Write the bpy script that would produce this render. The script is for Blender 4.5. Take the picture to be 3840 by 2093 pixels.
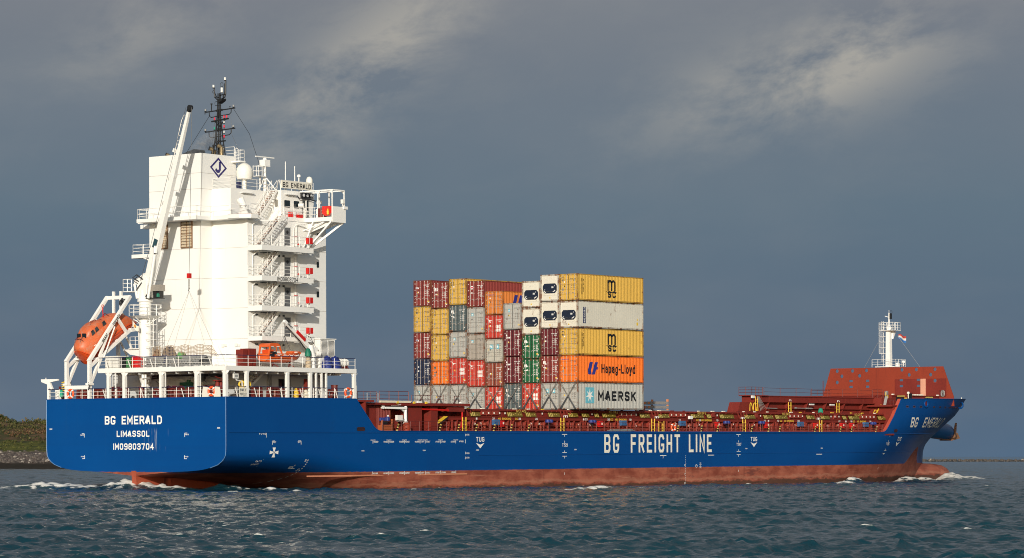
import bpy, bmesh, math, random
import numpy as np
from mathutils import Vector, Matrix
random.seed(7); np.random.seed(7)
for o in list(bpy.data.objects): bpy.data.objects.remove(o)
scene = bpy.context.scene
COL = scene.collection
R = math.radians
TRIM = 0.00517                       # the ship floats slightly down by the stern

# ------------------------------------------------------------------ camera
YAW = 0.65269
CAM = Vector((-204.352, -200.932, 3.1686))
cd = bpy.data.cameras.new("camera"); cam = bpy.data.objects.new("camera", cd); COL.objects.link(cam)
cam.location = CAM; cam.rotation_euler = (R(90), 0, YAW - R(90))
cd.sensor_fit = 'HORIZONTAL'; cd.sensor_width = 36; cd.lens = 106.31; cd.shift_y = 0.17331
scene.cycles.filter_width = 1.0
cd.clip_start = 1; cd.clip_end = 60000
scene.camera = cam
FW = Vector((math.cos(YAW), math.sin(YAW), 0)); RT = Vector((math.sin(YAW), -math.cos(YAW), 0))

# ------------------------------------------------------------------ sun and sky
SUN_DIR = Vector((-2.86, -1.80, 0.86)).normalized()
SUN_EL = math.asin(SUN_DIR.z); SUN_AZ = math.atan2(SUN_DIR.y, SUN_DIR.x)
sd = bpy.data.lights.new("sun", 'SUN'); sun = bpy.data.objects.new("sun", sd); COL.objects.link(sun)
sd.energy = 3.8; sd.angle = R(0.53); sd.color = (1.0, 0.935, 0.83)
sun.rotation_euler = SUN_DIR.to_track_quat('Z', 'Y').to_euler(); sun.location = (-60, -40, 60)

W = bpy.data.worlds.new("World"); scene.world = W; W.use_nodes = True
wt = W.node_tree; wt.nodes.clear()
def wn(t, **k):
    n = wt.nodes.new(t)
    for a, b in k.items(): setattr(n, a, b)
    return n
def wmath(op, a, b=None, c=None, clamp=False):
    n = wn('ShaderNodeMath', operation=op, use_clamp=clamp)
    for i, v in enumerate((a, b, c)):
        if v is None: continue
        if isinstance(v, (int, float)): n.inputs[i].default_value = v
        else: wt.links.new(v, n.inputs[i])
    return n.outputs[0]
def wramp(fac, stops):
    n = wn('ShaderNodeValToRGB'); e = n.color_ramp.elements
    while len(e) < len(stops): e.new(0.5)
    for i, (p, c) in enumerate(stops): e[i].position = p; e[i].color = (*c, 1)
    wt.links.new(fac, n.inputs[0]); return n.outputs[0]
def wmix(f, a, b):
    n = wn('ShaderNodeMix', data_type='RGBA')
    for i, v in ((0, f), (6, a), (7, b)):
        if isinstance(v, tuple): n.inputs[i].default_value = (*v, 1)
        elif isinstance(v, (int, float)): n.inputs[i].default_value = v
        else: wt.links.new(v, n.inputs[i])
    return n.outputs[2]
tc = wn('ShaderNodeTexCoord'); sp = wn('ShaderNodeSeparateXYZ'); wt.links.new(tc.outputs['Generated'], sp.inputs[0])
X_, Y_, Z_ = sp.outputs
fwd = wmath('ADD', wmath('MULTIPLY', X_, FW.x), wmath('MULTIPLY', Y_, FW.y))
lat = wmath('ADD', wmath('MULTIPLY', X_, RT.x), wmath('MULTIPLY', Y_, RT.y))
sky = wn('ShaderNodeTexSky', sky_type='NISHITA', sun_disc=False, sun_elevation=SUN_EL,
         sun_rotation=math.pi / 2 - SUN_AZ, air_density=1.0, dust_density=1.2, ozone_density=1.0)
skyc = wn('ShaderNodeVectorMath', operation='SCALE'); wt.links.new(sky.outputs[0], skyc.inputs[0]); skyc.inputs[3].default_value = 0.10
# a slate rain-cloud deck fills the sky ahead; the sky behind the viewer is clear
def wnoise(sx, sz, seed, detail=6, rough=.55, dist=0.0, shear=0.0):
    lx = wmath('ADD', lat, wmath('MULTIPLY', Z_, shear))
    cb = wn('ShaderNodeCombineXYZ')
    wt.links.new(wmath('MULTIPLY', lx, sx), cb.inputs[0]); wt.links.new(wmath('MULTIPLY', Z_, sz), cb.inputs[1])
    wt.links.new(wmath('MULTIPLY', fwd, 3.0), cb.inputs[2])
    ad = wn('ShaderNodeVectorMath', operation='ADD'); wt.links.new(cb.outputs[0], ad.inputs[0]); ad.inputs[1].default_value = (seed, seed * .7, 0)
    n = wn('ShaderNodeTexNoise'); n.inputs['Scale'].default_value = 1; n.inputs['Detail'].default_value = detail
    n.inputs['Roughness'].default_value = rough; n.inputs['Distortion'].default_value = dist
    wt.links.new(ad.outputs[0], n.inputs['Vector']); return n.outputs[0]
grad = wramp(wmath('MULTIPLY', Z_, 4.0, clamp=True), [(0.0, (.090, .148, .228)), (.10, (.094, .142, .208)), (.33, (.122, .176, .228)), (.45, (.143, .185, .233)), (.6, (.195, .213, .245)), (1, (.27, .28, .30))])
blot = wnoise(9, 20, 3.1, 4, .5)
grad2 = wmix(wmath('MULTIPLY', wmath('SUBTRACT', blot, .40), 1.1, clamp=True), grad, (.205, .232, .262))
def wblob(az, el, ra, re, rot=0.0):      # soft elliptical region of the sky
    a = wmath('SUBTRACT', lat, az); e = wmath('SUBTRACT', Z_, el)
    c, s = math.cos(rot), math.sin(rot)
    u = wmath('DIVIDE', wmath('ADD', wmath('MULTIPLY', a, c), wmath('MULTIPLY', e, s)), ra)
    v = wmath('DIVIDE', wmath('SUBTRACT', wmath('MULTIPLY', e, c), wmath('MULTIPLY', a, s)), re)
    d = wmath('ADD', wmath('MULTIPLY', u, u), wmath('MULTIPLY', v, v))
    return wmath('POWER', 2.718, wmath('MULTIPLY', d, -1.0))
wisp = wnoise(26, 44, 1.7, 10, .63, 0.2, shear=-0.5)
b1 = wblob(-.044, .132, .050, .015, R(40)); b2 = wblob(.098, .125, .046, .014, R(16)); b3 = wblob(.118, .146, .030, .014, R(50)); b4 = wblob(-.118, .140, .034, .014, R(30))
bl = wmath('ADD', wmath('ADD', b1, b2), wmath('MULTIPLY', wmath('ADD', b3, b4), .45))
wf = wmath('MULTIPLY', wmath('MULTIPLY', wmath('SUBTRACT', wisp, .37), 4.4, clamp=True), bl, clamp=True)
wf2 = wmath('MULTIPLY', wmath('MULTIPLY', wmath('SUBTRACT', wisp, .50), 2.2, clamp=True), wmath('MULTIPLY', wmath('SUBTRACT', Z_, .05), 6.0, clamp=True), clamp=True)
cloud = wmix(wmath('MULTIPLY', wf2, .6), wmix(wmath('MULTIPLY', wf, .92), grad2, (.40, .385, .35)), (.27, .28, .285))
front = wn('ShaderNodeMapRange', interpolation_type='SMOOTHSTEP'); wt.links.new(fwd, front.inputs[0])
front.inputs[1].default_value = -0.25; front.inputs[2].default_value = 0.45; front.inputs[3].default_value = 0; front.inputs[4].default_value = 1
fin = wmix(front.outputs[0], skyc.outputs[0], cloud)
bg = wn('ShaderNodeBackground'); wt.links.new(fin, bg.inputs[0]); bg.inputs[1].default_value = 1.0
wo = wn('ShaderNodeOutputWorld'); wt.links.new(bg.outputs[0], wo.inputs[0])
vs = scene.view_settings; vs.view_transform = 'Standard'; vs.look = 'None'; vs.exposure = 0; vs.gamma = 1
scene.cycles.max_bounces = 6; scene.cycles.glossy_bounces = 3; scene.cycles.diffuse_bounces = 3

# ------------------------------------------------------------------ materials
def nodes(m):
    m.use_nodes = True; t = m.node_tree; b = t.nodes['Principled BSDF']; return t, b
def mixn(t, f, a, b, blend='MIX'):
    n = t.nodes.new('ShaderNodeMix'); n.data_type = 'RGBA'; n.blend_type = blend
    for i, v in ((0, f), (6, a), (7, b)):
        if isinstance(v, tuple): n.inputs[i].default_value = (*v, 1)
        elif isinstance(v, (int, float)): n.inputs[i].default_value = v
        else: t.links.new(v, n.inputs[i])
    return n.outputs[2]
def mth(t, op, a, b=None, clamp=False):
    n = t.nodes.new('ShaderNodeMath'); n.operation = op; n.use_clamp = clamp
    for i, v in enumerate((a, b)):
        if v is None: continue
        if isinstance(v, (int, float)): n.inputs[i].default_value = v
        else: t.links.new(v, n.inputs[i])
    return n.outputs[0]
def noise(t, scale, sc=(1, 1, 1), detail=4, rough=.55, space='pos', off=(0, 0, 0)):
    if space == 'pos': src = t.nodes.new('ShaderNodeNewGeometry').outputs['Position']
    else: src = t.nodes.new('ShaderNodeTexCoord').outputs['Object']
    mp = t.nodes.new('ShaderNodeMapping'); mp.inputs['Scale'].default_value = sc; mp.inputs['Location'].default_value = off
    t.links.new(src, mp.inputs[0])
    n = t.nodes.new('ShaderNodeTexNoise'); n.inputs['Scale'].default_value = scale; n.inputs['Detail'].default_value = detail
    n.inputs['Roughness'].default_value = rough
    t.links.new(mp.outputs[0], n.inputs['Vector']); return n.outputs[0]
def thr(t, v, lo, hi):
    n = t.nodes.new('ShaderNodeMapRange'); n.interpolation_type = 'SMOOTHSTEP'; t.links.new(v, n.inputs[0])
    n.inputs[1].default_value = lo; n.inputs[2].default_value = hi; return n.outputs[0]
MATS = {}
def mat(name, rgb, rough=.5, metal=0.0, var=.10, scale=.7, dirt=None, streak=None, bump=0.0, spec=.5):
    """painted surface: base colour, broad tone variation, patchy dirt or rust, vertical streaks"""
    if name in MATS: return MATS[name]
    m = bpy.data.materials.new(name); t, b = nodes(m)
    n = noise(t, scale, (1, 1, .6))
    c = mixn(t, n, tuple(x * (1 - var) for x in rgb), tuple(min(1, x * (1 + var)) for x in rgb))
    if streak:
        s = thr(t, noise(t, 2.2, (1, 1, .07), 5, .65), streak[1], streak[1] + .16)
        c = mixn(t, mth(t, 'MULTIPLY', s, streak[2]), c, streak[0])
    if dirt:
        d = thr(t, noise(t, dirt[3] if len(dirt) > 3 else 3.0, (1, 1, .6), 6, .7), dirt[1], dirt[1] + .10)
        c = mixn(t, mth(t, 'MULTIPLY', d, dirt[2]), c, dirt[0])
    t.links.new(c, b.inputs['Base Color'])
    b.inputs['Roughness'].default_value = rough; b.inputs['Metallic'].default_value = metal
    b.inputs['Specular IOR Level'].default_value = spec
    if bump:
        bn = t.nodes.new('ShaderNodeBump'); bn.inputs['Strength'].default_value = bump; bn.inputs['Distance'].default_value = .05
        t.links.new(noise(t, 1.4), bn.inputs['Height']); t.links.new(bn.outputs[0], b.inputs['Normal'])
    MATS[name] = m; return m
RUST = (.16, .055, .02)
M_WHITE = mat('white_paint', (.80, .795, .76), .5, var=.04, bump=.06, streak=((.60, .52, .42), .62, .25), dirt=((.55, .46, .36), .70, .25, 1.3))
M_WRAIL = mat('rail_white', (.82, .80, .75), .45, var=.03)
M_WGREY = mat('grey_white', (.55, .56, .55), .5, var=.06)
M_RED = mat('deck_red', (.175, .021, .014), .6, var=.25, scale=.5, dirt=((.07, .022, .015), .57, .55), streak=((.26, .055, .032), .58, .4), spec=.3)
M_RED2 = mat('bright_deck_red', (.245, .036, .016), .6, var=.18, scale=.3, streak=((.17, .026, .014), .56, .5), dirt=((.15, .035, .022), .58, .5), spec=.3)
M_DRED = mat('maroon_fitting', (.13, .018, .014), .4, var=.2)
M_FIRE = mat('signal_red', (.55, .012, .010), .4, var=.08)
M_ORANGE = mat('rescue_orange', (.66, .105, .018), .38, var=.14, dirt=((.50, .16, .07), .55, .5, 2.0), bump=.05)
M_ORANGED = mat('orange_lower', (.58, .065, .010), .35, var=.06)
M_BLACK = mat('black_paint', (.012, .012, .013), .45, var=.2)
M_DGREY = mat('dark_grey', (.05, .055, .06), .5, var=.15)
M_GREY = mat('galvanised', (.34, .34, .33), .5, metal=.3, var=.15)
M_DOORG = mat('grey_door', (.11, .115, .12), .5, var=.1)
M_YEL = mat('safety_yellow', (.75, .50, .04), .5, var=.08)
M_OLIVE = mat('worn_yellow', (.15, .105, .010), .6, var=.25, scale=3)
M_PALEY = mat('pale_yellow', (.62, .48, .13), .5)
M_BLUEB = mat('blue_box', (.04, .12, .27), .5, var=.1)
M_TARP = mat('blue_tarp', (.014, .030, .19), .55, var=.25, scale=5, bump=.5)
M_GREEN = mat('green_canvas', (.005, .15, .09), .6, var=.3, scale=5, bump=.4)
M_NAVY = mat('navy_paint', (.012, .016, .07), .5)
M_EXH = mat('exhaust_metal', (.30, .23, .13), .4, metal=.7, var=.3, scale=4)
M_LETTER = mat('letter_cream', (.80, .77, .66), .5, var=.05, dirt=((.5, .5, .45), .66, .4, 2))
M_LWHITE = mat('letter_white', (.82, .82, .78), .5, var=.04)
M_STAIR = mat('stair_tread', (.26, .13, .085), .6, var=.2)
M_RUSTED = mat('rusted_steel', (.22, .11, .06), .7, var=.3, scale=4)
M_WOOD = mat('bare_primer', (.62, .30, .20), .7, var=.15, streak=((.5, .2, .12), .55, .5))
M_LAMPR = mat('red_lamp', (.75, .02, .05), .25)
M_LAMPG = mat('green_lamp', (.02, .35, .2), .25)
M_LAMPW = mat('lamp_housing', (.75, .74, .70), .3)
m = bpy.data.materials.new('window_glass'); t_, b_ = nodes(m); b_.inputs['Base Color'].default_value = (.012, .018, .024, 1); b_.inputs['Roughness'].default_value = .05; M_GLASS = m; MATS['glass'] = m

def hull_material():
    m = bpy.data.materials.new('hull_paint'); t, b = nodes(m)
    tc = t.nodes.new('ShaderNodeTexCoord'); s = t.nodes.new('ShaderNodeSeparateXYZ'); t.links.new(tc.outputs['Object'], s.inputs[0])
    x, y, z = s.outputs
    n1 = noise(t, .16, (1, 1, .8), 4, .55, 'obj')
    blue = mixn(t, n1, (.0005, .050, .210), (.0012, .066, .250))
    st = thr(t, noise(t, 1.3, (1, 1, .05), 5, .7, 'obj'), .60, .78)
    blue = mixn(t, mth(t, 'MULTIPLY', st, .22), blue, (.02, .075, .20))
    sn = t.nodes.new('ShaderNodeVectorMath'); sn.operation = 'SNAP'; t.links.new(tc.outputs['Object'], sn.inputs[0]); sn.inputs[1].default_value = (7.3, 40, 2.3)
    wno = t.nodes.new('ShaderNodeTexWhiteNoise'); t.links.new(sn.outputs[0], wno.inputs[0])
    blue = mixn(t, mth(t, 'MULTIPLY', wno.outputs['Value'], .22), blue, (.004, .040, .165))          # plates differ a little in tone
    sp_ = thr(t, noise(t, .5, (1, 1, 1.4), 6, .7, 'obj'), .60, .72)
    blue = mixn(t, mth(t, 'MULTIPLY', sp_, .25), blue, (.010, .050, .165))
    # white scuffs on the transom under the name, and by the bow
    def box(lo_x, hi_x, lo_y, hi_y, lo_z, hi_z):
        r = None
        for v, lo, hi in ((x, lo_x, hi_x), (y, lo_y, hi_y), (z, lo_z, hi_z)):
            a = mth(t, 'MULTIPLY', thr(t, v, lo, lo + .5), mth(t, 'SUBTRACT', 1, thr(t, v, hi - .5, hi)))
            r = a if r is None else mth(t, 'MULTIPLY', r, a)
        return r
    sc = thr(t, noise(t, 5.0, (1, 1, .06), 3, .6, 'obj'), .57, .66)
    blue = mixn(t, mth(t, 'MULTIPLY', mth(t, 'MULTIPLY', sc, box(-1, 1, -4.6, -1.2, 3.9, 6.3)), .38), blue, (.45, .50, .55))
    sc2 = thr(t, noise(t, 1.1, (.6, .6, .35), 4, .6, 'obj', (3, 0, 0)), .50, .66)
    blue = mixn(t, mth(t, 'MULTIPLY', mth(t, 'MULTIPLY', sc2, box(132, 149, -9, 0, 1.8, 5.6)), .38), blue, (.28, .32, .34))
    # antifouling
    n2 = noise(t, .35, (1, 1, 2.2), 6, .65, 'obj')
    red = mixn(t, thr(t, n2, .32, .68), (.20, .050, .032), (.36, .115, .072))
    run = thr(t, noise(t, 1.6, (1, 1, .10), 5, .7, 'obj', (9, 0, 0)), .56, .70)
    red = mixn(t, mth(t, 'MULTIPLY', run, .6), red, (.15, .042, .032))
    hz = thr(t, noise(t, .8, (.22, .22, 5), 5, .7, 'obj', (4, 2, 0)), .58, .70)
    red = mixn(t, mth(t, 'MULTIPLY', hz, .6), red, (.42, .19, .125))
    hz2 = thr(t, noise(t, .5, (.4, .4, 2), 6, .7, 'obj', (14, 2, 0)), .60, .68)
    red = mixn(t, mth(t, 'MULTIPLY', hz2, .7), red, (.12, .042, .036))
    wl = mth(t, 'ADD', z, mth(t, 'MULTIPLY', mth(t, 'SUBTRACT', noise(t, 1.1, (.5, .5, 1.6), 7, .75, 'obj'), .5), 1.5))
    scum = mth(t, 'MULTIPLY', thr(t, wl, .5, .62), mth(t, 'SUBTRACT', 1, thr(t, wl, .72, 1.0))); red = mixn(t, mth(t, 'MULTIPLY', scum, .4), red, (.42, .20, .13))
    alg = mth(t, 'SUBTRACT', 1, thr(t, wl, .26, .52))
    red = mixn(t, mth(t, 'MULTIPLY', alg, .85), red, (.055, .035, .025))
    # bare antifouling peak rubbed up the bow
    h = mth(t, 'MULTIPLY', mth(t, 'MULTIPLY', thr(t, x, 131.6, 135.6), mth(t, 'SUBTRACT', 1, thr(t, x, 135.2, 142.2))), 2.15)
    h = mth(t, 'ADD', h, mth(t, 'MULTIPLY', mth(t, 'SUBTRACT', 1, thr(t, x, .2, .5)), .12))
    lim = mth(t, 'ADD', mth(t, 'ADD', 1.97, h), mth(t, 'MULTIPLY', mth(t, 'SUBTRACT', noise(t, 2.0, (1, 1, 1), 4, .6, 'obj'), .5), .10))
    isred = mth(t, 'SUBTRACT', 1, thr(t, mth(t, 'SUBTRACT', z, lim), -.02, .03))
    c = mixn(t, isred, blue, red)
    t.links.new(c, b.inputs['Base Color'])
    rr = mth(t, 'ADD', .40, mth(t, 'MULTIPLY', isred, .25)); t.links.new(rr, b.inputs['Roughness']); b.inputs['Specular IOR Level'].default_value = .14
    bn = t.nodes.new('ShaderNodeBump'); bn.inputs['Strength'].default_value = .12; bn.inputs['Distance'].default_value = .12
    t.links.new(noise(t, .45, (1, 1, 1), 2, .4, 'obj'), bn.inputs['Height']); t.links.new(bn.outputs[0], b.inputs['Normal'])
    return m
M_HULL = hull_material()

# ------------------------------------------------------------------ mesh builder
class MB:
    def __init__(s): s.v = []; s.f = []; s.mi = []; s.m = 0; s.st = []
    def add(s, vs, fs):
        o = len(s.v); s.st.append((o, len(s.f))); s.v += [tuple(map(float, p)) for p in vs]
        for f in fs: s.f.append(tuple(i + o for i in f)); s.mi.append(s.m)
        return s
    def box(s, x0, x1, y0, y1, z0, z1):
        return s.add([(x, y, z) for x in (x0, x1) for y in (y0, y1) for z in (z0, z1)],
                     [(0, 1, 3, 2), (4, 6, 7, 5), (0, 4, 5, 1), (2, 3, 7, 6), (0, 2, 6, 4), (1, 5, 7, 3)])
    def each(s, name, m, parent, **k):
        """one object for every shape added since the builder was made"""
        out = []
        for i, (v0, f0) in enumerate(s.st):
            v1, f1 = s.st[i + 1] if i + 1 < len(s.st) else (len(s.v), len(s.f))
            q = MB(); q.v = s.v[v0:v1]; q.f = [tuple(j - v0 for j in f) for f in s.f[f0:f1]]; q.mi = s.mi[f0:f1]; out.append(q.build(name, m, parent, **k))
        return out
    def quad(s, *p): return s.add(p, [tuple(range(len(p)))])
    def frame(s, p, q, up=None):
        d = (Vector(q) - Vector(p)).normalized()
        u = Vector(up) if up else (Vector((0, 0, 1)) if abs(d.z) < .95 else Vector((1, 0, 0)))
        a = d.cross(u).normalized(); b = a.cross(d).normalized(); return d, a, b
    def beam(s, p, q, w, h=None, up=None, w2=None, h2=None):
        h = h or w; w2 = w2 or w; h2 = h2 or h; d, a, b = s.frame(p, q, up); p = Vector(p); q = Vector(q)
        c = [p + a * x * w / 2 + b * y * h / 2 for x, y in ((-1, -1), (1, -1), (1, 1), (-1, 1))] + [q + a * x * w2 / 2 + b * y * h2 / 2 for x, y in ((-1, -1), (1, -1), (1, 1), (-1, 1))]
        return s.add(c, [(0, 1, 2, 3), (7, 6, 5, 4), (0, 4, 5, 1), (1, 5, 6, 2), (2, 6, 7, 3), (3, 7, 4, 0)])
    def cyl(s, p, q, r, r2=None, n=10, cap=True):
        r2 = r if r2 is None else r2; d, a, b = s.frame(p, q); p = Vector(p); q = Vector(q)
        cs = [(math.cos(2 * math.pi * i / n), math.sin(2 * math.pi * i / n)) for i in range(n)]
        v = [p + (a * c + b * k) * r for c, k in cs] + [q + (a * c + b * k) * r2 for c, k in cs]
        f = [(i, (i + 1) % n, n + (i + 1) % n, n + i) for i in range(n)]
        if cap: f += [tuple(range(n - 1, -1, -1)), tuple(range(n, 2 * n))]
        return s.add(v, f)
    def tube(s, pts, r, n=5, closed=False):
        pts = [Vector(p) for p in pts]; N = len(pts); rings = []; pa = None
        for i in range(N):
            a = pts[i - 1] if (i > 0 or closed) else pts[i]; b = pts[(i + 1) % N] if (i < N - 1 or closed) else pts[i]
            d = (b - a).normalized()
            if pa is None: u = Vector((0, 0, 1)) if abs(d.z) < .9 else Vector((1, 0, 0)); x = d.cross(u).normalized()
            else: x = (pa - d * pa.dot(d)).normalized()
            pa = x; y = x.cross(d)
            rings.append([pts[i] + (x * math.cos(2 * math.pi * k / n) + y * math.sin(2 * math.pi * k / n)) * r for k in range(n)])
        v = [p for g in rings for p in g]; f = []
        for i in range(N if closed else N - 1):
            j = (i + 1) % N
            f += [(i * n + k, i * n + (k + 1) % n, j * n + (k + 1) % n, j * n + k) for k in range(n)]
        if not closed: f += [tuple(range(n - 1, -1, -1)), tuple(range((N - 1) * n, N * n))]
        return s.add(v, f)
    def prism(s, poly, fn, a, b):
        """poly (u,v) list; fn(u,v,w)->xyz; extruded from w=a to w=b"""
        n = len(poly); v = [fn(u, w_, a) for u, w_ in poly] + [fn(u, w_, b) for u, w_ in poly]
        return s.add(v, [tuple(range(n - 1, -1, -1)), tuple(range(n, 2 * n))] + [(i, (i + 1) % n, n + (i + 1) % n, n + i) for i in range(n)])
    def lathe(s, c, prof, n=16, axis=(0, 0, 1)):
        d = Vector(axis).normalized(); u = Vector((1, 0, 0)) if abs(d.x) < .9 else Vector((0, 1, 0)); a = d.cross(u).normalized(); b = a.cross(d); c = Vector(c)
        v = [c + d * h + (a * math.cos(2 * math.pi * k / n) + b * math.sin(2 * math.pi * k / n)) * r for r, h in prof for k in range(n)]
        f = [(i * n + k, i * n + (k + 1) % n, (i + 1) * n + (k + 1) % n, (i + 1) * n + k) for i in range(len(prof) - 1) for k in range(n)]
        f += [tuple(range(n - 1, -1, -1)), tuple(range((len(prof) - 1) * n, len(prof) * n))]
        return s.add(v, f)
    def torus(s, c, axis, r, rr, n=20, k=8):
        d = Vector(axis).normalized(); u = Vector((0, 0, 1)) if abs(d.z) < .9 else Vector((1, 0, 0)); a = d.cross(u).normalized(); b = a.cross(d); c = Vector(c)
        return s.tube([c + (a * math.cos(2 * math.pi * i / n) + b * math.sin(2 * math.pi * i / n)) * r for i in range(n)], rr, k, True)
    def rail(s, pts, h=1.0, sp=1.5, n=3, r=.028, rp=.032):
        pts = [Vector(p) for p in pts]
        for i in range(n): s.tube([p + Vector((0, 0, h * (i + 1) / n)) for p in pts], r * .8, 4)
        for a, b in zip(pts[:-1], pts[1:]):
            k = max(1, round((b - a).length / sp))
            for j in range(k + 1): q = a.lerp(b, j / k); s.tube([q, q + Vector((0, 0, h))], rp * .85, 4)
        return s
    def ladder(s, p, q, w, side, step=.3, r=.03, rs=.02):
        p = Vector(p); q = Vector(q); e = Vector(side) * w / 2
        s.tube([p - e, q - e], r, 5); s.tube([p + e, q + e], r, 5)
        n = max(1, int((q - p).length / step))
        for i in range(1, n): c = p.lerp(q, i / n); s.tube([c - e, c + e], rs, 4)
        return s
    def build(s, name, m, parent=None, origin=(0, 0, 0), smooth=None, label=None):
        me = bpy.data.meshes.new(name); o = Vector(origin)
        me.from_pydata([tuple(Vector(p) - o) for p in s.v], [], s.f)
        for k in (m if isinstance(m, (list, tuple)) else [m]): me.materials.append(k)
        me.polygons.foreach_set('material_index', s.mi)
        bm = bmesh.new(); bm.from_mesh(me); bmesh.ops.recalc_face_normals(bm, faces=bm.faces); bm.to_mesh(me); bm.free()
        if smooth:
            me.polygons.foreach_set('use_smooth', [True] * len(me.polygons)); me.set_sharp_from_angle(angle=R(smooth))
        ob = bpy.data.objects.new(name, me); COL.objects.link(ob)
        if parent: ob.parent = parent
        else: ob.location = o
        if label: ob['label'] = label
        return ob
SHIP_THINGS = []                     # everything that floats with the ship
def thing(name, label, cat, loc=(0, 0, 0), group=None, ship=True):
    o = bpy.data.objects.new(name, None); COL.objects.link(o); o.location = loc; o.empty_display_size = .5
    o['label'] = label; o['category'] = cat
    if group: o['group'] = group
    if ship: SHIP_THINGS.append(o)
    return o
def tag(o, label, cat, group=None, ship=True):
    o['label'] = label; o['category'] = cat
    if group: o['group'] = group
    if ship: SHIP_THINGS.append(o)
    return o
def struct(o, kind='structure'): o['kind'] = kind; return o

# ------------------------------------------------------------------ block lettering drawn as strokes
GL = {}
def _g(ch, w, *st): GL[ch] = (w, [list(zip(a[::2], a[1::2])) for a in st])
_g('A', 1, (0, 0, 0, .0, .42, 1, .58, 1, 1, 0), (.22, .34, .78, .34))
_g('B', 1, (0, .5, .8, .5, 1, .64, 1, .86, .8, 1, 0, 1, 0, 0, .8, 0, 1, .14, 1, .36, .8, .5))
_g('C', 1, (1, .80, .80, 1, .20, 1, 0, .84, 0, .16, .20, 0, .80, 0, 1, .20))
_g('D', 1, (0, 0, 0, 1, .72, 1, 1, .80, 1, .20, .72, 0, 0, 0))
_g('E', .9, (1, 1, 0, 1, 0, 0, 1, 0), (0, .5, .85, .5))
_g('F', .9, (1, 1, 0, 1, 0, 0), (0, .5, .85, .5))
_g('G', 1, (1, .84, .82, 1, .20, 1, 0, .84, 0, .16, .20, 0, .80, 0, 1, .16, 1, .40, .62, .40))
_g('H', 1, (0, 0, 0, 1), (1, 0, 1, 1), (0, .5, 1, .5))
_g('I', .0, (.5, 0, .5, 1))
_g('J', .8, (1, 1, 1, .2, .75, 0, .3, 0, 0, .2, 0, .38))
_g('K', 1, (0, 0, 0, 1), (.95, 1, .1, .45), (.35, .62, 1, 0))
_g('L', .85, (0, 1, 0, 0, 1, 0))
_g('M', 1.2, (0, 0, 0, 1, .5, .3, 1, 1, 1, 0))
_g('N', 1, (0, 0, 0, 1, 1, 0, 1, 1))
_g('O', 1, (.22, 0, 0, .16, 0, .84, .22, 1, .78, 1, 1, .84, 1, .16, .78, 0, .22, 0)); GL['0'] = GL['O']
_g('P', 1, (0, 0, 0, 1, .8, 1, 1, .86, 1, .6, .8, .46, 0, .46))
_g('R', 1, (0, 0, 0, 1, .8, 1, 1, .86, 1, .62, .8, .48, 0, .48), (.5, .48, 1, 0))
_g('S', 1, (1, .86, .82, 1, .2, 1, 0, .87, 0, .65, .2, .53, .8, .47, 1, .35, 1, .13, .8, 0, .18, 0, 0, .14))
_g('T', 1, (.5, 0, .5, 1), (0, 1, 1, 1))
_g('U', 1, (0, 1, 0, .18, .22, 0, .78, 0, 1, .18, 1, 1))
_g('W', 1.3, (0, 1, .25, 0, .5, .7, .75, 0, 1, 1))
_g('V', 1, (0, 1, .5, 0, 1, 1)); _g('Y', 1, (0, 1, .5, .5, 1, 1), (.5, .5, .5, 0))
_g('X', 1, (0, 0, 1, 1), (0, 1, 1, 0))
_g('1', .35, (0, .78, 1, 1, 1, 0))
_g('2', 1, (0, .85, .2, 1, .8, 1, 1, .85, 1, .6, 0, .12, 0, 0, 1, 0))
_g('3', 1, (0, .84, .2, 1, .8, 1, 1, .86, 1, .64, .8, .52, .35, .52), (.8, .5, 1, .36, 1, .14, .8, 0, .2, 0, 0, .16))
_g('4', 1, (.75, 0, .75, 1, 0, .3, 1, .3))
_g('5', 1, (1, 1, .05, 1, 0, .55, .78, .58, 1, .42, 1, .16, .78, 0, .2, 0, 0, .12))
_g('6', 1, (.92, .96, .8, 1, .22, 1, 0, .84, 0, .16, .22, 0, .78, 0, 1, .16, 1, .38, .78, .52, .10, .52))
_g('7', 1, (0, 1, 1, 1, .4, 0))
_g('8', 1, (.2, .52, 0, .66, 0, .85, .2, 1, .8, 1, 1, .85, 1, .66, .8, .52, .2, .52, 0, .38, 0, .15, .2, 0, .8, 0, 1, .15, 1, .38, .8, .52))
_g('9', 1, (.08, .04, .2, 0, .78, 0, 1, .16, 1, .84, .78, 1, .22, 1, 0, .84, 0, .62, .22, .48, .90, .48))
_g('.', .0, (.5, 0, .5, .14)); _g('-', .5, (0, .42, 1, .42))
# lower-case letters
_g('a', .8, (.05, .55, .2, .68, .75, .68, .95, .55, .95, 0), (.95, .4, .3, .4, .02, .28, .02, .1, .25, 0, .95, .05))
_g('p', .8, (0, -.28, 0, .68), (0, .6, .25, .68, .75, .68, 1, .5, 1, .18, .75, 0, .25, 0, 0, .1))
_g('g', .8, (1, .68, 1, -.15, .75, -.28, .2, -.28, 0, -.18), (1, .6, .75, .68, .25, .68, 0, .5, 0, .18, .25, 0, .75, 0, 1, .1))
_g('l', .0, (.5, 0, .5, 1)); _g('o', .8, (.25, 0, 0, .2, 0, .5, .25, .68, .75, .68, 1, .5, 1, .2, .75, 0, .25, 0))
_g('y', .8, (0, .68, .5, 0), (1, .68, .35, -.28, .1, -.28)); _g('d', .8, (1, 1, 1, 0), (1, .1, .75, 0, .25, 0, 0, .18, 0, .5, .25, .68, .75, .68, 1, .6))
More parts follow.
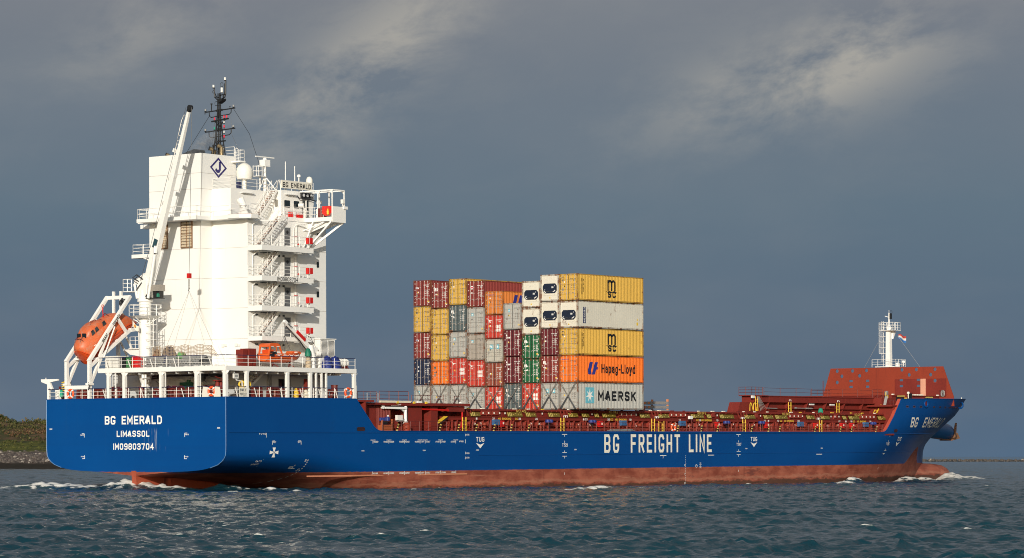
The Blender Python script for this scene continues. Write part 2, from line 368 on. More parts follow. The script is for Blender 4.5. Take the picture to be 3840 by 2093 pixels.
_g('t', .5, (.4, .95, .4, .12, .6, 0, 1, 0), (0, .68, 1, .68)); _g('e', .8, (0, .36, 1, .36, 1, .5, .75, .68, .25, .68, 0, .5, 0, .18, .25, 0, .8, 0, 1, .12)); _g('x', .8, (0, 0, 1, .68), (0, .68, 1, 0))
_g('m', 1.25, (0, 0, 0, .72), (.02, .60, .2, .72, .38, .72, .5, .58, .5, 0), (.52, .60, .7, .72, .88, .72, 1, .58, 1, 0))
_g('s', .8, (.98, .60, .80, .70, .22, .70, .0, .58, .0, .48, .2, .38, .8, .34, 1, .24, 1, .12, .78, 0, .2, 0, .02, .10)); _g('c', .8, (1, .58, .8, .70, .22, .70, 0, .54, 0, .16, .22, 0, .8, 0, 1, .12))
_g('n', .8, (0, 0, 0, .68), (0, .52, .25, .68, .75, .68, 1, .5, 1, 0)); _g('r', .55, (0, 0, 0, .68), (0, .5, .4, .68, 1, .66)); _g('f', .5, (.9, 1, .55, 1, .35, .86, .35, 0), (0, .62, .9, .62))
def stroke(mb, pts, t, fn, layer, sub=0):
    pts = [Vector(p) for p in pts]
    cl = (pts[0] - pts[-1]).length < 1e-6 and len(pts) > 3
    if cl: pts = pts[:-1]
    N = len(pts); L = []; Rr = []
    for i in range(N):
        dp = (pts[i] - pts[i - 1]).normalized() if (i > 0 or cl) else None
        dn = (pts[(i + 1) % N] - pts[i]).normalized() if (i < N - 1 or cl) else None
        p = pts[i]
        if dp is None: n = Vector((-dn.y, dn.x)); k = 1; p = p - dn * t / 2 * .98
        elif dn is None: n = Vector((-dp.y, dp.x)); k = 1; p = p + dp * t / 2 * .98
        else:
            a = Vector((-dp.y, dp.x)); b = Vector((-dn.y, dn.x)); n = a + b
            if n.length < .3: n = a
            n.normalize(); k = min(1 / max(n.dot(a), .35), 2.4)
        L.append(p + n * t / 2 * k); Rr.append(p - n * t / 2 * k)
    for i in range(N if cl else N - 1):
        j = (i + 1) % N; m_ = max(1, int(((pts[j] - pts[i]).length) / sub)) if sub else 1
        for q in range(m_):
            a, b = q / m_, (q + 1) / m_
            c = [L[i].lerp(L[j], a), L[i].lerp(L[j], b), Rr[i].lerp(Rr[j], b), Rr[i].lerp(Rr[j], a)]
            mb.add([fn(u.x, u.y, layer + .5 * i) for u in c], [(0, 1, 2, 3)])
def text(mb, s, fn, h, cw, gap, t, sub=0, width=None, center=False):
    """lay the string from u=0; cw width of a nominal letter between stroke centres"""
    def run(emit, kx=1.0):
        u = t / 2; ly = 0
        for ch in s:
            if ch == ' ': u += cw * .62 + gap + t; continue
            w, sts = GL[ch]; ww = w * cw if w > 0 else 0
            if emit:
                for st in sts:
                    stroke(mb, [((u + (x if w > 0 else 0) * ww) * kx, t / 2 + y * (h - t)) for x, y in st], t, fn, ly % 3, sub); ly += 1
            u += ww + t + gap
        return u - gap - t / 2
    tot = run(False); kx = width / tot if width else 1.0
    off = -tot * kx / 2 if center else 0
    f0 = fn
    if center: fn = lambda a, b, l: f0(a + off, b, l)
    def go():
        u = t / 2; ly = 0
        for ch in s:
            if ch == ' ': u += cw * .62 + gap + t; continue
            w, sts = GL[ch]; ww = w * cw if w > 0 else 0
            for st in sts:
                stroke(mb, [((u + (x if w > 0 else 0) * ww) * kx, t / 2 + y * (h - t)) for x, y in st], t, fn, ly % 3, sub); ly += 1
            u += ww + t + gap
    go(); return tot * kx
def plane(o, u, v, n=None, off=.006):
    o, u, v = Vector(o), Vector(u), Vector(v); n = Vector(n) if n else u.cross(v)
    return lambda a, b, l: o + u * a + v * b + n * (off + .002 * l)
def aft(x, y0, z0, off=.006):      # a surface facing aft, read from port (left) to starboard
    return plane((x, y0, z0), (0, -1, 0), (0, 0, 1), (-1, 0, 0), off)
def stbd(y, x0, z0, off=.006):     # a surface facing starboard, read from aft (left) to forward
    return plane((x0, y, z0), (1, 0, 0), (0, 0, 1), (0, -1, 0), off)
# ------------------------------------------------------------------ hull form (ship frame: x forward from the transom, y to port, z up)
HB = 11.717
def xstem(z): return float(np.interp(z, [-6, -3, 0, 1.9, 2.3, 3.43, 4.34, 5.25, 6.5, 8.25, 9.22, 10.45], [144, 146, 147.8, 148.4, 148.41, 148.55, 149.05, 150.25, 152.7, 156.0, 157.1, 158.15]))
def ztop(x): return float(np.interp(x, [0, 18.46, 21.0, 21.4, 21.8, 22.3, 118.0, 118.6, 119.1, 119.5, 120.89, 122.59, 159.65], [9.02, 9.02, 6.45, 6.15, 5.98, 5.91, 5.91, 6.0, 6.22, 6.6, 7.96, 10.04, 10.45]))
def zkeel(x): return float(np.interp(x, [0, 5, 10, 14, 18, 24, 32], [1.72, 1.45, 1.0, .4, -.6, -3.2, -6]))
def zbilge(x): return float(np.interp(x, [0, 6, 12, 18, 24, 30, 38, 46], [4.3, 4.25, 4.0, 3.3, 2.2, 0.8, -1.8, -4]))
def hbr(x, z):
    zc, zs = zkeel(x), zbilge(x)
    b = HB
    if z < zs:
        t = max(0.0, (z - zc) / (zs - zc)); n = 2.5
        s = (1 - (1 - t) ** n) ** (1 / n)
        if x < 12:
            s0 = float(np.interp(t, [0, .147, .178, .225, .34, .43, .575, .75, 1], [0, .385, .60, .74, .875, .92, .97, .995, 1])); k = x / 12
            s = s0 * (1 - k) + s * k
        b *= s
    xf = float(np.interp(z, [-6, 0, 2, 5.8, 8, 10.5], [98, 102, 106, 117, 122, 126]))
    if x > xf:
        xs = xstem(z); p = float(np.interp(z, [-6, 0, 2, 5.8, 8, 10.5], [1.5, 1.7, 1.75, 1.95, 2.15, 2.3]))
        s = min(1.0, (x - xf) / (xs - xf)); b *= max(0.0, 1 - s ** p)
    return b
def on_hull(x, z, off=.02): return Vector((x, -hbr(x, z) - off, z))
ship = thing('container_ship', 'blue hulled container ship with white deckhouse at the stern, one block of containers aboard', 'ship')
def part(mb, name, m, parent=None, **k): return mb.build(name, m, parent or ship, **k)

# hull shell
XS = sorted(set([0, .6, 1.2, 2, 3, 4.5, 6, 8, 10, 12, 14, 16, 17.5, 18.46] + [18.46 + .42 * i for i in range(1, 10)] + list(np.arange(23, 117.5, 3.5)) +
                [117.5, 118, 118.3, 118.6, 118.85, 119.1, 119.3, 119.5, 119.9, 120.3, 120.9, 121.4, 122, 122.59] + list(np.arange(123.5, 150, 1.1)) + list(np.arange(150, 159.6, .7)) + [159.3, 159.65]))
NV = 44
def hull_vert(x0, k):
    zb = max(zkeel(x0), -6.0); zt = ztop(x0); v = (k / NV)
    v = v ** 1.5 if x0 < 40 else v
    z = zb + (zt - zb) * v
    x = x0 if x0 < 125 else 125 + (x0 - 125) * (xstem(z) - 125) / 34.65
    return x, hbr(x, z) if x0 < 159.6 else 0.0, z
hb_ = MB(); n = NV + 1
for sgn in (-1, 1):
    vs_ = [];
    for x0 in XS:
        for k in range(n):
            x, y, z = hull_vert(x0, k); vs_.append((x, sgn * y, z))
    hb_.add(vs_, [(i * n + k, (i + 1) * n + k, (i + 1) * n + k + 1, i * n + k + 1) for i in range(len(XS) - 1) for k in range(n - 1)])
o2 = len(XS) * n
hb_.f += [(k, k + 1, o2 + k + 1, o2 + k) for k in range(n - 1)]; hb_.mi += [0] * (n - 1)
# bulbous bow
prof = [(136, 1.55, 3.2), (140, 1.72, 3.0), (144, 1.82, 2.8), (147, 1.88, 2.65), (149, 1.87, 2.5), (150.7, 1.82, 2.4), (152.3, 1.68, 2.2), (153.2, 1.48, 1.9), (153.9, 1.22, 1.6), (154.5, .85, 1.2), (154.9, .42, .8), (155.1, 0, .5), (155.2, -.6, .12)]
nb = 28; bv = []
for x, zt, w in prof:
    zc_ = -2.1; hh = zt - zc_
    for k in range(nb):
        a = 2 * math.pi * k / nb; c, s_ = math.cos(a), math.sin(a)
        bv.append((x, w * math.copysign(abs(c) ** .8, c), zc_ + hh * math.copysign(abs(s_) ** .85, s_)))
hb_.add(bv, [(i * nb + k, i * nb + (k + 1) % nb, (i + 1) * nb + (k + 1) % nb, (i + 1) * nb + k) for i in range(len(prof) - 1) for k in range(nb)])
hull = part(hb_, 'hull', M_HULL, smooth=38)
rim = MB()
for sgn in (-1, 1):
    rim.tube([(hull_vert(x0, NV)[0], sgn * hull_vert(x0, NV)[1], hull_vert(x0, NV)[2]) for x0 in XS], .045, 5)
    rim.tube([(x, sgn * (hbr(x, 5.79) + .01), 5.77) for x in list(np.arange(.4, 118, 3)) + list(np.arange(118, 151.5, 1.2))], .05, 5)
    rim.tube([(x, sgn * (hbr(x, 3.48) + .0), 3.48) for x in list(np.arange(37.6, 104, 3)) + list(np.arange(105, 137, 1.2))], .03, 4)
rim.tube([(0, -HB, 9.02), (0, HB, 9.02)], .045, 5)
part(rim, 'rubbing_strake', M_HULL, hull)
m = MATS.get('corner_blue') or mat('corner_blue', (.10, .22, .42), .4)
cr = MB()  # paler blue tubes paint a highlight along both transom corners
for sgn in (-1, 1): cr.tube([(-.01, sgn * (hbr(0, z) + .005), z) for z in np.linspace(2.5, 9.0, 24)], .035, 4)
cr.each('corner_highlight', m, hull)
b = MB(); b.beam((12.1, -10.95, 1.61), (18, -11.55, 1.61), .10, .14); b.beam((18, -11.55, 1.61), (35.6, -11.76, 1.62), .10, .14); b.m = 0
part(b, 'bilge_strip', mat('strip_red', (.50, .20, .11), .6), hull)
# rudder and skeg under the counter
b = MB(); b.prism([(-.1, 2.2), (3.8, 1.9), (3.4, -4), (.5, -4)], lambda u, v, w: (u, w, v), -.28, .28)
b.each('rudder', mat('rudder_red', (.34, .070, .034), .55, var=.2, dirt=((.18, .05, .035), .55, .6)), hull); b = MB(); b.prism([(4.3, 1.7), (14, 1.7), (14, -4), (4.6, -4)], lambda u, v, w: (u, w, v), -.6, .6); part(b, 'skeg', MATS['rudder_red'], hull); b = MB()
# decks and bulkheads inside the shell
b = MB(); b.box(19.5, 121.0, -HB + .06, HB - .06, 5.55, 5.74); b.box(.1, 21.2, -HB + .05, HB - .05, 8.75, 8.93)
b.box(19.8, 20.0, -HB + .05, HB - .05, 5.74, 8.75)
fp = [(x, hbr(x, 9.3) - .08) for x in np.arange(120.5, 158.2, 1.5)]
poly = [(x, -y) for x, y in fp] + [(x, y) for x, y in fp[::-1]]
b.prism(poly, lambda u, v, w: (u, v, w), 9.1, 9.3); b.box(121.3, 121.5, -HB + .25, HB - .25, 5.74, 9.1)
for sgn in (-1, 1):                                                   # flanged end plates of the forecastle and poop bulwarks
    for (xa, za), (xb, zb) in zip([(118.4, 5.93), (118.9, 6.1), (119.5, 6.6), (120.89, 7.96)], [(118.9, 6.1), (119.5, 6.6), (120.89, 7.96), (122.59, 10.04)]):
        b.quad((xa, sgn * 11.69, za), (xb, sgn * 11.69, zb), (xb, sgn * 11.2, zb), (xa, sgn * 11.2, za))
part(b, 'deck', M_RED)
b = MB()
for sgn in (-1,):
    for (xa, za), (xb, zb) in zip([(118.3, 5.93), (118.8, 6.1), (119.4, 6.6), (120.79, 7.96)], [(118.8, 6.1), (119.4, 6.6), (120.79, 7.96), (122.49, 10.04)]):
        b.beam((xa, sgn * 11.5, za), (xb, sgn * 11.5, zb), .42, .06, up=(-1, 0, .8))
part(b, 'bulwark_flange', mat('flange_red', (.45, .075, .045), .5))
# openings in the shell
b = MB(); b.m = 0
def rrect(x0, x1, z0, z1, r, fn, off, mb):
    pts = []
    for cx_, cz_, a0 in ((x1 - r, z1 - r, 0), (x0 + r, z1 - r, 90), (x0 + r, z0 + r, 180), (x1 - r, z0 + r, 270)):
        for k in range(5): a = R(a0 + k * 22.5); pts.append((cx_ + r * math.cos(a), cz_ + r * math.sin(a)))
    mb.add([fn(u, v, off) for u, v in pts], [tuple(range(len(pts)))])
hf = lambda u, v, off: on_hull(u, v, off)
for x0, x1 in ((18.5, 19.75), (121.0, 122.0)):
    b = MB(); b.m = 0; rrect(x0 - .06, x1 + .06, 5.86, 6.36, .24, hf, .012, b); b.m = 1; rrect(x0, x1, 5.91, 6.30, .19, hf, .018, b)
    b.m = 2
    for k in range(3): zz = 5.98 + .11 * k; b.add([on_hull(x0 + .08, zz, .03), on_hull(x1 - .08, zz, .03), on_hull(x1 - .08, zz + .035, .03), on_hull(x0 + .08, zz + .035, .03)], [(0, 1, 2, 3)])
    part(b, 'freeing_port', [M_HULL, M_BLACK, M_DRED], hull)
for x in (124.1, 125.85, 127.67, 131.65, 133.8, 135.9, 138.1, 140.6, 143.0):
    b = MB(); b.m = 1; rrect(x - .34, x + .34, 9.0, 9.24, .1, hf, .012, b); b.m = 0; rrect(x - .28, x + .28, 9.04, 9.2, .08, hf, .02, b); part(b, 'scupper', [M_BLACK, mat('scupper_rim', (.12, .05, .09), .5)], hull)
for x in (129.0, 144.5):
    b = MB(); c = on_hull(x, 9.5, .03); b.torus(c, (0, 1, .0) if x < 140 else (.5, 1, 0), .42, .10, 20, 8); b.m = 1; rrect(x - .33, x + .33, 9.17, 9.83, .3, hf, .02, b); part(b, 'mooring_eye', [M_HULL, M_DRED], hull, smooth=60)

# ---- writing on the hull
def hulltext(name, s, x0, z0, h, width, cw, gap, t, m=M_LETTER, sub=0, off=.015, slant=0.0):
    b = MB(); text(b, s, lambda a, c, l: on_hull(x0 + a + slant * c, z0 + c, off + .003 * l), h, cw, gap, t, sub, width); return part(b, name, m, hull)
def transom_text(name, s, yl, yr, z0, h, cw, gap, t, m=M_LWHITE):
    b = MB(); text(b, s, aft(0, yl, z0, .012), h, cw, gap, t, 0, yl - yr); return part(b, name, m, hull)
transom_text('ship_name', 'BG', 3.85, 2.42, 6.58, .80, .40, .12, .155)
transom_text('ship_name', 'EMERALD', 1.62, -3.65, 6.58, .80, .40, .12, .155)
transom_text('port_of_registry', 'LIMASSOL', 2.28, -2.02, 5.40, .58, .30, .10, .115)
transom_text('imo_number', 'IMO9803704', 2.74, -2.58, 4.19, .60, .28, .08, .11)
hulltext('company_name', 'BG', 59.34, 3.64, 1.99, 2.98, .46, .15, .30)
hulltext('company_name', 'FREIGHT', 64.30, 3.64, 1.99, 9.72, .46, .15, .30)
hulltext('company_name', 'LINE', 75.55, 3.64, 1.99, 4.80, .46, .15, .30)
hulltext('bow_name', 'BG', 125.5, 6.55, 1.24, 2.2, .52, .15, .21, sub=.35, off=.03, slant=-.12)
hulltext('bow_name', 'EMERALD', 129.7, 6.55, 1.24, 9.5, .52, .15, .21, sub=.35, off=.03, slant=-.12)
for x in (37.15, 88.3, 122.75):
    b = MB(); fn = lambda a, c, l: on_hull(x + a, 4.86 + c, .03 + .003 * l); text(b, 'TUG', fn, .48, .27, .10, .085, .2, 1.36)
    pts = [(x - .02, 4.74), (x + .68, 4.56), (x + 1.38, 4.74), (x + .68, 4.18)]
    b.add([on_hull(u, v, .03) for u, v in pts], [(0, 1, 3), (1, 2, 3)]); part(b, 'tug_mark', M_LWHITE, hull)
for x, s in ((52.28, 'T59'), (85.76, 'T97'), (120.1, 'T136')):
    b = MB(); text(b, s, lambda a, c, l: on_hull(x - .45 + a, 4.32 + c, .03 + .003 * l), .34, .17, .07, .055, 0, 1.0)
    bar = lambda xa, xb, za, zb: b.add([on_hull(xa, za, .03), on_hull(xb, za, .03), on_hull(xb, zb, .03), on_hull(xa, zb, .03)], [(0, 1, 2, 3)])
    bar(x - .03, x + .04, 4.72, 4.95); bar(x - .03, x + .04, 5.38, 5.62); bar(x - .45, x + .45, 5.59, 5.65); bar(x - .03, x + .04, 3.70, 3.92); bar(x - .4, x + .4, 3.67, 3.72); bar(x - .4, x + .4, 3.29, 3.34); bar(x - .03, x + .04, 3.08, 3.3); bar(x - .03, x + .03, 1.35, 1.6)
    part(b, 'frame_mark', M_LWHITE, hull)
# thruster-shaped cross and tank marks on the quarter
b = MB()
for k in range(4):
    a = k * math.pi / 2; q = lambda r, w: (6.59 + 1.3 * (r * math.cos(a) - w * math.sin(a)), 3.9 + (r * math.sin(a) + w * math.cos(a)))
    b.add([on_hull(*q(.06, .05), .02), on_hull(*q(.46, .17), .02), on_hull(*q(.46, -.17), .02), on_hull(*q(.06, -.05), .02)], [(0, 1, 2, 3)])
part(b, 'thruster_mark', M_LWHITE, hull)
b = MB()
def bar(xa, xb, za, zb, off=.02): b.add([on_hull(xa, za, off), on_hull(xb, za, off), on_hull(xb, zb, off), on_hull(xa, zb, off)], [(0, 1, 2, 3)])
def wee(s, x, z, w, h=.15, off=.02): text(b, s, lambda a, c, l: on_hull(x + a, z + c, off + .003 * l), h, .09, .03, .028, 0, w)
bar(5.48, 5.53, 5.3, 5.72); wee('FWTS', 4.5, 5.54, .9)
bar(6.3, 6.36, 4.62, 5.0); bar(6.3, 6.7, 4.95, 5.0); wee('SCT', 6.45, 4.78, .4)
bar(10.35, 10.41, 4.62, 5.0); bar(9.95, 10.4, 4.95, 5.0); wee('SCT', 9.9, 4.78, .4)
bar(5.4, 5.46, 2.6, 3.25); wee('FWTS', 4.5, 3.0, .8); wee('VO.AFT', 4.3, 2.72, 1.0)
bar(10.2, 10.26, 2.35, 2.7); bar(9.8, 10.6, 2.33, 2.38); wee('SCT', 9.7, 2.42, .4)
for x, l, r_ in ((20.9, '', 'HO2SER'), (23.32, 'HO1SER', 'HO3SER'), (25.71, 'HO2SER', 'HO2SET'), (28.15, 'HO2SER', 'COFF'), (28.95, '', 'LFOSET'), (31.39, 'LFOSET', 'LFOSER'), (33.84, 'LEDSER', '')):
    for z in (4.86, 1.78):
        bar(x - .02, x + .04, z - .16, z + .2)
        if z > 3: bar(x - .35, x + .4, z + .16, z + .21)
        if l: wee(l, x - .78, z - .06, .7)
        if r_: wee(r_, x + .1, z - .06, .7 if r_ != 'COFF' else .55)
bar(35.4, 35.46, 4.7, 5.1); wee('HFOSER', 34.4, 4.82, .7); bar(35.4, 35.46, 5.42, 5.66); wee('CO25', 35.55, 5.5, .5); bar(35.4, 35.46, 3.6, 3.85); bar(35.4, 35.46, 3.1, 3.35); wee('CO25', 35.55, 3.62, .5); wee('CO25', 35.55, 3.18, .5)
for x in (19.2, 28.6, 37.2, 54.0, 87.2, 103.6): wee('DSS', x, 3.95, .4, .12)
bar(79.5, 80.7, 3.26, 3.33); bar(102.6, 103.9, 3.26, 3.33); bar(70, 71.2, 3.26, 3.33); bar(70.55, 70.62, 3.0, 3.3)
part(b, 'tank_mark', M_LWHITE, hull)
b = MB()                                                             # draught scale and load line amidships
for k in range(16): bar(74.97, 75.03, .2 + .2 * k, .29 + .2 * k)
b.each('draught_mark', M_LWHITE, hull); b = MB()
for zz, s in ((.1, '6'), (1.1, '7'), (2.1, '8')): wee(s, 74.7, zz, .22, .22)
fn = lambda u, v: on_hull(77.15 + u * 1.0, 2.1 + v, .02)
stroke(b, [(.17 * math.cos(2 * math.pi * k / 16), .17 * math.sin(2 * math.pi * k / 16)) for k in range(17)], .035, lambda u, v, l: fn(u, v), 0)
bar(76.85, 77.45, 2.085, 2.12, .026)
for zz in (1.86, 2.0, 2.22, 2.4): bar(77.75, 78.15, zz, zz + .035)
bar(77.95, 77.99, 1.86, 2.5)
part(b, 'draught_marks', M_LWHITE, hull)
b = MB()                                                             # aft draught scale follows the run of the hull
for k in range(13):
    z = 3.2 - .2 * k; b.add([on_hull(11.5, z, .02), on_hull(11.6, z, .02), on_hull(11.6, z - .10, .02), on_hull(11.5, z - .10, .02)], [(0, 1, 2, 3)])
b.each('draught_mark', M_LWHITE, hull); b = MB()
for s, z in (('8', 2.1), ('9', 3.0)): wee(s, 11.1, z, .25, .24)
part(b, 'draught_marks', M_LWHITE, hull)
b = MB()
for zz, yy, s in ((5.55, 6.6, -1), (5.55, -6.55, 1), (3.5, 6.55, -1), (3.5, -6.5, 1)):
    up = zz > 5; d = -1 if s < 0 else 1                              # corner marks of a tank on the transom
    f = aft(0, yy, zz, .012)
    b.add([f(u, v, 0) for u, v in ((-.03, -.18), (.03, -.18), (.03, .18), (-.03, .18))], [(0, 1, 2, 3)])
    zz2 = .15 if up else -.18; b.add([f(u, v, 1) for u, v in ((0 if d > 0 else -.32, zz2), (.32 if d > 0 else 0, zz2), (.32 if d > 0 else 0, zz2 + .05), (0 if d > 0 else -.32, zz2 + .05))], [(0, 1, 2, 3)])
    text(b, 'FWTS' if d > 0 else 'FWTP', plane((0, yy + (-.06 if d > 0 else .5), zz - .02), (0, -1, 0), (0, 0, 1), (-1, 0, 0), .012), .12, .08, .03, .026, 0, .44)
for yy in (11.1, -10.85): text(b, 'DSS', aft(0, yy + .2, 6.12, .012), .13, .08, .03, .03, 0, .36)
part(b, 'tank_mark', M_LWHITE, hull)
# flared housing and anchor under the bow overhang
b = MB(); nn = 18; pv = []
for x, zc_, rz, ry in ((148.5, 6.6, 1.5, 1.4), (152.5, 6.45, 1.28, 1.2), (155.5, 6.2, 1.22, 1.1), (157.1, 6.05, 1.12, 1.0), (157.7, 6.0, .95, .85), (157.95, 5.95, .55, .5)):
    for k in range(nn): a = 2 * math.pi * k / nn; pv.append((x, 1.2 + ry * math.cos(a), zc_ + rz * math.sin(a) * (1 if math.sin(a) > 0 else .95)))
b.add(pv, [(i * nn + k, i * nn + (k + 1) % nn, (i + 1) * nn + (k + 1) % nn, (i + 1) * nn + k) for i in range(5) for k in range(nn)] + [tuple(range(5 * nn, 6 * nn))])
part(b, 'anchor_bolster', mat('bolster_blue', (.008, .085, .26), .35), smooth=50)
b = MB(); y = 1.2
b.prism([(152.7, 5.27), (156.8, 4.95), (157.6, 5.1), (157.0, 5.3), (152.8, 5.5)], lambda u, v, w: (u, w, v), y - .35, y + .35)
b.prism([(156.9, 4.9), (158.3, 5.15), (158.0, 6.0), (158.15, 7.3), (157.75, 6.3), (157.5, 5.4)], lambda u, v, w: (u, w, v), y - 1.0, y - .7)
b.prism([(156.9, 4.9), (158.3, 5.15), (158.0, 6.0), (158.15, 7.3), (157.75, 6.3), (157.5, 5.4)], lambda u, v, w: (u, w, v), y + .7, y + 1.0)
b.prism([(156.9, 4.88), (159.2, 5.2), (158.55, 5.9), (158.1, 6.0)], lambda u, v, w: (u, w, v), y - .9, y + .9)
part(b, 'anchor', M_RUSTED)
# ------------------------------------------------------------------ poop: pillars, upper deck, house
ud = MB(); ud.prism([(0, -HB), (18.5, -HB), (18.5, HB), (8.5, HB), (8.5, 4.75), (0, 4.75)], lambda u, v, w: (u, v, w), 11.47, 11.9)
upper = part(ud, 'upper_deck', M_WHITE)
b = MB()
for x in np.arange(1.5, 18, 1.5): b.box(x, x + .08, -HB + .3, -8.3, 11.25, 11.468)
for y in np.arange(-10, 4, 1.6): b.box(.3, 5.2, y, y + .08, 11.25, 11.467)
part(b, 'deck_beam', M_WGREY, upper)
for x, y, w in [(.18, 3.46, .32), (.18, 1.38, .32), (.18, -3.4, .30), (.18, -7.92, .30), (.2, -11.5, .36)] + [(x, -11.55, .30) for x in (3.0, 8.64, 11.9, 18.32)] + [(x, -11.55, .16) for x in (12.76, 13.55, 14.22)] + [(.2, 2.6, .1), (.25, -3.85, .1), (.25, -8.3, .1)]:
    b = MB(); b.box(x - w / 2, x + w / 2, y - w / 2, y + w / 2, 8.93, 11.468)
    if w > .28:
        for s in (-1, 1):
            if x < 1: b.prism([(y + s * w / 2, 11.468), (y + s * (w / 2 + .35), 11.468), (y + s * w / 2, 11.1)], lambda u, v, q: (q, u, v), x - .03, x + .03)
            else: b.prism([(x + s * w / 2, 11.467), (x + s * (w / 2 + .35), 11.467), (x + s * w / 2, 11.1)], lambda u, v, q: (u, q, v), y - .03, y + .03)
    part(b, 'pillar', M_WHITE)
b = MB(); b.box(5.3, 18.1, -8.17, 8.17, 8.935, 11.465); b.box(4.6, 5.3, -3.6, 3.9, 8.935, 11.464)
poop_house = part(b, 'poop_house', M_WGREY)
# rails
def navy_rail(pts, name, h=1.0, z0=0):
    b = MB(); b.rail(pts, h * .68, 1.5, 2, .026, .001)
    for p_, q_ in zip(pts[:-1], pts[1:]):
        n_ = max(1, round((Vector(q_) - Vector(p_)).length / 1.5))
        for j_ in range(n_ + 1): c_ = Vector(p_).lerp(Vector(q_), j_ / n_); b.tube([c_, c_ + Vector((0, 0, h))], .03, 4)
    b.m = 1; b.tube([Vector(p) + Vector((0, 0, h)) for p in pts], .032, 5); return part(b, name, [M_WRAIL, M_NAVY])
b = MB()
navy_rail([(.08, 11.6, 9.02), (.08, -11.6, 9.02)], 'railing'); navy_rail([(.1, -11.62, 9.02), (18.4, -11.62, 9.02)], 'railing')
navy_rail([(.08, 4.7, 11.9), (.08, -11.6, 11.9)], 'railing'); navy_rail([(.1, -11.62, 11.9), (18.4, -11.62, 11.9)], 'railing')
b = MB()
for y in (10.2, 4.2, -.8, -6, -9.2): b.beam((.12, y, 9.9), (.12, y - .35, 9.02), .07, .05)
for x in (1.4, 4.0, 6.0, 7.6, 10.4, 13.1, 15.5, 16.8): b.beam((x, -11.6, 9.9), (x + .35, -11.6, 9.02), .07, .05)
for y in (3.9, .9, -2.0, -5.0, -9.5): b.beam((.12, y, 12.7), (.12, y - .35, 11.9), .07, .05)
b.each('rail_stay', M_WRAIL, ship)
b = MB(); b.box(18.42, 18.52, -11.68, -11.58, 8.9, 10.6); b.box(18.62, 18.7, -11.6, -11.52, 8.6, 10.3); part(b, 'rail_post', M_WHITE)

# accommodation block
house = MB()
house.prism([(6.9, -8.17), (18.17, -8.17), (18.17, 8.17), (11.0, 8.17), (11.0, 3.0), (6.9, 3.0)], lambda u, v, w: (u, v, w), 11.9, 26.0)
house = part(house, 'deckhouse', M_WHITE)
cz = MB(); cz.box(5.36, 10.26, -3.64, 3.12, 11.9, 32.28); funnel = part(cz, 'funnel_casing', M_WHITE)
sm = MB()                                                          # weld seams
for z in (14.64, 17.54, 20.40, 23.25, 28.9, 30.4): sm.box(5.345, 5.36, -3.655, 3.12, z, z + .022); sm.box(5.345, 10.26, -3.655, -3.64, z, z + .022)
for z in (14.64, 17.54, 20.40, 23.25):
    sm.box(6.885, 6.9, -8.185, -3.64, z, z + .022); sm.box(14.3, 18.17, -8.185, -8.17, z, z + .022)
sm.each('weld_seam', mat('seam_grey', (.36, .33, .29), .6), house)
em = MB()                                                          # diamond emblem with a J
f = stbd(-3.64, 7.8, 31.04, .015); d_ = [(0, .98), (1.18, 0), (0, -.98), (-1.18, 0)]
for i in range(4):
    a, c = Vector(d_[i]), Vector(d_[(i + 1) % 4]); em.add([f(*a, 0), f(*c, 0), f(*(c * .76), 0), f(*(a * .76), 0)], [(0, 1, 2, 3)])
stroke(em, [(.20, .44), (.20, -.16), (.04, -.36), (-.16, -.36), (-.30, -.24)], .27, f, 0)
part(em, 'emblem', mat('emblem_navy', (.025, .018, .14), .45), funnel)
def exh(base, h, r, bend, m=M_EXH):
    b = MB(); p = Vector(base); b.tube([p, p + Vector((0, 0, h)), p + Vector((-bend * .35, bend * .25, h + bend * .35)), p + Vector((-bend, bend * .7, h + bend * .55))], r, 10)
    b.m = 1; e = p + Vector((-bend, bend * .7, h + bend * .55)); b.cyl(e, e + Vector((-.05, .035, .02)), r * 1.12, n=10); part(b, 'exhaust_pipe', [m, M_BLACK], funnel, smooth=40)
exh((9.2, -1.75, 32.28), .62, .19, .34); exh((9.2, -2.75, 32.28), .85, .19, .34); exh((7.6, 2.6, 32.28), .25, .15, .25)
b = MB(); b.prism([(-1.5, 0), (-1.35, .3), (-1.0, .5), (.45, .85), (.65, .8), (.9, .1), (.9, 0)], lambda u, v, w: (w, .75 - u, 32.28 + v), 8.6, 9.9); part(b, 'funnel_cowl', M_DGREY, funnel)
b = MB(); b.rail([(9.9, -.8, 32.28), (10.1, -2.2, 32.28), (10.2, -3.5, 32.28)], .95, 1.2, 3); part(b, 'railing', M_WRAIL, funnel)
b = MB(); b.box(9.6, 10.4, -4.75, -3.66, 31.65, 31.8); b.rail([(10.3, -3.75, 31.8), (10.3, -4.7, 31.8), (9.7, -4.7, 31.8)], 1.05, .9, 3)
b.ladder((10.35, -3.72, 29.0), (10.35, -3.72, 33.0), .45, (0, 1, 0)); 
for z in (32.9,): b.tube([(10.3, -3.4 + .0, z - .5), (10.3, -3.4, z), (10.3, -3.7, z + .2), (10.3, -4.0, z), (10.3, -4.0, z - .6)], .04, 5)
part(b, 'access_platform', M_WHITE, funnel)
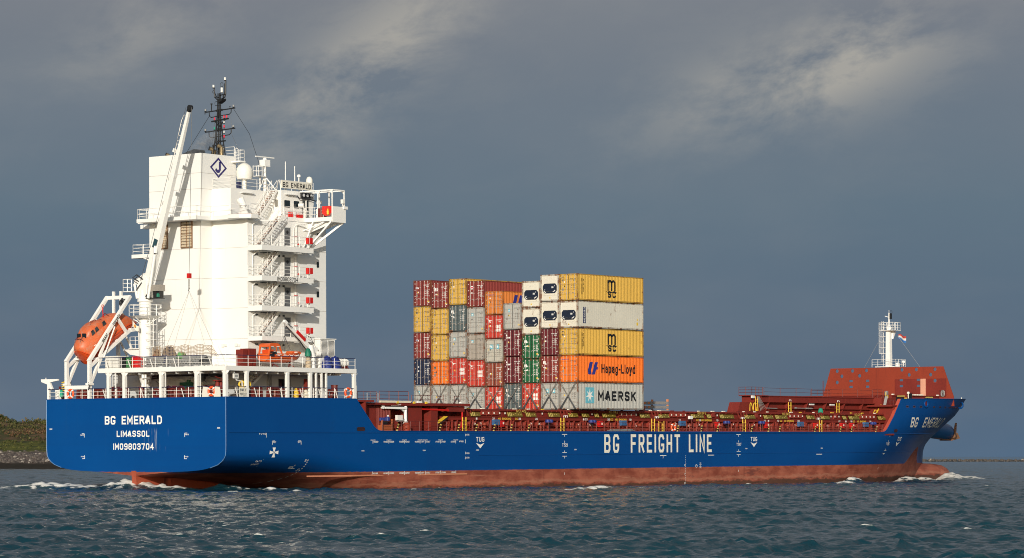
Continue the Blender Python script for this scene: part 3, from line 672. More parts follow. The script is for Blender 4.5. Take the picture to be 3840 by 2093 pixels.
for yl, yr, z0, z1 in ((-1.14, -2.56, 23.38, 25.92), (1.80, .69, 23.40, 25.63)):
    b = MB(); b.box(5.33, 5.36, yr, yl, z0, z1); b.m = 1; nl = 9
    for k in range(nl):
        z = z0 + .1 + (z1 - z0 - .15) * k / nl; b.prism([(5.325, z), (5.25, z - .02), (5.25, z + .10), (5.325, z + .2)], lambda u, v, w: (u, w, v), yr + .05, yl - .05)
    b.m = 2
    for yy in (yl, yr, (yl + yr) / 2): b.box(5.22, 5.33, yy - .03, yy + .03, z0 - .04, z1 + .04)
    for z in (z0 - .04, (z0 + z1) / 2, z1): b.box(5.21, 5.33, yr, yl, z, z + .06)
    part(b, 'louvre', [mat('louvre_dark', (.13, .10, .07), .6), mat('louvre_tan', (.52, .43, .31), .6, dirt=(RUST, .55, .7)), mat('louvre_rust', (.22, .12, .06), .7)], funnel)
# port-side balconies on the casing
b = MB(); b.box(6.0, 9, 3.12, 5.3, 26.0, 26.38); b.box(6.0, 9, 3.12, 4.95, 25.5, 25.88); b.rail([(8.9, 5.2, 26.38), (6.1, 5.2, 26.38), (6.1, 3.2, 26.38)], .95, 1.2, 3)
b.box(6.0, 9, 3.12, 6.15, 22.7, 23.05); b.rail([(6.1, 3.2, 23.05), (6.1, 6.05, 23.05), (8.8, 6.05, 23.05)], .95, 1.2, 3); b.tube([(6.1, 4.6, 22.7), (6.1, 3.9, 22.45), (6.1, 3.2, 22.4)], .07, 6)
part(b, 'balcony', M_WHITE, house)
# bridge deck ledge round the casing, dish platform
b = MB(); b.prism([(3.75, 3.25), (3.75, -4.64), (5.7, -4.64), (5.7, -6.95), (6.9, -6.95), (6.9, -3.64), (5.36, -3.64), (5.36, 3.25)], lambda u, v, w: (u, v, w), 25.88, 26.22)
ledge = part(b, 'bridge_deck_ledge', M_WHITE, house)
b = MB(); b.rail([(5.3, 3.2, 26.22), (3.85, 3.2, 26.22), (3.85, -4.55, 26.22), (5.75, -4.55, 26.22), (5.75, -6.9, 26.22)], .95, 1.6, 2); part(b, 'railing', M_WRAIL, house)
b = MB(); b.prism([(5.5, -6.9), (5.5, -8.4), (6.2, -9.3), (7.2, -9.3), (7.9, -8.2), (7.9, -6.9)], lambda u, v, w: (u, v, w), 25.92, 26.3); b.m = 1
b.prism([(5.6, -6.9), (5.6, -8.35), (6.25, -9.2), (7.15, -9.2), (7.8, -8.2), (7.8, -6.9)], lambda u, v, w: (u, v, w), 26.302, 26.33); b.m = 0
b.rail([(5.6, -6.9, 26.33), (5.6, -8.35, 26.33), (6.25, -9.2, 26.33), (7.15, -9.2, 26.33), (7.8, -8.2, 26.33)], .95, 1.2, 2)
b.prism([(-.62, 0), (.62, 0), (.12, .8), (-.12, .8)], lambda u, v, w: (w, -8.15 + u, 26.33 + v), 6.3, 6.45)
b.cyl((6.5, -8.1, 27.0), (6.35, -7.75, 27.75), .30, .42, 12); b.tube([(6.5, -8.1, 27.1), (6.5, -8.1, 27.6)], .05, 5)
part(b, 'searchlight_platform', [M_WHITE, M_RED], house)
# wheelhouse
wh = MB(); wh.box(6.9, 12.61, -6.06, 3.0, 26.0, 28.95); wh.box(10.3, 12.61, -6.05, 6.1, 26.0, 28.94)
wh.prism([(12.61, 26.02), (17.05, 26.02), (17.45, 29.05), (12.61, 29.05)], lambda u, v, w: (u, w, v), -7.35, 7.35)
wh = part(wh, 'wheelhouse', M_WHITE)
def pane(x0, x1, z0, z1, y, name='window', m=M_GLASS, parent=None, fr=.07):
    b = MB(); b.m = 1; rr = .1
    fn = lambda u, v, off: Vector((u, y - off, v))
    rrect(x0 - fr, x1 + fr, z0 - fr, z1 + fr, .14, fn, .012, b); b.m = 0; rrect(x0, x1, z0, z1, .10, fn, .02, b); return part(b, name, [m, M_WRAIL], parent)
pane(13.02, 13.85, 27.40, 28.10, -7.35, parent=wh); pane(14.38, 15.18, 27.39, 28.10, -7.35, parent=wh)
b = MB(); b.m = 1; fn = lambda u, v, off: Vector((12.61 - off, u, v)); rrect(-6.98, -6.50, 27.38, 28.2, .14, fn, .012, b); b.m = 0; rrect(-6.93, -6.55, 27.43, 28.15, .12, fn, .02, b); part(b, 'window', [mat('tinted', (.22, .21, .18), .2), M_WRAIL], wh)
b = MB(); b.box(15.57, 16.6, -7.38, -7.35, 26.6, 28.37); b.m = 1; b.box(15.72, 16.45, -7.39, -7.381, 27.3, 28.2); b.m = 2; b.box(16.05, 16.12, -7.5, -7.38, 26.6, 28.3); part(b, 'door', [M_GREY, M_GLASS, M_WRAIL], wh)
b = MB(); b.box(12.65, 17.04, -7.38, -7.30, 29.24, 29.97); sign = part(b, 'name_board', mat('board_cream', (.72, .69, .60), .5), wh)
b = MB(); text(b, 'BG EMERALD', stbd(-7.38, 12.80, 29.35, .012), .47, .28, .10, .08, 0, 4.05); part(b, 'lettering', M_BLACK, sign)
b = MB(); b.rail([(7.0, -3.7, 28.95), (7.0, -5.98, 28.95), (12.5, -5.98, 28.95)], 1.0, 1.6, 3); b.rail([(12.6, -7.3, 29.05), (17.3, -7.3, 29.05)], .95, 1.5, 3)
b.tube([(12.3, -6.4, 26.9), (12.5, -6.9, 29.2), (12.55, -7.0, 29.9), (12.7, -7.0, 30.05), (12.85, -7.0, 29.6), (12.9, -7.0, 29.05)], .035, 5)
part(b, 'railing', M_WRAIL, wh)
b = MB(); b.box(13.0, 14.6, -7.75, -7.36, 28.62, 28.68); b.box(8.2, 9.9, -6.4, -6.07, 28.55, 28.62); part(b, 'light_fitting', M_WHITE, wh)
b = MB()
for x in (15.2, 15.75, 16.3): b.box(x, x + .42, -7.75, -7.5, 28.45, 28.95); b.m = 1; b.cyl((x + .2, -7.76, 28.68), (x + .2, -7.8, 28.68), .15, n=10); b.m = 0
b.tube([(14.6, -7.6, 28.6), (14.8, -7.7, 28.35), (15.2, -7.7, 28.4), (16.4, -7.7, 28.35), (17.2, -7.8, 28.2)], .05, 5)
part(b, 'floodlight_bank', [M_BLACK, M_WGREY], wh)
b = MB(); b.cyl((15.0, -7.45, 27.7), (15.25, -7.9, 27.7), .18, .2, 10); b.tube([(15.25, -7.9, 26.4), (15.25, -7.9, 27.6)], .05, 5); b.box(17.0, 17.35, -8.4, -8.0, 27.9, 28.2); b.box(9.0, 9.3, -6.13, -6.07, 27.0, 27.5); part(b, 'signal_lamp', M_LAMPW, wh)
# antennas on the wheelhouse roof
b = MB(); b.lathe((9.98, -5.0, 29.92), [(.3, 0), (.7, .08), (.78, .45), (.79, .8), (.74, 1.1), (.58, 1.38), (.34, 1.57), (.08, 1.65)], 24); b.cyl((9.98, -5.0, 28.95), (9.98, -5.0, 29.95), .22, n=10); b.m = 1; b.box(9.5, 9.8, -4.7, -4.4, 28.95, 29.8); b.m = 0
radome = part(b, 'radome', [mat('radome_white', (.80, .78, .70), .35, var=.02), M_NAVY], wh, smooth=40)
b = MB(); b.lathe((17.2, -6.9, 29.85), [(.30, 0), (.33, .25), (.32, .5), (.22, .72), (.06, .80)], 16); b.cyl((17.2, -6.9, 29.0), (17.2, -6.9, 29.9), .12, n=8); part(b, 'radome', MATS['radome_white'], wh, smooth=40)
b = MB(); b.lathe((16.35, -6.3, 30.55), [(.05, -1.4), (.06, 0), (.17, .02), (.20, .10), (.17, .24), (.04, .30)], 12); b.box(16.55, 16.75, -6.4, -6.2, 29.05, 30.0); part(b, 'satellite_antenna', M_WHITE, wh, smooth=40)
for x, y, z1 in ((14.4, -6.3, 31.95), (15.75, -6.3, 31.6)): b = MB(); b.cyl((x, y, 29.05), (x, y, 30.1), .11, n=6); b.cyl((x, y, 30.1), (x, y, z1), .055, .04, n=6); part(b, 'whip_antenna', M_WHITE, wh)
b = MB(); c = Vector((12.0, -5.8, 0))
b.cyl(c + Vector((0, 0, 28.95)), c + Vector((0, 0, 31.3)), .17, .14, 8)
for dx, dy in ((-1.1, -.2), (1.0, .4), (.2, -1.3)): b.cyl(c + Vector((dx, dy, 28.95)), c + Vector((0, 0, 30.4)), .06, n=6)
b.box(11.62, 12.38, -6.15, -5.45, 31.3, 31.95); b.cyl(c + Vector((0, 0, 31.95)), c + Vector((0, 0, 32.15)), .22, .15, 8)
b.box(10.7, 11.75, -6.2, -5.4, 30.3, 30.36)
for px_, py in ((10.72, -6.18), (11.2, -6.18), (11.7, -6.18), (10.72, -5.45), (11.2, -5.45)): b.box(px_, px_ + .05, py, py + .05, 30.3, 31.35)
for z in (30.85, 31.3): b.tube([(11.75, -6.16, z), (10.74, -6.16, z), (10.74, -5.42, z), (11.75, -5.42, z)], .03, 4)
b.cyl((11.3, -5.8, 28.95), (11.3, -5.8, 30.3), .07, n=6)
rm = part(b, 'radar_mast', M_WHITE, wh)
b = MB(); b.beam((10.7, -5.8, 32.22), (13.3, -5.8, 32.22), .14, .10); part(b, 'radar_scanner', M_WHITE, wh)
# outside stairs
def stair(p, q, w, name='stair', parent=None):
    b = MB(); p = Vector(p); q = Vector(q); s = Vector((0, w / 2, 0))
    for e in (-s, s):
        b.beam(p + e, q + e, .06, .22); up = Vector((0, 0, .95))
        b.tube([p + e, p + e + up, q + e + up, q + e + up * .2], .026, 5); b.tube([p + e + up * .5, q + e + up * .5], .02, 4)
        for k in (1, 2, 3): c = p.lerp(q, k / 4) + e; b.tube([c, c + up], .022, 4)
    b.m = 1; n_ = int((q.z - p.z) / .24)
    for k in range(1, n_ + 1): c = p.lerp(q, k / (n_ + .5)); b.box(c.x - .11, c.x + .11, c.y - w / 2, c.y + w / 2, c.z - .02, c.z + .02)
    return part(b, name, [M_WRAIL, M_STAIR], parent)
stair((9.9, -6.75, 26.35), (12.3, -6.75, 29.0), .7, parent=wh)
stair((7.7, -7.0 - 1.85, 23.4), (10.9, -8.85, 26.4), .7, parent=house)
LZ = [(14.42, 14.83), (17.22, 17.72), (20.05, 20.53), (22.92, 23.4)]
for i, (za, zb) in enumerate(LZ):
    b = MB(); b.prism([(6.9, -8.17), (6.9, -10.0), (14.24, -10.0), (14.24, -8.17)], lambda u, v, w: (u, v, w), zb - .12, zb)
    b.box(6.9, 14.24, -10.0, -9.93, za, zb - .12); b.box(6.9, 6.98, -9.93, -8.17, za, zb - .12); b.box(14.16, 14.24, -9.93, -8.17, za + .1, zb - .12)
    b.prism([(-9.9, za + .2), (-8.2, za - .35), (-8.2, za + .3)], lambda u, v, w: (w, u, v), 10.4, 10.45)
    land = part(b, 'landing', M_WHITE, house)
    b = MB(); b.rail([(6.95, -8.2, zb), (6.95, -9.95, zb), (13.6, -9.95, zb)], 1.0, 1.25, 3); b.tube([(13.6, -9.95, zb + 1), (14.9, -8.2, zb + .2)], .025, 4); part(b, 'railing', M_WRAIL, house)
    if i == 2:
        b = MB(); text(b, 'IMO9803704', stbd(-10.0, 9.02, 20.10, .012), .38, .22, .07, .062, 0, 2.95); part(b, 'imo_number', M_BLACK, house)
    if i < 3: stair((7.9, -8.85, zb), (10.7, -8.85, LZ[i + 1][1] - .1), .62, parent=house)
    dz = {0: (15.0, 16.78), 1: (17.85, 19.64), 2: (20.76, 22.52), 3: (23.69, 25.36)}[i]
    b = MB(); b.box(12.08, 12.92, -8.21, -8.17, *dz); b.m = 1; b.cyl((12.5, -8.215, dz[1] - .42), (12.5, -8.225, dz[1] - .42), .17, n=14); b.m = 2
    b.box(12.02, 12.08, -8.22, -8.17, dz[0], dz[1] + .05); b.box(12.92, 12.98, -8.22, -8.17, dz[0], dz[1] + .05); b.box(12.02, 12.98, -8.22, -8.17, dz[1], dz[1] + .06)
    door = part(b, 'door', [M_DOORG, M_BLACK, M_WGREY], house)
    b = MB(); b.box(13.1, 13.75, -10.35, -10.02, zb + .38, zb + .95); b.m = 1; b.box(13.26, 13.31, -10.36, -10.35, zb + .38, zb + .95); b.box(13.25, 13.3, -10.1, -10.02, zb, zb + .38); b.box(13.5, 13.55, -10.1, -10.02, zb, zb + .38)
    part(b, 'fire_hose_box', [M_FIRE, M_WRAIL], house)
    b = MB()
    for k, xx in enumerate((13.35, 13.55, 13.75)): b.tube([(xx, -8.3, zb), (xx, -8.3, zb + 2.0 + .1 * k), (xx + .25, -8.4, zb + 2.35), (xx + .8, -9.0, zb + 2.38)], .045, 5)
    b.tube([(7.5, -8.3, zb + .1), (7.5, -8.3, zb + 2.0), (7.9, -8.6, zb + 2.36), (9.0, -9.4, zb + 2.4)], .06, 5)
    b.each('pipe', M_WHITE, house)
    b = MB(); b.box(13.3, 13.75, -8.4, -8.32, zb + 1.15, zb + 1.22); b.cyl((13.75, -8.45, zb + .45), (13.75, -8.6, zb + .45), .09, n=8); b.m = 1; b.torus((13.95, -8.5, zb + .35), (0, 1, 0), .13, .035, 12, 5); part(b, 'fire_valve', [M_FIRE, M_WGREY], house)
    b = MB(); b.box(11.6, 12.6, -9.9, -9.75, za - .1, za - .04); part(b, 'light_fitting', M_LAMPW, house)
    b = MB(); b.box(8.6, 9.9, -8.45, -8.25, za - .12, za - .05); b.box(11.2, 11.35, -8.3, -8.2, za - .4, za - .2); b.box(11.8, 12.0, -8.3, -8.2, za - .38, za - .2); b.box(7.9, 8.2, -8.3, -8.2, za - .35, za - .22); part(b, 'cable_tray', M_DGREY, house)
for x0, x1, z0, z1 in ((16.76, 17.12, 21.74, 22.3), (16.74, 17.12, 18.86, 19.46), (16.8, 17.12, 24.62, 25.17)): pane(x0, x1, z0, z1, -8.17, parent=house)
# bridge wing
b = MB(); b.prism([(12.0, -8.16), (15.1, -8.16), (15.1, -11.7), (17.0, -11.7), (17.0, -8.16), (18.17, -8.16), (18.17, -7.0), (12.0, -7.0)], lambda u, v, w: (u, v, w), 26.03, 26.42)
b.box(15.1, 17.0, -11.72, -11.66, 25.9, 27.42); b.box(16.9, 16.98, -11.66, -8.0, 26.42, 27.42); b.box(16.6, 17.15, -11.85, -11.66, 27.2, 27.48)
wing = part(b, 'bridge_wing', M_WHITE)
b = MB(); b.rail([(12.05, -8.1, 26.42), (15.1, -8.1, 26.42)], 1.0, 1.4, 3); b.rail([(15.15, -8.16, 26.42), (15.15, -11.6, 26.42)], 1.0, 1.3, 3); part(b, 'railing', M_WRAIL, wing)
b = MB(); T_ = 29.0
for x, y in ((15.15, -9.77), (16.9, -9.7), (15.15, -11.6), (16.9, -11.6), (16.95, -8.4)): b.box(x - .05, x + .05, y - .05, y + .05, 26.42 if x < 16 or y > -8.6 else 27.4, T_)
for p, q in (((15.15, -7.5, T_), (15.15, -11.6, T_)), ((16.9, -7.5, T_), (16.9, -11.6, T_)), ((15.15, -11.6, T_), (16.9, -11.6, T_)), ((15.15, -9.77, T_), (16.9, -9.77, T_))): b.beam(p, q, .12)
for x, y, s in ((15.15, -9.77, -1), (15.15, -11.6, 1), (16.9, -11.6, 1), (15.15, -9.77, 1)): b.prism([(y, T_), (y + s * .4, T_), (y, T_ - .4)], lambda u, v, w: (w, u, v), x - .02, x + .02)
part(b, 'awning_frame', M_WHITE, wing)
b = MB(); b.box(15.0, 15.1, -11.55, -10.5, 26.75, 27.45); b.prism([(-10.5, 27.45), (-11.5, 27.45), (-11.5, 26.55), (-10.9, 26.5), (-10.5, 26.75)], lambda u, v, w: (w, u, v), 14.93, 15.0); part(b, 'red_cover', mat('red_cloth', (.62, .02, .012), .6, bump=.4), wing)
b = MB(); b.cyl((15.5, -10.0, 26.45), (15.5, -10.0, 27.3), .45, n=14); part(b, 'wing_console', M_DRED, wing)
b = MB(); b.lathe((14.85, -11.3, 26.85), [(.05, -.25), (.11, -.2), (.12, .1), (.06, .2), (.07, .32)], 8); part(b, 'yellow_beacon', M_YEL, wing)
b = MB()
for p, q, w in (((14.8, -8.17, 22.95), (15.2, -11.45, 26.0), .2), ((14.8, -8.17, 22.95), (16.9, -11.5, 25.95), .24), ((14.8, -8.17, 23.3), (15.1, -9.2, 26.02), .16)): b.beam(p, q, w, w * .8)
b.prism([(-8.17, 25.0), (-8.17, 26.02), (-11.4, 26.02), (-11.4, 25.9)], lambda u, v, w: (w, u, v), 15.6, 15.7)
b.prism([(-8.17, 25.0), (-8.17, 26.02), (-11.4, 26.02), (-11.4, 25.9)], lambda u, v, w: (w, u, v), 16.6, 16.7); b.beam((14.85, -8.17, 25.2), (15.3, -10.5, 26.0), .1)
part(b, 'wing_brace', M_WHITE, wing)
b = MB(); b.box(16.5, 16.8, -11.8, -11.5, 27.75, 28.15); b.tube([(16.6, -11.6, 27.48), (16.65, -11.65, 27.8)], .05, 5); part(b, 'searchlight', M_LAMPW, wing)
b = MB()
for x in (13.55, 13.75, 14.0): b.cyl((x, -7.5, 26.42), (x, -7.5, 26.95), .09, n=8)
b.each('fire_extinguisher', M_FIRE, wing); b = MB(); b.box(14.5, 15.1, -7.9, -7.6, 26.45, 26.85); part(b, 'fire_hose_box', M_FIRE, wing)

# main mast on the casing
mc = Vector((9.6, -2.03, 0)); b = MB()
def mp(y, z, dx=0): return (9.6 + dx, y, z)
for dx, dy in ((-.16, .12), (.16, -.12), (.12, .14), (-.12, -.14)): b.cyl((9.6 + dx, -1.97 + dy * 1.3, 32.28), (9.6 + dx * .6, -2.12 + dy * .7, 38.4), .055, .045, 6)
for z in np.arange(32.8, 38.3, .55): b.box(9.46, 9.74, -2.2, -1.95, z, z + .04)
for yl, yr, z, zr, dz in ((-.29, -4.17, 36.7, 36.85, .55), (-.26, -4.16, 34.78, 34.92, .58)):
    b.beam(mp(yl, z), mp(yr, zr), .09, .10); b.beam(mp(-1.7, z + .05), mp(-2.5, z + .1), .14, .18)
    b.tube([mp(yl - .5, z), mp(yl - .52, z - dz * .7), mp(yl - .75, z - dz), mp(-2.05, z - dz + .08), mp(yr + .75, zr - dz), mp(yr + .52, zr - dz * .7), mp(yr + .5, zr)], .045, 6)
b.beam(mp(-1.1, 35.75), mp(-3.3, 35.9), .13); b.beam(mp(-2.1, 35.2), mp(-2.9, 35.85), .09); b.beam(mp(-2.1, 35.2), mp(-1.5, 35.8), .09)
b.beam(mp(-1.5, 33.75), mp(-2.9, 33.8), .12); b.beam(mp(-1.2, 33.4), mp(-2.7, 33.4), .10)
b.tube([mp(-1.0, 32.28), mp(-1.55, 33.9), mp(-1.9, 36.6)], .07, 6); b.tube([mp(-2.9, 32.28), mp(-2.6, 33.9), mp(-2.2, 36.6)], .06, 6); b.tube([(8.8, -2.0, 32.28), (9.4, -2.0, 35)], .06, 6)
b.tube([mp(-2.1, 37.6), mp(-1.5, 38.1), mp(-1.45, 39.0)], .06, 6); b.tube([mp(-2.1, 38.0), mp(-1.5, 38.1)], .05, 5); b.tube([mp(-1.75, 38.1), mp(-1.45, 38.6)], .05, 5)
b.tube([mp(-2.1, 37.7), mp(-2.85, 38.0), mp(-2.95, 38.3), mp(-2.97, 39.6)], .065, 6); b.tube([mp(-2.1, 38.2), mp(-2.95, 38.25)], .06, 5); b.tube([mp(-2.6, 38.0), mp(-2.95, 38.7)], .06, 5); b.tube([mp(-2.83, 38.3), mp(-2.83, 39.3)], .05, 5)
b.prism([(-2.1, 37.8), (-2.75, 37.85), (-2.7, 37.65), (-2.2, 37.4)], lambda u, v, w: (w, u, v), 9.3, 9.9)
for y, z, r_ in ((-1.72, 37.45, .2), (-2.75, 37.85, .17), (-2.45, 39.2, .2), (-1.35, 38.6, .12), (-2.35, 35.95, .12), (-3.5, 36.95, .1), (-.25, 36.65, .12)): b.torus(mp(y, z), (1, 0, 0), r_, .025, 12, 4)
b.cyl(mp(-1.1, 36.8), mp(-1.1, 37.4), .05, n=6); b.cyl(mp(-1.1, 37.4), mp(-1.1, 37.5), .1, n=8)
mast = part(b, 'signal_mast', M_BLACK)
def lamp(y, z, m, h=.24, r=.06): b = MB(); b.cyl(mp(y, z, -.1), mp(y, z + h, -.1), r, n=8); b.m = 1; b.cyl(mp(y, z - .08, -.1), mp(y, z, -.1), r * 1.1, n=8); part(b, 'navigation_light', [m, M_BLACK], mast)
for y, z in ((-.4, 36.82), (-4.05, 36.97), (-.38, 34.9), (-4.03, 35.04)): lamp(y, z, M_GREY, .18, .09)
for y, z in ((-1.58, 35.86), (-2.83, 35.98), (-3.18, 35.98), (-2.83, 35.06), (-2.83, 34.1)): lamp(y, z, M_LAMPR)
lamp(-1.56, 34.95, M_LAMPG); lamp(-2.82, 35.5, M_LAMPW, .2); lamp(-2.82, 34.55, M_LAMPW, .2); lamp(-2.55, 38.45, M_LAMPW, .45, .12); lamp(-1.46, 39.0, M_LAMPW, .25, .1); lamp(-2.97, 39.6, M_LAMPW, .25, .1)
b = MB(); b.tube([mp(-.9, 36.4), (7.5, .3, 32.6)], .02, 4); b.tube([mp(-4.0, 36.75), (10.6, -5.1, 34.4), (11.0, -5.9, 31.7), (11.2, -6.1, 29.6)], .018, 4); b.tube([mp(-3.6, 36.3), mp(-3.75, 34.3), (10.2, -4.2, 32.7)], .015, 4); b.tube([mp(-1.6, 36.4), mp(-1.1, 33), mp(-1.0, 32.4)], .018, 4)
part(b, 'stay_wire', M_BLACK, mast)
# ------------------------------------------------------------------ provision crane
cx_, cy_ = 2.3, .75
b = MB(); b.cyl((cx_, cy_, 11.9), (cx_, cy_, 18.2), .60, .58, 20); b.cyl((cx_, cy_, 10.2), (cx_, cy_, 11.47), .36, .72, 20); b.cyl((cx_, cy_, 8.93), (cx_, cy_, 10.2), .34, .36, 16)
for k in range(8): a = k * math.pi / 4; b.beam((cx_ + .36 * math.cos(a), cy_ + .36 * math.sin(a), 9.0), (cx_ + .36 * math.cos(a), cy_ + .36 * math.sin(a), 10.3), .05, .1)
b.cyl((cx_, cy_, 18.2), (cx_, cy_, 18.42), .74, n=20)
crane = part(b, 'provision_crane', M_WHITE, smooth=35)
b = MB(); b.cyl((cx_, cy_, 16.6), (cx_, cy_, 16.85), 1.0, 1.55, 20); 
ring = [(cx_ + 1.5 * math.cos(2 * math.pi * k / 16), cy_ + 1.5 * math.sin(2 * math.pi * k / 16), 16.85) for k in range(17)]
for z in (.35, .7, 1.05): b.tube([(x, y, zz + z) for x, y, zz in ring], .028, 4)
for x, y, z in ring[:-1:2]: b.tube([(x, y, z), (x, y, z + 1.05)], .03, 4)
for k in range(6): a = k * math.pi / 3; b.beam((cx_ + .55 * math.cos(a), cy_ + .55 * math.sin(a), 16.2), (cx_ + 1.3 * math.cos(a), cy_ + 1.3 * math.sin(a), 16.72), .06)
part(b, 'work_platform', M_WHITE, crane)
b = MB(); lx = cx_ - .3; ly = cy_ - 1.05
b.ladder((lx + .3, ly + .3, 11.9), (lx + .3, ly + .3, 16.7), .45, (1, 0, 0))
for z in np.arange(13.9, 16.7, .7): b.tube([(lx + .45, ly + .35, z), (lx + .45, ly - .35, z), (lx - .1, ly - .45, z), (lx - .45, ly - .3, z), (lx - .4, ly + .35, z)], .03, 4)
for y, x in ((ly - .35, lx + .45), (ly - .45, lx - .1), (ly - .3, lx - .45)): b.tube([(x, y, 13.9), (x, y, 16.6)], .03, 4)
part(b, 'caged_ladder', M_WHITE, crane)
b = MB(); b.cyl((cx_, cy_, 18.42), (cx_ - .05, cy_ - .05, 19.3), .62, .5, 14); b.box(cx_ - .5, cx_ + .5, cy_ - .55, cy_ + .55, 18.5, 20.2)
b.prism([(.55, 19.0), (.75, 20.3), (-.1, 20.9), (-.6, 20.2), (-.55, 18.6), (.4, 18.5)], lambda u, v, w: (w, cy_ - .1 + u, v), cx_ - .42, cx_ + .42)
b.cyl((cx_ - .4, cy_ + .75, 20.1), (cx_ + .3, cy_ + .9, 20.35), .28, n=10); b.tube([(cx_ - .6, cy_ + .45, 18.5), (cx_ - .65, cy_ + .55, 19.1), (cx_ - .6, cy_ + .8, 19.9)], .12, 6)
b.m = 1; b.tube([(cx_ - .5, cy_ + .3, 20.1), (cx_ - .75, cy_ + .9, 20.5), (cx_ - .6, cy_ + .5, 20.75), (cx_ - .5, cy_ - .2, 20.3)], .06, 5); b.tube([(cx_ - .55, cy_ - .1, 20.0), (cx_ - .7, cy_ + .4, 19.4), (cx_ - .55, cy_ + .6, 19.1)], .05, 5)
b.tube([(cx_ - .45, cy_ + .55, 20.6), (cx_ - .5, cy_ + 1.0, 20.2), (cx_ - .5, cy_ + .4, 19.9)], .04, 5); b.cyl((cx_ - .55, cy_ - .75, 18.6), (cx_ - .2, cy_ - .8, 19.1), .16, n=8)
part(b, 'slewing_column', [M_WHITE, M_BLACK], crane, smooth=35)
b = MB(); b.box(cx_ - .9, cx_ + .2, cy_ + .85, cy_ + 2.0, 19.15, 19.22)
b.rail([(cx_ - .9, cy_ + .85, 19.2), (cx_ - .9, cy_ + 2.0, 19.2), (cx_ + .2, cy_ + 2.0, 19.2)], 1.15, .6, 3, .03, .04); part(b, 'operator_platform', M_WHITE, crane)
b = MB(); b.box(cx_ - .45, cx_ + .5, cy_ - 2.15, cy_ - 1.1, 19.15, 19.75); b.m = 1; b.box(cx_ - .2, cx_ + .45, cy_ - 2.0, cy_ - 1.25, 18.55, 19.15); b.box(cx_ - .4, cx_ + .5, cy_ - 2.1, cy_ - .5, 18.45, 18.53); b.m = 2; b.lathe((cx_ - .35, cy_ - 2.05, 18.55), [(.05, 0), (.17, .05), (.15, .3), (.05, .4)], 8)
part(b, 'power_pack', [mat('pack_grey', (.33, .30, .26), .5, metal=.2), M_BLACK, M_GREEN], crane)
p0 = Vector((2.25, .30, 19.9)); p1 = Vector((1.25, -6.05, 35.75)); bd = (p1 - p0).normalized(); bn = Vector((-1, 0, 0)) ; bs = bd.cross(bn).normalized()
b = MB(); mid = p0.lerp(p1, .12); b.beam(p0, mid, .66, .6, up=(1, 0, 0), w2=.78, h2=.6); b.beam(mid, p1, .78, .6, up=(1, 0, 0), w2=.26, h2=.24)
b.beam(p0.lerp(p1, .62), p0.lerp(p1, .635), .54, .44, up=(1, 0, 0)); b.m = 1; b.beam(p1 - bd * .1, p1 + bd * .42, .30, .34, up=(1, 0, 0)); b.cyl(p1 + bd * .3 + Vector((.15, -.06, 0)), p1 + bd * .3 + Vector((-.18, -.06, 0)), .24, n=12)
boom = part(b, 'jib', [M_WHITE, M_BLACK], crane)
b = MB()
def bp_(t, o, f=0): return p0.lerp(p1, t) + Vector((0, .8, .33)).normalized() * (o - .10) + Vector((-.4, 0, 0)) * f
b.tube([bp_(.97, .25), bp_(.965, .62), bp_(.93, .75), bp_(.55, .55), bp_(.53, .35)], .035, 4); b.tube([bp_(.80, .62), bp_(.80, .35)], .03, 4)
for k in range(14): t = .55 + .03 * k; b.tube([bp_(t, .72 - .3 * (.97 - t)), bp_(t, .3)], .018, 4) if k % 3 == 0 else None
for t in (.45, .58, .72, .85): b.tube([bp_(t, .62), bp_(t, .3)], .025, 4)
b.tube([bp_(.30, .62), bp_(.44, .8), bp_(.46, .5)], .03, 4)
for t in (.36, .46, .60, .76): b.beam(bp_(t, .3), bp_(t, .95), .06, .35)
part(b, 'jib_handrail', M_WRAIL, boom)
b = MB(); b.cyl((1.75, cy_ - .95, 18.5), (1.72, cy_ - 1.85, 22.6), .15, n=10); b.m = 1; b.cyl((1.72, cy_ - 1.55, 21.2), (1.7, cy_ - 1.95, 23.0), .07, n=8); b.m = 0; b.lathe((1.7, cy_ - 1.95, 22.7), [(.2, 0), (.22, .3), (.1, .7)], 8); part(b, 'luffing_cylinder', [M_WHITE, M_BLACK], crane, smooth=40)
b = MB(); q = p0.lerp(p1, .235) + Vector((-.34, 0, 0)); e1 = Vector((0, bd.y, bd.z)).normalized(); e2 = Vector((0, -e1.z, e1.y))
b.add([q + e1 * u * .42 + e2 * v * .24 + Vector((-.02, 0, 0)) for u, v in ((-1, -1), (1, -1), (1, 1), (-1, 1))], [(0, 1, 2, 3)]); part(b, 'maker_plate', mat('plate_teal', (.02, .06, .08), .4), boom)
b = MB(); b.tube([p0.lerp(p1, .2) + Vector((-.5, .35, 0)), p0.lerp(p1, .6) + Vector((-.45, .3, .1)), p1 + Vector((-.3, .1, .3))], .025, 4); b.tube([p0 + Vector((-.5, .5, .3)), p0.lerp(p1, .21) + Vector((-.5, .38, 0))], .03, 4)
hk = Vector((1.15, -6.08, 20.6)); b.tube([p1 + bd * .3 + Vector((-.1, -.35, 0)), hk], .03, 4); part(b, 'hoist_wire', M_DGREY, boom)
b = MB(); b.box(hk.x - .16, hk.x + .16, hk.y - .16, hk.y + .16, 20.15, 20.6); b.m = 1
for k in range(5): b.torus((hk.x, hk.y + .02, 20.0 - .2 * k), (1, 0, 0) if k % 2 else (0, 1, 0), .09, .025, 8, 4)
b.tube([(hk.x, hk.y, 19.2), (hk.x, hk.y + .08, 19.0), (hk.x, hk.y, 18.9)], .05, 4); part(b, 'hook_block', [M_FIRE, M_DGREY], boom)
b = MB()
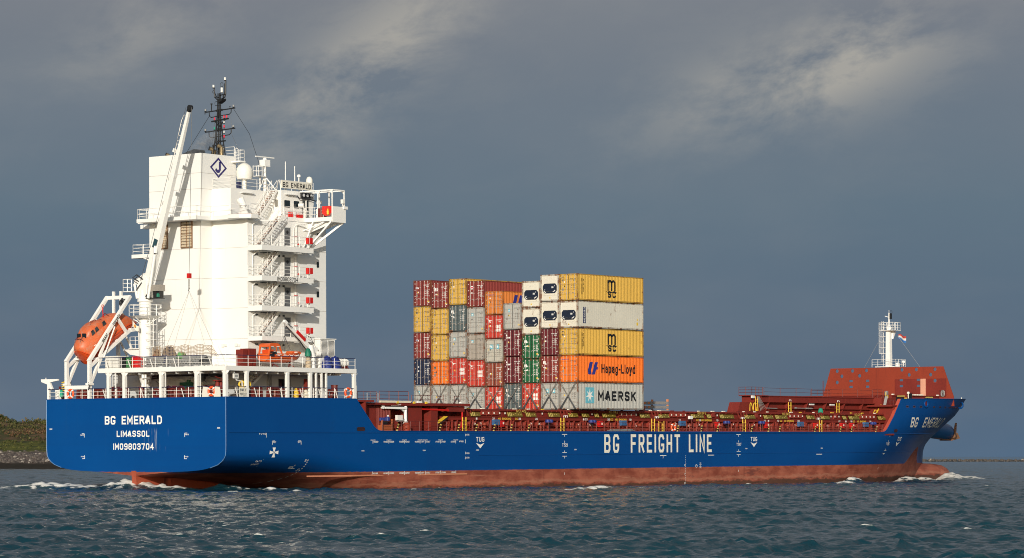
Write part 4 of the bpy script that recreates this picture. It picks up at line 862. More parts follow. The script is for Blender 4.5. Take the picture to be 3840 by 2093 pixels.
for y, x in ((-3.3, 1.0), (-3.9, 1.4), (-8.2, 1.0), (-8.9, 1.4)): b.tube([(hk.x, hk.y, 18.95), (x, y, 13.9)], .018, 4)
part(b, 'lifting_sling', M_GREY, boom)

# ------------------------------------------------------------------ free-fall lifeboat launching frame
b = MB(); yl, yr = 9.2, 6.12
for y in (yl, yr):
    b.box(.09, .41, y - .15, y + .15, 8.95, 12.85); b.beam((.12, y, 12.6), (5.75, y, 19.05), .29, .33, up=(0, 1, 0)); b.beam((.25, y, 12.1), (5.9, y, 15.85), .26, .28, up=(0, 1, 0))
    b.beam((5.7, y, 15.75), (7.2, y, 15.95), .34, .36, up=(0, 1, 0)); b.beam((7.1, y, 15.95), (7.3, y, 11.9), .3)
    b.beam((4.0, y, 16.85), (5.2, y, 15.55), .22, .26, up=(0, 1, 0)); b.beam((2.7, y, 15.3), (1.6, y, 13.15), .22, .22, up=(0, 1, 0)); b.beam((.3, y, 10.4), (1.75, y, 12.95), .26, .26, up=(0, 1, 0))
    b.box(-.02, .55, y - .28, y + .28, 10.35, 10.55)
b.beam((.2, yr, 10.15), (.2, yl, 10.15), .3, .36); b.beam((5.75, yr, 18.95), (5.75, yl, 18.95), .3, .34); b.beam((1.3, yr, 12.9), (1.3, yl, 12.9), .2)
b.beam((5.7, yl - .9, 17.2), (5.7, yl - .9, 19.55), .22); b.beam((5.7, yl - 1.9, 17.2), (5.7, yl - 1.9, 19.55), .22); b.beam((5.6, yl - .6, 17.3), (5.6, yl - 2.3, 17.3), .22); b.beam((5.2, yl - .5, 17.0), (5.2, yl - 2.4, 17.0), .16)
davit = part(b, 'lifeboat_frame', M_WHITE)
b = MB(); b.cyl((5.6, yr + .45, 18.45), (5.6, yr + 1.05, 18.45), .30, n=12); part(b, 'winch_drum', M_BLACK, davit)
b = MB()
for k in range(4): b.torus((5.25, yr + .55, 18.6 - .08 * k), (1, .2 * k - .3, .1), .26 + .03 * k, .03, 14, 4)
b.tube([(.1, yr, 10.6), (-.1, yr - .3, 10.3), (0, yr - .1, 9.9)], .05, 5); part(b, 'cable_loop', M_DGREY, davit)
b = MB(); b.cyl((1.9, yr - .25, 13.0), (3.4, yr - .25, 16.0), .07, n=6); part(b, 'hydraulic_ram', M_WRAIL, davit)
b = MB(); e1 = Vector((5.63, 0, 6.45)).normalized(); e2 = Vector((-e1.z, 0, e1.x))
def dtext(s, t, h, w): q = Vector((.12, yr - .17, 12.6)).lerp(Vector((5.75, yr - .17, 19.05)), t); text(b, s, plane(q - e2 * .12, e1, e2, (0, -1, 0), .01), h, .2, .05, .05, 0, w)
dtext('Norsafe', .56, .30, 1.3); dtext('SHL6.37', .30, .24, 1.0); part(b, 'lettering', M_BLACK, davit)
b = MB()
for a in (7.1, 8.2): b.beam((6.0, a, 15.4), (8.4, a, 11.95), .1, .2)
b.box(6.0, 9.0, 5.0, 6.6, 13.9, 14.0); b.rail([(6.0, 5.0, 14.0), (9.0, 5.0, 14.0)], 1.9, .6, 5, .03, .04); b.rail([(6.0, 6.4, 14.0), (6.0, 5.0, 14.0)], 1.1, .7, 3, .03, .04); b.rail([(7.4, 4.6, 16.1), (7.4, 8.6, 16.1)], 1.0, 1.2, 3)
b.prism([(4.6, 13.1), (4.6, 13.9), (7.4, 13.9), (6.6, 13.4)], lambda u, v, w: (w, u, v), 6.2, 8); b.box(6.0, 9.2, 3.3, 5.0, 11.9, 13.4)
b.m = 1; b.box(5.96, 6.0, 3.45, 4.6, 12.3, 13.2); part(b, 'boarding_platform', [M_WHITE, mat('tan_shutter', (.50, .42, .30), .6)], davit)

M_CANOPY = mat('faded_orange', (.58, .125, .040), .45, var=.16, scale=1.2, dirt=((.46, .21, .13), .50, .6, 2.2), bump=.08)
lb = thing('lifeboat', 'orange enclosed free-fall lifeboat pointing down on its white launching frame at the stern', 'lifeboat', (4.2, 7.66, 12.4))
sa, sn = Vector((math.cos(R(31.7)), 0, math.sin(R(31.7)))), Vector((-math.sin(R(31.7)), 0, math.cos(R(31.7)))); so = Vector((1.41, 7.66, 12.39))
def LB(s, w, n): return so + sa * s + Vector((0, w, 0)) + sn * n
def lpart(b, name, m, par=None, **k):
    o = b.build(name, m, par or lb, origin=(4.2, 7.66, 12.4), **k); return o
secs = [(-.44, 1.72, 1.92, .08), (-.33, 1.25, 2.1, .45), (-.15, .55, 2.25, .74), (.06, -.05, 2.4, .92), (.5, .0, 2.55, 1.12), (1.2, 0, 2.65, 1.24), (2.2, 0, 2.7, 1.3), (3.4, 0, 2.75, 1.32), (4.6, 0, 2.7, 1.32), (5.4, 0, 2.55, 1.3), (6.1, .0, 2.2, 1.22), (6.7, .1, 1.5, 1.08), (7.1, .2, .85, .9), (7.3, .3, .6, .7)]
nl = 24; v = []; lo = MB(); 
for s, n0, n1, w in secs:
    gz = n0 + (n1 - n0) * .42
    for k in range(nl):
        a = 2 * math.pi * k / nl; c, q = math.cos(a), math.sin(a)
        v.append(LB(s, w * math.copysign(abs(c) ** .75, c), gz + ((n1 - gz) if q > 0 else (gz - n0)) * math.copysign(abs(q) ** (.85 if q > 0 else 1.1), q)))
lo.add(v, [(i * nl + k, i * nl + (k + 1) % nl, (i + 1) * nl + (k + 1) % nl, (i + 1) * nl + k) for i in range(len(secs) - 1) for k in range(nl)] + [tuple(range(nl)), tuple(range((len(secs) - 1) * nl, len(secs) * nl))])
lo.mi = [1 if (q % nl) >= nl // 2 and q < (len(secs) - 1) * nl else 0 for q in range(len(lo.f))]  # lower faces take a deeper orange, painting in the shadow below the fender
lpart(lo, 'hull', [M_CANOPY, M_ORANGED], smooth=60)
b = MB(); ck = [(.75, 2.25, 2.45, .5), (1.05, 2.2, 2.85, .80), (1.6, 2.2, 3.12, .92), (2.4, 2.2, 3.18, .95), (3.2, 2.2, 3.05, .9), (3.7, 2.2, 2.8, .7)]; v = []
for s, n0, n1, w in ck:
    for k in range(13): a = math.pi * k / 12; c, q = math.cos(a), math.sin(a); v.append(LB(s, w * math.copysign(abs(c) ** .55, c), n0 + (n1 - n0) * abs(q) ** .6))
b.add(v, [(i * 13 + k, i * 13 + k + 1, (i + 1) * 13 + k + 1, (i + 1) * 13 + k) for i in range(5) for k in range(12)]); cock = lpart(b, 'cockpit', M_CANOPY, smooth=50)
for w0, w1 in ((.10, .62), (-.62, -.10)):
    b = MB(); b.add([LB(.80, w0, 2.44), LB(.80, w1, 2.44), LB(1.02, w1 * .95, 2.88), LB(1.02, w0, 2.88)], [(0, 1, 2, 3)]); b.v = [tuple(Vector(p) - sa * .10) for p in b.v]; lpart(b, 'window', M_GLASS, cock)
for s0, s1 in ((1.25, 1.75), (1.85, 2.35), (3.0, 3.5)):
    b = MB(); b.add([LB(s0, -.965, 2.42), LB(s1, -.985, 2.45), LB(s1 - .05, -.93, 2.86), LB(s0 + .12, -.90, 2.82)], [(0, 1, 2, 3)]); lpart(b, 'window', M_GLASS, cock)
b = MB()
for sg in (-1, 1): b.tube([LB(s, sg * (w * .995 + .03), n0 + (n1 - n0) * .42) for s, n0, n1, w in secs[1:-1]], .07, 6)
lpart(b, 'fender', M_ORANGED, smooth=60)
b = MB()
for s in (.6, 1.5, 2.4, 3.3, 4.2, 5.1, 5.9):
    for off in ((1.62,) if s < 3 else (.62,)): b.add([LB(s, -1.36, off), LB(s + .32, -1.37, off), LB(s + .32, -1.37, off + .06), LB(s, -1.36, off + .06)], [(0, 1, 2, 3)])
lpart(b, 'reflective_tape', M_LWHITE)
b = MB()
for w in (-.35, .35): b.tube([LB(.05, w, 2.42), LB(.15, w, 2.58), LB(.55, w, 2.68), LB(.62, w, 2.58)], .03, 4)
b.tube([LB(.25, -.6, 2.4), LB(.35, -.2, 2.6), LB(.35, .3, 2.58)], .03, 4); b.tube([LB(2.0, -.4, 3.2), LB(2.1, -.4, 3.32), LB(2.9, -.35, 3.28), LB(3.0, -.3, 3.14)], .03, 4); b.tube([LB(4.6, -.5, 2.65), LB(4.7, 0, 2.95), LB(4.6, .5, 2.65)], .04, 4)
b.tube([LB(3.75, s_ * .95, 2.0) for s_ in (-1, 0, 1)], .01, 4); b.tube([LB(3.0, -1.0, 2.0), LB(3.3, -.8, 2.55), LB(3.6, -.4, 2.85), LB(3.7, 0, 2.9)], .03, 4); lpart(b, 'grab_rail', M_DRED)
b = MB(); b.tube([LB(4.3, 0, 2.7), LB(4.5, 0, 3.15), LB(4.75, 0, 3.6)], .05, 5); b.torus(LB(4.8, 0, 3.7), (0, 1, 0), .12, .035, 10, 5); lpart(b, 'lifting_hook', M_FIRE)
b = MB(); text(b, 'BG EMERALD', plane(LB(-.02, .75, .78), (0, -1, 0) , (sn - sa * .35).normalized(), None, .12), .18, .12, .03, .035, 0, 1.35); text(b, 'LIMASSOL', plane(LB(.05, .55, .50), (0, -1, 0), (sn - sa * .35).normalized(), None, .12), .16, .1, .03, .03, 0, .95)
# writing sits on the bow plates: push onto the surface towards the bow
lpart(b, 'lettering', M_BLACK)
b = MB(); b.box(0, 0, 0, 0, 0, 0)

# ------------------------------------------------------------------ rescue boat with its davit
rb = thing('rescue_boat', 'small open orange rescue boat with wheel shelter on the upper deck', 'rescue boat', (8.8, -10.4, 12.2))
def rpart(b, name, m, par=None, **k): return b.build(name, m, par or rb, origin=(8.8, -10.4, 12.2), **k)
rs = [(6.55, .15, 1.0, .75, .0), (6.75, .0, 1.05, .85, 0), (8.0, 0, 1.05, .92, 0), (9.4, .0, 1.08, .92, .0), (10.4, .12, 1.15, .78, 0), (11.1, .40, 1.25, .5, 0), (11.55, .75, 1.36, .22, 0), (11.72, 1.0, 1.4, .05, 0)]
b = MB(); v = []
for x, n0, n1, w, _ in rs:
    for k in range(9): a = math.pi + math.pi * k / 8; v.append((x, -10.4 + w * math.copysign(abs(math.cos(a)) ** .5, math.cos(a)), 12.4 + n1 + (n1 - n0) * math.copysign(abs(math.sin(a)) ** .8, math.sin(a))))
b.add(v, [(i * 9 + k, i * 9 + k + 1, (i + 1) * 9 + k + 1, (i + 1) * 9 + k) for i in range(len(rs) - 1) for k in range(8)] + [tuple(range(9))] + [(i * 9, i * 9 + 8, (i + 1) * 9 + 8, (i + 1) * 9) for i in range(len(rs) - 1)])
b.v = [(x, y, 12.4 + (z - 12.4) * .80 - .05) for x, y, z in b.v]
rpart(b, 'hull', M_ORANGE, smooth=50)
b = MB(); b.prism([(10.1, 13.2), (10.3, 13.46), (11.2, 13.44), (11.5, 13.38), (11.45, 13.2)], lambda u, v, w: (u, w, v), -10.8, -10.0); b.m = 1; b.box(10.55, 10.95, -10.82, -10.8, 13.22, 13.42); rpart(b, 'bow_locker', [M_ORANGE, M_LETTER])
b = MB()
for sg in (-.62, .62):
    y = -10.4 + sg
    b.beam((6.7, y, 13.1), (6.85, y, 13.85), .16, .1); b.beam((8.55, y, 13.1), (8.2, y, 13.85), .14, .1); b.beam((7.7, y, 13.1), (7.75, y, 13.8), .07, .06); b.beam((6.7, y, 13.42), (8.4, y, 13.42), .07, .05)
b.prism([(6.74, 13.8), (6.8, 14.02), (7.05, 14.14), (7.9, 14.14), (8.15, 14.02), (8.3, 13.8)], lambda u, v, w: (u, w, v), -11.08, -9.72); b.m = 1; b.box(6.9, 7.3, -11.1, -11.08, 13.81, 13.86); b.box(7.7, 8.1, -11.1, -11.08, 13.81, 13.86); rpart(b, 'wheel_shelter', [M_ORANGE, M_LWHITE])
b = MB(); b.box(7.0, 7.5, -10.9, -9.9, 13.2, 13.55); rpart(b, 'seat', M_ORANGED)
b = MB(); b.box(6.6, 7.1, -11.35, -10.95, 12.9, 13.15); b.prism([(6.85, 13.1), (7.5, 13.1), (7.4, 13.35), (6.9, 13.3)], lambda u, v, w: (u, w, v), -11.35, -11.0); rpart(b, 'outboard_engine', M_BLACK)
b = MB()
for x in (7.5, 8.4, 9.3, 10.1): b.box(x, x + .4, -11.36, -11.33, 13.0, 13.07)
for x in (7.3, 8.5, 9.7): b.tube([(x, -11.36, 13.12), (x + .4, -11.38, 12.96), (x + .8, -11.36, 13.12)], .02, 4)
rpart(b, 'grab_line', M_LWHITE)
b = MB()
for x in (7.6, 9.9): b.beam((x - .4, -11.0, 11.9), (x + .4, -10.4, 12.5), .1); b.beam((x + .5, -11.0, 11.9), (x - .3, -10.4, 12.5), .1)
part(b, 'boat_cradle', M_DRED)
b = MB(); b.cyl((13.3, -10.4, 11.9), (13.3, -10.4, 13.3), .52, .5, 16); b.cyl((13.3, -10.4, 13.3), (13.2, -10.4, 14.1), .42, .36, 14); b.cyl((13.3, -10.4, 12.9), (13.3, -10.4, 13.0), .6, n=16); b.box(13.3, 14.0, -10.7, -10.2, 13.4, 13.9); b.cyl((13.9, -10.6, 13.3), (14.3, -10.7, 13.3), .25, n=10); rd = part(b, 'rescue_boat_davit', M_WHITE, smooth=35)
b = MB(); b.beam((13.0, -10.4, 13.9), (9.5, -10.4, 16.3), .42, .40, up=(0, 1, 0), w2=.30, h2=.28); part(b, 'davit_arm', M_WHITE, rd)
b = MB(); b.beam((12.3, -10.62, 14.55), (11.1, -10.62, 15.35), .3, .1, up=(0, 1, 0)); part(b, 'red_cover', M_FIRE, rd)
b = MB(); b.tube([(12.7, -10.6, 13.4), (11.5, -10.6, 14.5), (9.6, -10.6, 15.8)], .05, 5); b.tube([(9.55, -10.4, 16.1), (9.55, -10.4, 14.9), (8.9, -10.4, 13.8)], .02, 4); b.tube([(9.55, -10.4, 14.9), (9.6, -10.4, 13.4)], .02, 4); b.tube([(9.55, -10.4, 14.9), (10.4, -10.4, 13.6)], .02, 4); b.tube([(12.4, -10.7, 15), (12.9, -10.8, 14.8), (13.3, -10.8, 14.2)], .03, 4); part(b, 'hoist_wire', M_BLACK, rd)
b = MB(); text(b, 'DAVIT', plane(Vector((9.75, -10.62, 16.0)), Vector((.82, 0, -.57)), Vector((.57, 0, .82)), (0, -1, 0), .0), .2, .12, .04, .04, 0, .8); part(b, 'lettering', M_BLACK, rd)

# ------------------------------------------------------------------ things on the upper deck
lh = MB(); lh.box(14.6, 16.75, -10.5, -8.6, 11.9, 14.72); lh.box(14.5, 16.85, -10.6, -8.5, 14.72, 14.8)
lh.m = 2  # dark backing sheet paints the shade in the gaps between slats
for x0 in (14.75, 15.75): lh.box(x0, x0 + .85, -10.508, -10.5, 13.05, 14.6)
lh.m = 1
for x0 in (14.75, 15.75):
    for k in range(14): z = 13.1 + .105 * k; lh.prism([(-10.51, z), (-10.56, z - .01), (-10.56, z + .03), (-10.51, z + .05)], lambda u, v, w: (w, u, v), x0, x0 + .85)
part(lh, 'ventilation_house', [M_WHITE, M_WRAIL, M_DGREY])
b = MB(); b.box(4.6, 5.6, -10.4, -9.3, 11.9, 13.6); b.box(3.9, 4.5, -10.3, -9.4, 11.9, 13.5)
for k in range(4): b.box(4.65 + .25 * k, 4.72 + .25 * k, -10.43, -10.4, 11.95, 13.5)
part(b, 'deck_locker', M_RED)
t = thing('liferaft', 'white ribbed liferaft canister on a cradle at the upper deck forward corner', 'life raft', (17.6, -10.6, 12.1))
b = MB(); b.cyl((16.9, -10.7, 12.5), (18.2, -10.7, 12.5), .36, n=16); b.build('canister', M_WHITE, t, origin=(17.6, -10.6, 12.1), smooth=35)
b = MB()
for x in (17.1, 17.4, 17.7, 18.0): b.cyl((x, -10.7, 12.5), (x + .06, -10.7, 12.5), .385, n=16)
b.build('strap', M_LETTER, t, origin=(17.6, -10.6, 12.1)); b = MB(); b.box(17.0, 17.15, -11, -10.4, 11.9, 12.25); b.box(17.9, 18.05, -11, -10.4, 11.9, 12.25); b.box(16.6, 18.3, -10.95, -10.85, 11.95, 12.05); b.build('cradle', M_DRED, t, origin=(17.6, -10.6, 12.1))
def cloth(name, label, cat, c, r, h, m, seed, group=None):
    rnd = random.Random(seed); b = MB(); prof = [(r * .95, 0), (r * 1.0, h * .3), (r * .9, h * .6), (r * .62, h * .9), (r * .15, h)]
    b.lathe((0, 0, 0), prof, 12); b.v = [(x * (1 + rnd.uniform(-.16, .16)) + c[0], y * (1 + rnd.uniform(-.16, .16)) + c[1], z * (1 + rnd.uniform(-.05, .12)) + c[2]) for x, y, z in b.v]
    return tag(b.build(name, m, origin=c, smooth=70), label, cat, group)
def block(name, label, cat, c, d, m, group=None, slats=0):
    b = MB(); x, y, z = c; a, e, h = d; b.prism([(-a, 0), (a, 0), (a, h * .92), (a * .9, h), (-a * .9, h), (-a, h * .92)], lambda u, v, w: (x + u, y + w, z + v), -e, e)
    if slats:
        for k in range(slats + 1): yy = y - e + 2 * e * k / slats; b.box(x - a - .03, x - a, yy - .02, yy + .02, z, z + h)
        for k in range(4): b.box(x - a - .04, x - a, y - e, y + e, z + h * k / 3.3, z + h * k / 3.3 + .05)
    return tag(b.build(name, m, origin=c), label, cat, group)
cloth('tarpaulin_bundle', 'crumpled blue tarpaulin bundle beside the white louvred vent house', 'tarpaulin', (14.9, -11.1, 11.9), .50, 1.15, M_TARP, 3)
cloth('tarpaulin_bundle', 'crumpled blue tarpaulin bundle nearest the liferaft canister', 'tarpaulin', (16.05, -11.1, 11.9), .55, 1.15, M_TARP, 4)
cloth('canvas_cover', 'bundled green canvas cover by the rescue boat davit', 'canvas', (12.35, -10.9, 13.0), .30, .75, M_GREEN, 5)
cloth('rope_bundle', 'tan hanging rope bundle under the green canvas', 'rope', (12.4, -10.9, 11.9), .30, 1.2, mat('tan_rope', (.45, .36, .24), .8, bump=.5), 6)
block('liquid_tote', 'white caged liquid tote on the upper deck near the lifeboat', 'liquid tank', (1.4, 3.7, 11.9), (.55, .85, 1.2), mat('tote_white', (.66, .65, .60), .5), slats=5)
block('garbage_bin', 'black garbage bin between the white tote and the green bin', 'garbage bin', (1.3, 2.38, 11.9), (.35, .33, 1.1), M_BLACK, 'garbage bins on the upper deck')
block('garbage_bin', 'green garbage bin between the black and the red bin', 'garbage bin', (1.3, 1.62, 11.9), (.35, .34, 1.1), mat('bin_green', (.04, .16, .05), .5), 'garbage bins on the upper deck')
block('garbage_bin', 'red garbage bin beside the foot of the crane', 'garbage bin', (1.3, .82, 11.9), (.35, .40, 1.1), M_FIRE, 'garbage bins on the upper deck')
# stowed gangway and its net
t = thing('gangway', 'aluminium gangway stowed along the aft rail of the upper deck', 'gangway', (.8, -4.4, 11.95))
b = MB()
for z in (12.05, 12.45, 12.85): b.beam((.75, -.2, z), (.75, -8.6, z), .10, .09)
for k in range(24): y = -.2 - .35 * k; b.beam((.75, y, 12.05), (.75, y - .18, 12.85), .05, .04)
b.build('side_frame', M_GREY, t, origin=(.8, -4.4, 11.95)); b = MB(); b.box(.8, 1.5, -8.6, -.2, 12.05, 12.15); b.box(1.45, 1.5, -8.6, -.2, 12.15, 12.85); b.build('walkway', M_GREY, t, origin=(.8, -4.4, 11.95))
b = MB()
for k in range(6): b.torus((.7, -8.0 - .15 * k, 12.3 + .05 * k), (1, .2, .3), .22, .05, 10, 5)
b.build('cable_reel', M_DGREY, t, origin=(.8, -4.4, 11.95))
b = MB(); rnd = random.Random(2)
def netp(u, v): return (1.55 - .1 * math.sin(3 * u), -.9 - 7.6 * u - (0.9 * (1 - v) if u > .9 else 0), 12.85 + v * (1.05 + .08 * math.sin(25 * u) - .15 * max(0, .1 - u) * 10))
for i in range(42): u = i / 41; b.tube([netp(u, v) for v in (0, .33, .66, 1)], .022, 4)
for j in range(9): v = j / 8; b.tube([netp(u / 40, v + .015 * math.sin(u * 1.7)) for u in range(41)], .022, 4)
for i in range(9): u = i / 8; b.tube([(1.6, -.9 - 7.6 * u, 11.9), netp(u, 1)], .03, 4)
tag(b.build('safety_net', mat('net_tan', (.33, .25, .17), .8), origin=(1.55, -4.6, 12.85)), 'tan rope net strung above the stowed gangway', 'net')
cloth('net_bag', 'dark blue bag behind the tan net', 'bag', (2.1, -2.6, 12.3), .75, 1.5, mat('bag_navy', (.05, .055, .10), .8, bump=.4), 8)
cloth('rag_pile', 'rust brown heap of rope beside the dark blue bag', 'rope', (1.9, -1.2, 12.2), .42, 1.4, mat('rope_brown', (.20, .09, .05), .8, bump=.5), 9)
cloth('crate_cover', 'green cloth heap behind the tan net', 'cloth', (1.75, -4.5, 12.7), .5, .6, mat('cloth_green', (.12, .30, .10), .8, bump=.4), 10)
b = MB()
for x, y in ((6.88, -4.9), (6.88, -6.6)): b.box(x - .12, x, y - .3, y + .0, 13.9, 14.2); b.box(x - .12, x, y - .65, y - .42, 13.95, 14.15)
b.box(6.86, 6.9, -7.1, -6.9, 13.2, 13.35); b.box(6.0, 6.85, -2.8, -1.4, 13.85, 13.92)
part(b, 'floodlight', M_LAMPW, house)

# ------------------------------------------------------------------ poop mooring gear
def ring_buoy(label, c, ax, r=.38, group='lifebuoys on the rails'):
    t = thing('lifebuoy', label, 'lifebuoy', c, group); b = MB(); b.torus(c, ax, r, .11, 22, 8); b.build('ring', mat('buoy_orange', (.80, .10, .02), .45), t, origin=c, smooth=60)
    b = MB(); d = Vector(ax).normalized(); u = Vector((0, 0, 1)); a = d.cross(u)
    for k in range(4):
        an = math.pi / 4 + k * math.pi / 2; q = Vector(c) + (a * math.cos(an) + u * math.sin(an)) * r; tg = -a * math.sin(an) + u * math.cos(an); b.cyl(q - tg * .06, q + tg * .06, .122, n=8)
    b.build('band', M_LWHITE, t, origin=c)
ring_buoy('orange lifebuoy on the stern rail between the two lifeboat frame posts', (.0, 8.45, 9.55), (1, 0, 0))
ring_buoy('orange lifebuoy on the stern rail beside a white folded sheet', (.0, -9.95, 9.55), (1, 0, 0))
ring_buoy('orange lifebuoy at the forward end of the poop side rail', (17.3, -11.68, 9.6), (0, 1, 0), .42)
ring_buoy('orange lifebuoy on the red main deck rail beside a yellow gate', (72.75, -11.62, 6.4), (0, 1, 0), .36)
for c, w_ in (((-.03, -9.2, 9.05), 'inboard'), ((-.03, -10.7, 9.05), 'starboard')):
    b = MB(); b.prism([(-.42, 0), (.42, 0), (.36, .5), (.28, .95), (-.3, .9), (-.4, .45)], lambda u, v, w: (w, c[1] + u, c[2] + v), -.06, -.02)
    tag(b.build('folded_sheet', mat('sheet_white', (.66, .64, .56), .8, bump=.5), origin=c), 'white sheet tied to the stern rail on the %s side of a lifebuoy' % w_, 'sheet', 'white sheets on the stern rail')
def fairlead(x, y, along):
    b = MB(); e = .66
    def fn(u, v, w): return (x + w, y + u, 8.93 + v) if along == 'y' else (x + u, y + w, 8.93 + v)
    for p in ([(-e, 0), (e, 0), (e, .22), (-e, .22)], [(-e * .92, .9), (e * .92, .9), (e * .86, 1.06), (-e * .86, 1.06)], [(-e, .22), (-e + .2, .22), (-e + .24, .9), (-e * .92, .9)], [(e - .2, .22), (e, .22), (e * .92, .9), (e - .24, .9)]): b.prism(p, fn, -.28, .28)
    b.prism([(-e * .95, .2), (e * .95, .2), (e * .9, .95), (-e * .9, .95)], fn, .22 if along == 'y' else .2, .27)
    b.m = 1
    for u in (-.26, .26): b.cyl(fn(u, .2, 0), fn(u, .92, 0), .14, n=10)
    part(b, 'roller_fairlead', [M_DRED, mat('roller_red', (.20, .045, .03), .35)])
for y in (7.3, 5.05, -5.05, -7.1): fairlead(.55, y, 'y')
for x in (4.75, 7.1): fairlead(x, -11.15, 'x')
for c, ax in (((.4, 2.6, 9.45), (1, 0, 0)), ((.4, -2.55, 9.45), (1, 0, 0)), ((15.0, -11.3, 9.45), (0, 1, 0))):
    b = MB(); b.torus(c, ax, .34, .17, 18, 8); part(b, 'panama_chock', M_DRED, smooth=60)
for x, y, h in ((1.2, .1, 1.15), (1.3, -9.3, .95), (2.0, -6.0, .9), (9.0, -10.6, .9), (16.3, -10.8, 1.35), (13.6, -10.2, .9), (5.9, -10.3, 1.0), (1.6, -4.2, .9)):
    b = MB(); b.cyl((x, y, 8.93), (x, y, 8.93 + h), .32, n=12); b.cyl((x, y, 8.93 + h), (x, y, 9.0 + h), .36, n=12); b.box(x - .5, x + .5, y - .5, y + .5, 8.93, 9.05); part(b, 'bollard', M_DRED)
for x, y in ((2.5, 4.5), (2.4, -3.0), (2.6, -7.6)):
    b = MB(); b.cyl((x, y - .8, 9.6), (x, y + .8, 9.6), .42, n=14)
    for e in (-.85, 0, .8): b.cyl((x, y + e, 9.6), (x, y + e + .06, 9.6), .62, n=16)
    b.box(x - .4, x + .4, y - 1, y + 1.1, 8.93, 9.3); part(b, 'mooring_winch', M_DRED)
b = MB(); b.cyl((1.0, 10.9, 8.95), (1.0, 10.9, 10.3), .12, n=6); b.box(.7, 1.3, 10.1, 10.9, 9.0, 9.4); part(b, 'bollard', M_DRED)
b = MB(); b.box(.08, .32, 11.5, 11.72, 8.9, 10.9); b.prism([(12.6, 11.0), (12.55, 10.75), (11.75, 10.5), (11.2, 9.95), (11.0, 10.0), (11.4, 10.7), (10.3, 10.85), (10.3, 11.0)], lambda u, v, w: (w, u, v), .1, .3); b.cyl((.2, 12.0, 10.9), (.2, 12.0, 11.15), .04, n=6); part(b, 'stern_bracket', M_WHITE)
t = thing('mooring_drum', 'black and yellow striped drum at the port stern corner', 'drum', (1.1, 10.0, 9.0))
b = MB(); b.cyl((1.1, 10.0, 9.75), (1.1, 10.0, 10.85), .38, n=14); b.m = 1
for k in range(5): b.beam((.70, 10.36, 9.85 + .2 * k), (.70, 9.66, 9.98 + .2 * k), .05, .09)
b.build('body', [M_BLACK, M_YEL], t, origin=(1.1, 10, 9)); b = MB(); b.cyl((1.1, 10, 8.95), (1.1, 10, 9.75), .12, n=8); b.build('stand', M_DRED, t, origin=(1.1, 10, 9))
cloth('canvas_bag', 'small green bag on the stern rail at the port corner', 'bag', (.25, 9.95, 9.25), .2, .7, mat('bag_green', (.02, .30, .18), .7), 12)
b = MB(); b.cyl((.35, 10.5, 8.95), (.35, 10.5, 9.8), .09, n=8); b.box(.2, .5, 10.3, 10.75, 9.8, 9.98); part(b, 'vent_pipe', M_WHITE)
b = MB(); b.cyl((.6, 11.0, 8.95), (.6, 11.0, 9.9), .09, n=8); b.cyl((.8, -.75, 8.95), (.8, -.75, 11.3), .10, n=8)
for z in (10.1, 10.9): b.box(.5, 1.0, -1.1, -.5, z, z + .06); b.lathe((.65, -.55, z + .06), [(.13, 0), (.13, .25), (.05, .32)], 8)
part(b, 'stern_light_post', M_WHITE)
b = MB(); b.box(1.82, 2.85, -11.72, -11.69, 9.08, 9.92); sg_ = part(b, 'warning_sign', M_LETTER); b = MB(); text(b, 'BEWARE OF', stbd(-11.72, 1.9, 9.56, .008), .25, .14, .03, .03, 0, .88); text(b, 'PROPELLER', stbd(-11.72, 1.9, 9.18, .008), .25, .14, .03, .03, 0, .88); part(b, 'lettering', mat('sign_ink', (.10, .11, .12), .5), sg_)
b = MB(); b.box(1.55, 2.2, -11.3, -11.15, 10.75, 11.2); b.m = 1; b.box(1.66, 2.09, -11.31, -11.3, 10.85, 11.1); b.m = 0; b.tube([(1.9, -11.2, 10.75), (2.0, -11.2, 10.6), (2.7, -11.25, 10.5), (2.75, -11.25, 9.9)], .06, 5); part(b, 'floodlight', [M_LAMPW, M_GREY])
for x in (2.75, 3.5): b = MB(); b.torus((x, -11.2, 10.2), (.3, 1, 0), .30, .10, 18, 7); part(b, 'hose_reel', M_YEL, smooth=60)
b = MB()
for x in (.3, .75, 1.2): b.lathe((x, -10.4, 8.93), [(.21, 0), (.22, 1.25), (.15, 1.5), (.08, 1.65)], 10)
b.box(-.0, 1.5, -10.7, -10.1, 9.4, 9.5); b.box(0, 1.5, -10.7, -10.1, 10.5, 10.58); b.beam((0, -10.4, 10.9), (1.5, -10.4, 10.55), .08); part(b, 'gas_bottle_rack', M_RED, smooth=35)
stair((4.9, -8.6, 8.95), (8.2, -8.6, 11.4), .7)
b = MB(); b.box(11.2, 12.0, -8.2, -8.17, 9.95, 10.9); b.m = 1; b.box(11.3, 11.9, -8.22, -8.2, 10.05, 10.8); part(b, 'window', [M_BLACK, M_GLASS], poop_house)
b = MB()
for x in (9.6, 9.9, 10.1, 12.6, 12.8): b.tube([(x, -8.25, 8.95), (x, -8.25, 11.4)], .045, 5)
for y in (-2.5, -3.2, -5.0, -6.3, 1.2): b.tube([(4.55, y, 8.95), (4.55, y, 10.5), (4.55, y + .3, 10.7)], .04, 5)
b.tube([(5.2, -4, 10.3), (5.2, -5.5, 10.3), (5.2, -5.6, 9.3)], .04, 5); b.each('pipe', M_GREY, poop_house)
